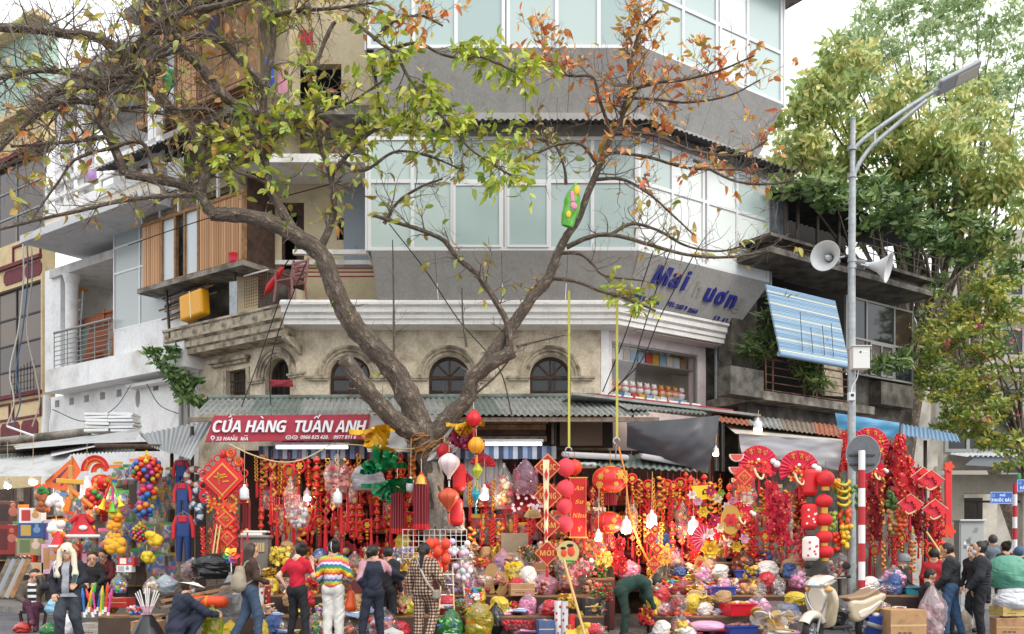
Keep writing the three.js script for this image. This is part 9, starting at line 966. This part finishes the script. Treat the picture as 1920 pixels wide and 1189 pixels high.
{
const p=LW.world(LW.s(545,0.35),LW.at(545,568,0.35)[1],0.35),m=mat(0x8a5c58,0.5),c=thing('plastic_chair','stacked brown plastic armchairs on the corner of the balcony','chair',p,-0.5);mesh('seat',rbox(0,0.46,0,0.48,0.04,0.46,0.02),m,c);for(const x of[-1,1])for(const z of[-1,1])mesh('leg',tube([V(x*0.26,0,z*0.25),V(x*0.22,0.46,z*0.21)],0.028,6),m,c);for(let i=0;i<5;i++)mesh('back_slat',rbox(0,0.62+i*0.09,-0.24-i*0.02,0.44,0.065,0.02,0.01),m,c);for(const x of[-1,1]){mesh('armrest',rbox(x*0.26,0.68,0,0.06,0.03,0.46,0.014),m,c);mesh('arm_post',tube([V(x*0.26,0.46,0.2),V(x*0.26,0.68,0.2)],0.024,6),m,c);mesh('back_post',tube([V(x*0.23,0.46,-0.22),V(x*0.21,1.05,-0.34)],0.028,6),m,c);}
const b=(name,label,cat,px,py,o,list)=>{const t=thing(name,label,cat,LW.world(LW.s(px,o),LW.at(px,py,o)[1],o),LW.th);list.forEach(([n,g,mm])=>mesh(n,g,mm,t));};
b('jerrycan','yellow plastic container wedged under the wooden cabin','container',365,602,0.68,[['body',rbox(0,0.36,0,0.86,0.62,0.28,0.07,[0,0,0.09]),mat(0xdc9c14,0.4)],['strap',rbox(0.02,0.36,0.145,0.03,0.63,0.008,0.003,[0,0,0.09]),mat(0xe6dcb0,0.5)]]);
b('bucket','red paint bucket standing on the slab beside the wooden cabin','bucket',441,500,0.7,[['pail',lathe([[0,0],[0.12,0],[0.15,0.26],[0.16,0.27],[0.14,0.25]],18),mRed],['lid',cyl(0,0.265,0,0.155,0.15,0.03,18),mRedB],['label_band',cyl(0,0.1,0,0.136,0.145,0.09,18,true),mPinkRed]]);
b('stored_timber','stack of old sticks and boards stored under the cabin','timber',345,600,0.45,[...Array(9)].map((_,i)=>['stick',tube([V(-0.7+rr(-0.2,0.2),0.05+i*0.07,rr(-0.1,0.15)),V(1.0+rr(-0.2,0.2),0.2+i*0.075,rr(-0.1,0.1))],0.025,5),[mWoodMid,mWoodGrey,mWoodDark][i % 3]]));
b('metal_sheet','grey metal sheet leaning at the end of the stored timber','sheet',438,580,0.66,[['sheet',rbox(0,0.25,0,0.28,0.75,0.03,0.01,[0.1,0,-0.12]),mGalv],['fold',rbox(0.1,0.6,0.02,0.14,0.03,0.03,0.008,[0.1,0,-0.12]),mAluOld]]);
b('red_umbrella','folded red and white umbrella beside the plastic chairs','umbrella',515,525,0.5,[['canopy',rotated(lathe([[0.02,-0.45],[0.09,-0.2],[0.05,0.3],[0.01,0.4]],9),0,0,-0.9),mRedB],['band',rotated(lathe([[0.075,-0.06],[0.085,-0.14]],9),0,0,-0.9),mWhiteM],['handle',rotated(tube([V(0,0.3,0),V(0,0.6,0)],0.014,5),0,0,-0.9),mBlackM]]);
b('wire_mesh','rusty wire mesh panel between metal sheet and chairs','mesh panel',480,572,0.55,[['wire',[...Array(11)].flatMap((_,i)=>[tube([V(-0.4+i*0.08,0,0),V(-0.4+i*0.08,0.7,0)],0.006,3),tube([V(-0.4,i*0.07,0),V(0.4,i*0.07,0)],0.006,3)]),mRust],['frame',[tube([V(-0.42,0.72,0),V(0.42,0.72,0)],0.02,5)],mWhiteTrim]]);
const t0=LW.at(160,696,0.1)[1];for(const[px,w,h,m,lab]of[[138,0.62,1.45,mGreenTin,'green corrugated sheet leaning inside the white balcony'],[176,0.5,1.75,mRustTin,'rust red corrugated sheet beside the green one']]){const t=thing('tin_sheet',lab,'sheet',LW.world(LW.s(px,-0.1),t0-0.05,-0.1),LW.th);mesh('sheet',corrugated(V(-w,h,-0.25),V(w,h,-0.25),V(-w,0,0.1),V(w,0,0.1),14,0.025),m,t);if(px<150)mesh('rust_strip',corrugated(V(-w,h+0.28,-0.3),V(w,h+0.28,-0.3),V(-w,h-0.01,-0.24),V(w,h-0.01,-0.24),14,0.025),mRustTin,t);}
const ch=thing('wooden_chair','orange brown wooden ladder back chair on the white balcony','chair',LW.world(LW.s(199,-0.2),t0,-0.2),LW.th),wm=mat(0xa8622a,0.5);mesh('post',[-1,1].map((s)=>tube([V(s*0.28,0,0),V(s*0.26,1.75,-0.1)],0.03,6)),wm,ch);for(let i=0;i<5;i++)mesh('rung',tube([V(-0.27,0.6+i*0.26,-0.05),V(0.27,0.6+i*0.26,-0.05)],0.022,5),wm,ch);mesh('seat',bx(-0.28,0.28,0.42,0.46,-0.05,0.35),wm,ch);
const lad=thing('step_ladder','aluminium step ladder with wooden top behind the tin sheets','ladder',LW.world(LW.s(150,-0.4),t0,-0.4),LW.th);mesh('rail',[-1,1].map((s)=>tube([V(s*0.22,0,0.2),V(s*0.16,2.5,0)],0.03,5)),mAlu,lad);for(let i=0;i<8;i++)mesh('step',bx(-0.2,0.2,0.3+i*0.27,0.33+i*0.27,0.02,0.12),mAlu,lad);mesh('top',rbox(0,2.52,0,0.46,0.06,0.25,0.01),mat(0xb5782a,0.6),lad);
const gar=(label,px,py,c,w,h,n='laundry')=>{const t=thing(n,label,'laundry',at(px,py,21.4));mesh('cloth',cloth([V(-w/2,0,0),V(w/2,0,0),V(-w*0.55,-h,0),V(w*0.55,-h,0)],8,8,0.04,0.06,px),mat(c,0.8),t);mesh('peg',[cbox(-w/2,0.02,0,0.02,0.06,0.02),cbox(w/2,0.02,0,0.02,0.06,0.02)],mWoodMid,t);};
gar('bright blue garment drying on the upper balcony',506,110,0x2848a8,0.18,0.6);gar('pink towel drying beside the blue garment',530,125,0xc08a94,0.2,0.6);gar('red cloth drying near the window of the upper storey',575,55,0xa8282e,0.26,0.36);gar('purple cloth on the white upper rail',172,318,0xb08ac0,0.22,0.28);gar('green bag hanging at the upper wooden cabin',318,130,0x1f8a5a,0.2,0.4);gar('dark garment drying at the top left',400,30,0x2a2030,0.3,0.5);gar('magenta laundry heap on the concrete slab',585,205,0xc82a4a,0.7,0.35);gar('red and blue cloths hung in the small arch',527,712,0x8a2a34,0.5,0.16);{const t=thing('snagged_bag','bright green printed plastic bag snagged in the right tree limb','bag',at(1064,425,18.0),0.3),g=lumpy(0.3,0.8,0.16,12,0.7,true);t.rotation.z=-0.2;mesh('bag',g,mat(0x5aa83a,0.35),t);mesh('print',[sph(0.02,0.38,0.08,0.07,1,1,0.4),rbox(-0.04,0.55,0.07,0.08,0.2,0.04,0.02,[0,0,0.3])],mPink,t);mesh('yellow_print',[sph(0.03,0.7,0.06,0.06,1,1.6,0.5),sph(-0.05,0.2,0.08,0.05,1,1.4,0.4)],mYellow,t);}
}
{
const o=thing('motor_scooter','cream beige motor scooter parked at the front of the right stall','scooter',[at(1572,1035,15.7).x,0,-15.7],0.62),be=mat(0xb9a88c,0.22,{clearcoat:1,clearcoatRoughness:0.06}),cr=mat(0xd6ccba,0.22,{clearcoat:1,clearcoatRoughness:0.06}),ch=mat(0xc4c8cc,0.15,{metalness:0.8});
const ext=(pts,w,b)=>{const c=new THREE.CatmullRomCurve3(pts.map(([x,y])=>V(x,y,0)),true,'centripetal').getPoints(48).slice(0,-1);return new THREE.ExtrudeGeometry(new THREE.Shape(c.map((p)=>new THREE.Vector2(p.x,p.y))),{depth:w-2*b,bevelEnabled:true,bevelThickness:b,bevelSize:b*0.8,bevelOffset:-b*0.8,bevelSegments:4}).translate(0,0,-w/2+b);};
const front=(pts,t,b,tilt,x)=>rotated(ext(pts.map(([z,y])=>[z,y-0.65]),t,b),0,-PI2(),0).rotateZ(tilt).translate(x,0.65,0),mir=(l)=>[...l,...l.slice().reverse().map(([z,y])=>[-z,y])];
mesh('body_panel',ext([[0.1,0.7],[0.45,0.72],[0.85,0.8],[1.08,0.8],[1.06,0.7],[0.85,0.56],[0.6,0.42],[0.3,0.34],[0.12,0.42]],0.38,0.09),be,o);mesh('side_cover',ext([[0.28,0.52],[0.6,0.6],[0.92,0.7],[0.8,0.58],[0.5,0.44],[0.3,0.42]],0.42,0.04),cr,o);
mesh('seat',ext([[0.06,0.75],[0.3,0.78],[0.55,0.8],[0.85,0.88],[0.95,0.84],[0.6,0.73],[0.1,0.69]],0.32,0.05),mat(0x8f7559,0.5),o);mesh('grab_rail',tube(smooth([V(0.8,0.86,-0.15),V(1.06,0.92,-0.1),V(1.06,0.92,0.1),V(0.8,0.86,0.15)],8),0.015,6),ch,o);
mesh('leg_shield',front(mir([[0.16,0.3],[0.25,0.5],[0.3,0.72],[0.25,0.9],[0.1,0.98]]),0.12,0.05,0.16,-0.42),be,o);mesh('front_panel',front(mir([[0.06,0.42],[0.13,0.62],[0.17,0.82],[0.08,0.95]]),0.14,0.05,0.16,-0.49),cr,o);for(const s of[-1,1])mesh('chrome_trim',tube(smooth([V(-0.54,0.52,s*0.06),V(-0.56,0.68,s*0.16),V(-0.56,0.84,s*0.22)],8),[0.02,0.012],6),ch,o);
mesh('floorboard',rbox(-0.1,0.28,0,0.52,0.07,0.34,0.03),mBlackM,o);mesh('headlight_cowl',ext([[-0.66,0.98],[-0.56,1.09],[-0.36,1.13],[-0.24,1.08],[-0.3,0.99],[-0.5,0.93]],0.36,0.1),cr,o);mesh('headlight',ext([[-0.685,0.965],[-0.61,1.05],[-0.54,1.06],[-0.56,0.95]],0.24,0.05),mat(0xcdd6dc,0.04,{clearcoat:1}),o);mesh('handlebar',tube([V(-0.28,1.1,-0.4),V(-0.36,1.06,-0.1),V(-0.36,1.06,0.1),V(-0.28,1.1,0.4)],0.017,7),mBlackM,o);
for(const s of[-1,1]){mesh('grip',tube([V(-0.31,1.09,s*0.27),V(-0.27,1.11,s*0.42)],0.024,8),mBlackM,o);mesh('brake_lever',tube([V(-0.38,1.08,s*0.22),V(-0.36,1.09,s*0.4)],0.009,5),ch,o);mesh('mirror',[tube([V(-0.34,1.09,s*0.22),V(-0.32,1.22,s*0.34)],0.008,5),sph(-0.31,1.28,s*0.37,0.085,0.3,0.7,1)],mBlackM,o);mesh('indicator',rotated(sph(0,0,0,0.05,0.5,0.7,1.3),0,s*0.5,0).translate(-0.53,0.9,s*0.21),mat(0xe0a45a,0.15),o);mesh('fork',tube([V(-0.66,0.23,s*0.08),V(-0.5,0.62,s*0.06)],0.024,6),mAluOld,o);}
for(const x of[-0.66,0.72]){const w=new THREE.Group();w.name='wheel';w.position.set(x,0.24,0);o.add(w);mesh('tyre',new THREE.TorusGeometry(0.185,0.056,10,28),mBlackM,w);mesh('rim',[new THREE.TorusGeometry(0.14,0.013,6,24),...[0,1,2,3,4].map((i)=>rotated(bx(-0.014,0.014,0,0.14,-0.016,0.016),0,0,i*1.2566)),cyl(0,-0.04,0,0.035,0.035,0.08,10).rotateX(PI2())],ch,w);}
mesh('front_fender',new THREE.TorusGeometry(0.25,0.075,10,20,2.1).rotateZ(0.55).scale(1,1,1.25).translate(-0.66,0.25,0),cr,o);mesh('rear_fender',new THREE.TorusGeometry(0.27,0.05,8,14,1.4).rotateZ(-0.2).translate(0.72,0.24,0),mBlackM,o);mesh('exhaust',rotated(cyl(0,-0.3,0,0.05,0.04,0.5,10),0,0,1.35).translate(0.65,0.28,0.2),mAluOld,o);mesh('stand',tube([V(0.1,0.25,0.1),V(0.2,0.01,0.22)],0.014,5),mIron,o);mesh('tail_light',rbox(1.09,0.76,0,0.05,0.07,0.18,0.02),mRed,o);mesh('number_plate',rbox(1.1,0.6,0,0.012,0.13,0.18,0.005),mWhiteM,o);
const b=thing('black_bag','black bin bag hanging on the footboard of the scooter','bag',o.localToWorld(V(-0.12,0.33,0.06)));mesh('bag',lumpy(0.34,0.42,0.34,5,0.7,true),mat(0x16171a,0.22),b);mesh('tie',sph(0,0.43,0,0.03),mBlackM,b);
}
scene.traverse((o)=>{if(o.isMesh){o.castShadow=true;o.receiveShadow=true;}delete o.userData.shop;});
renderer.render(scene,camera);
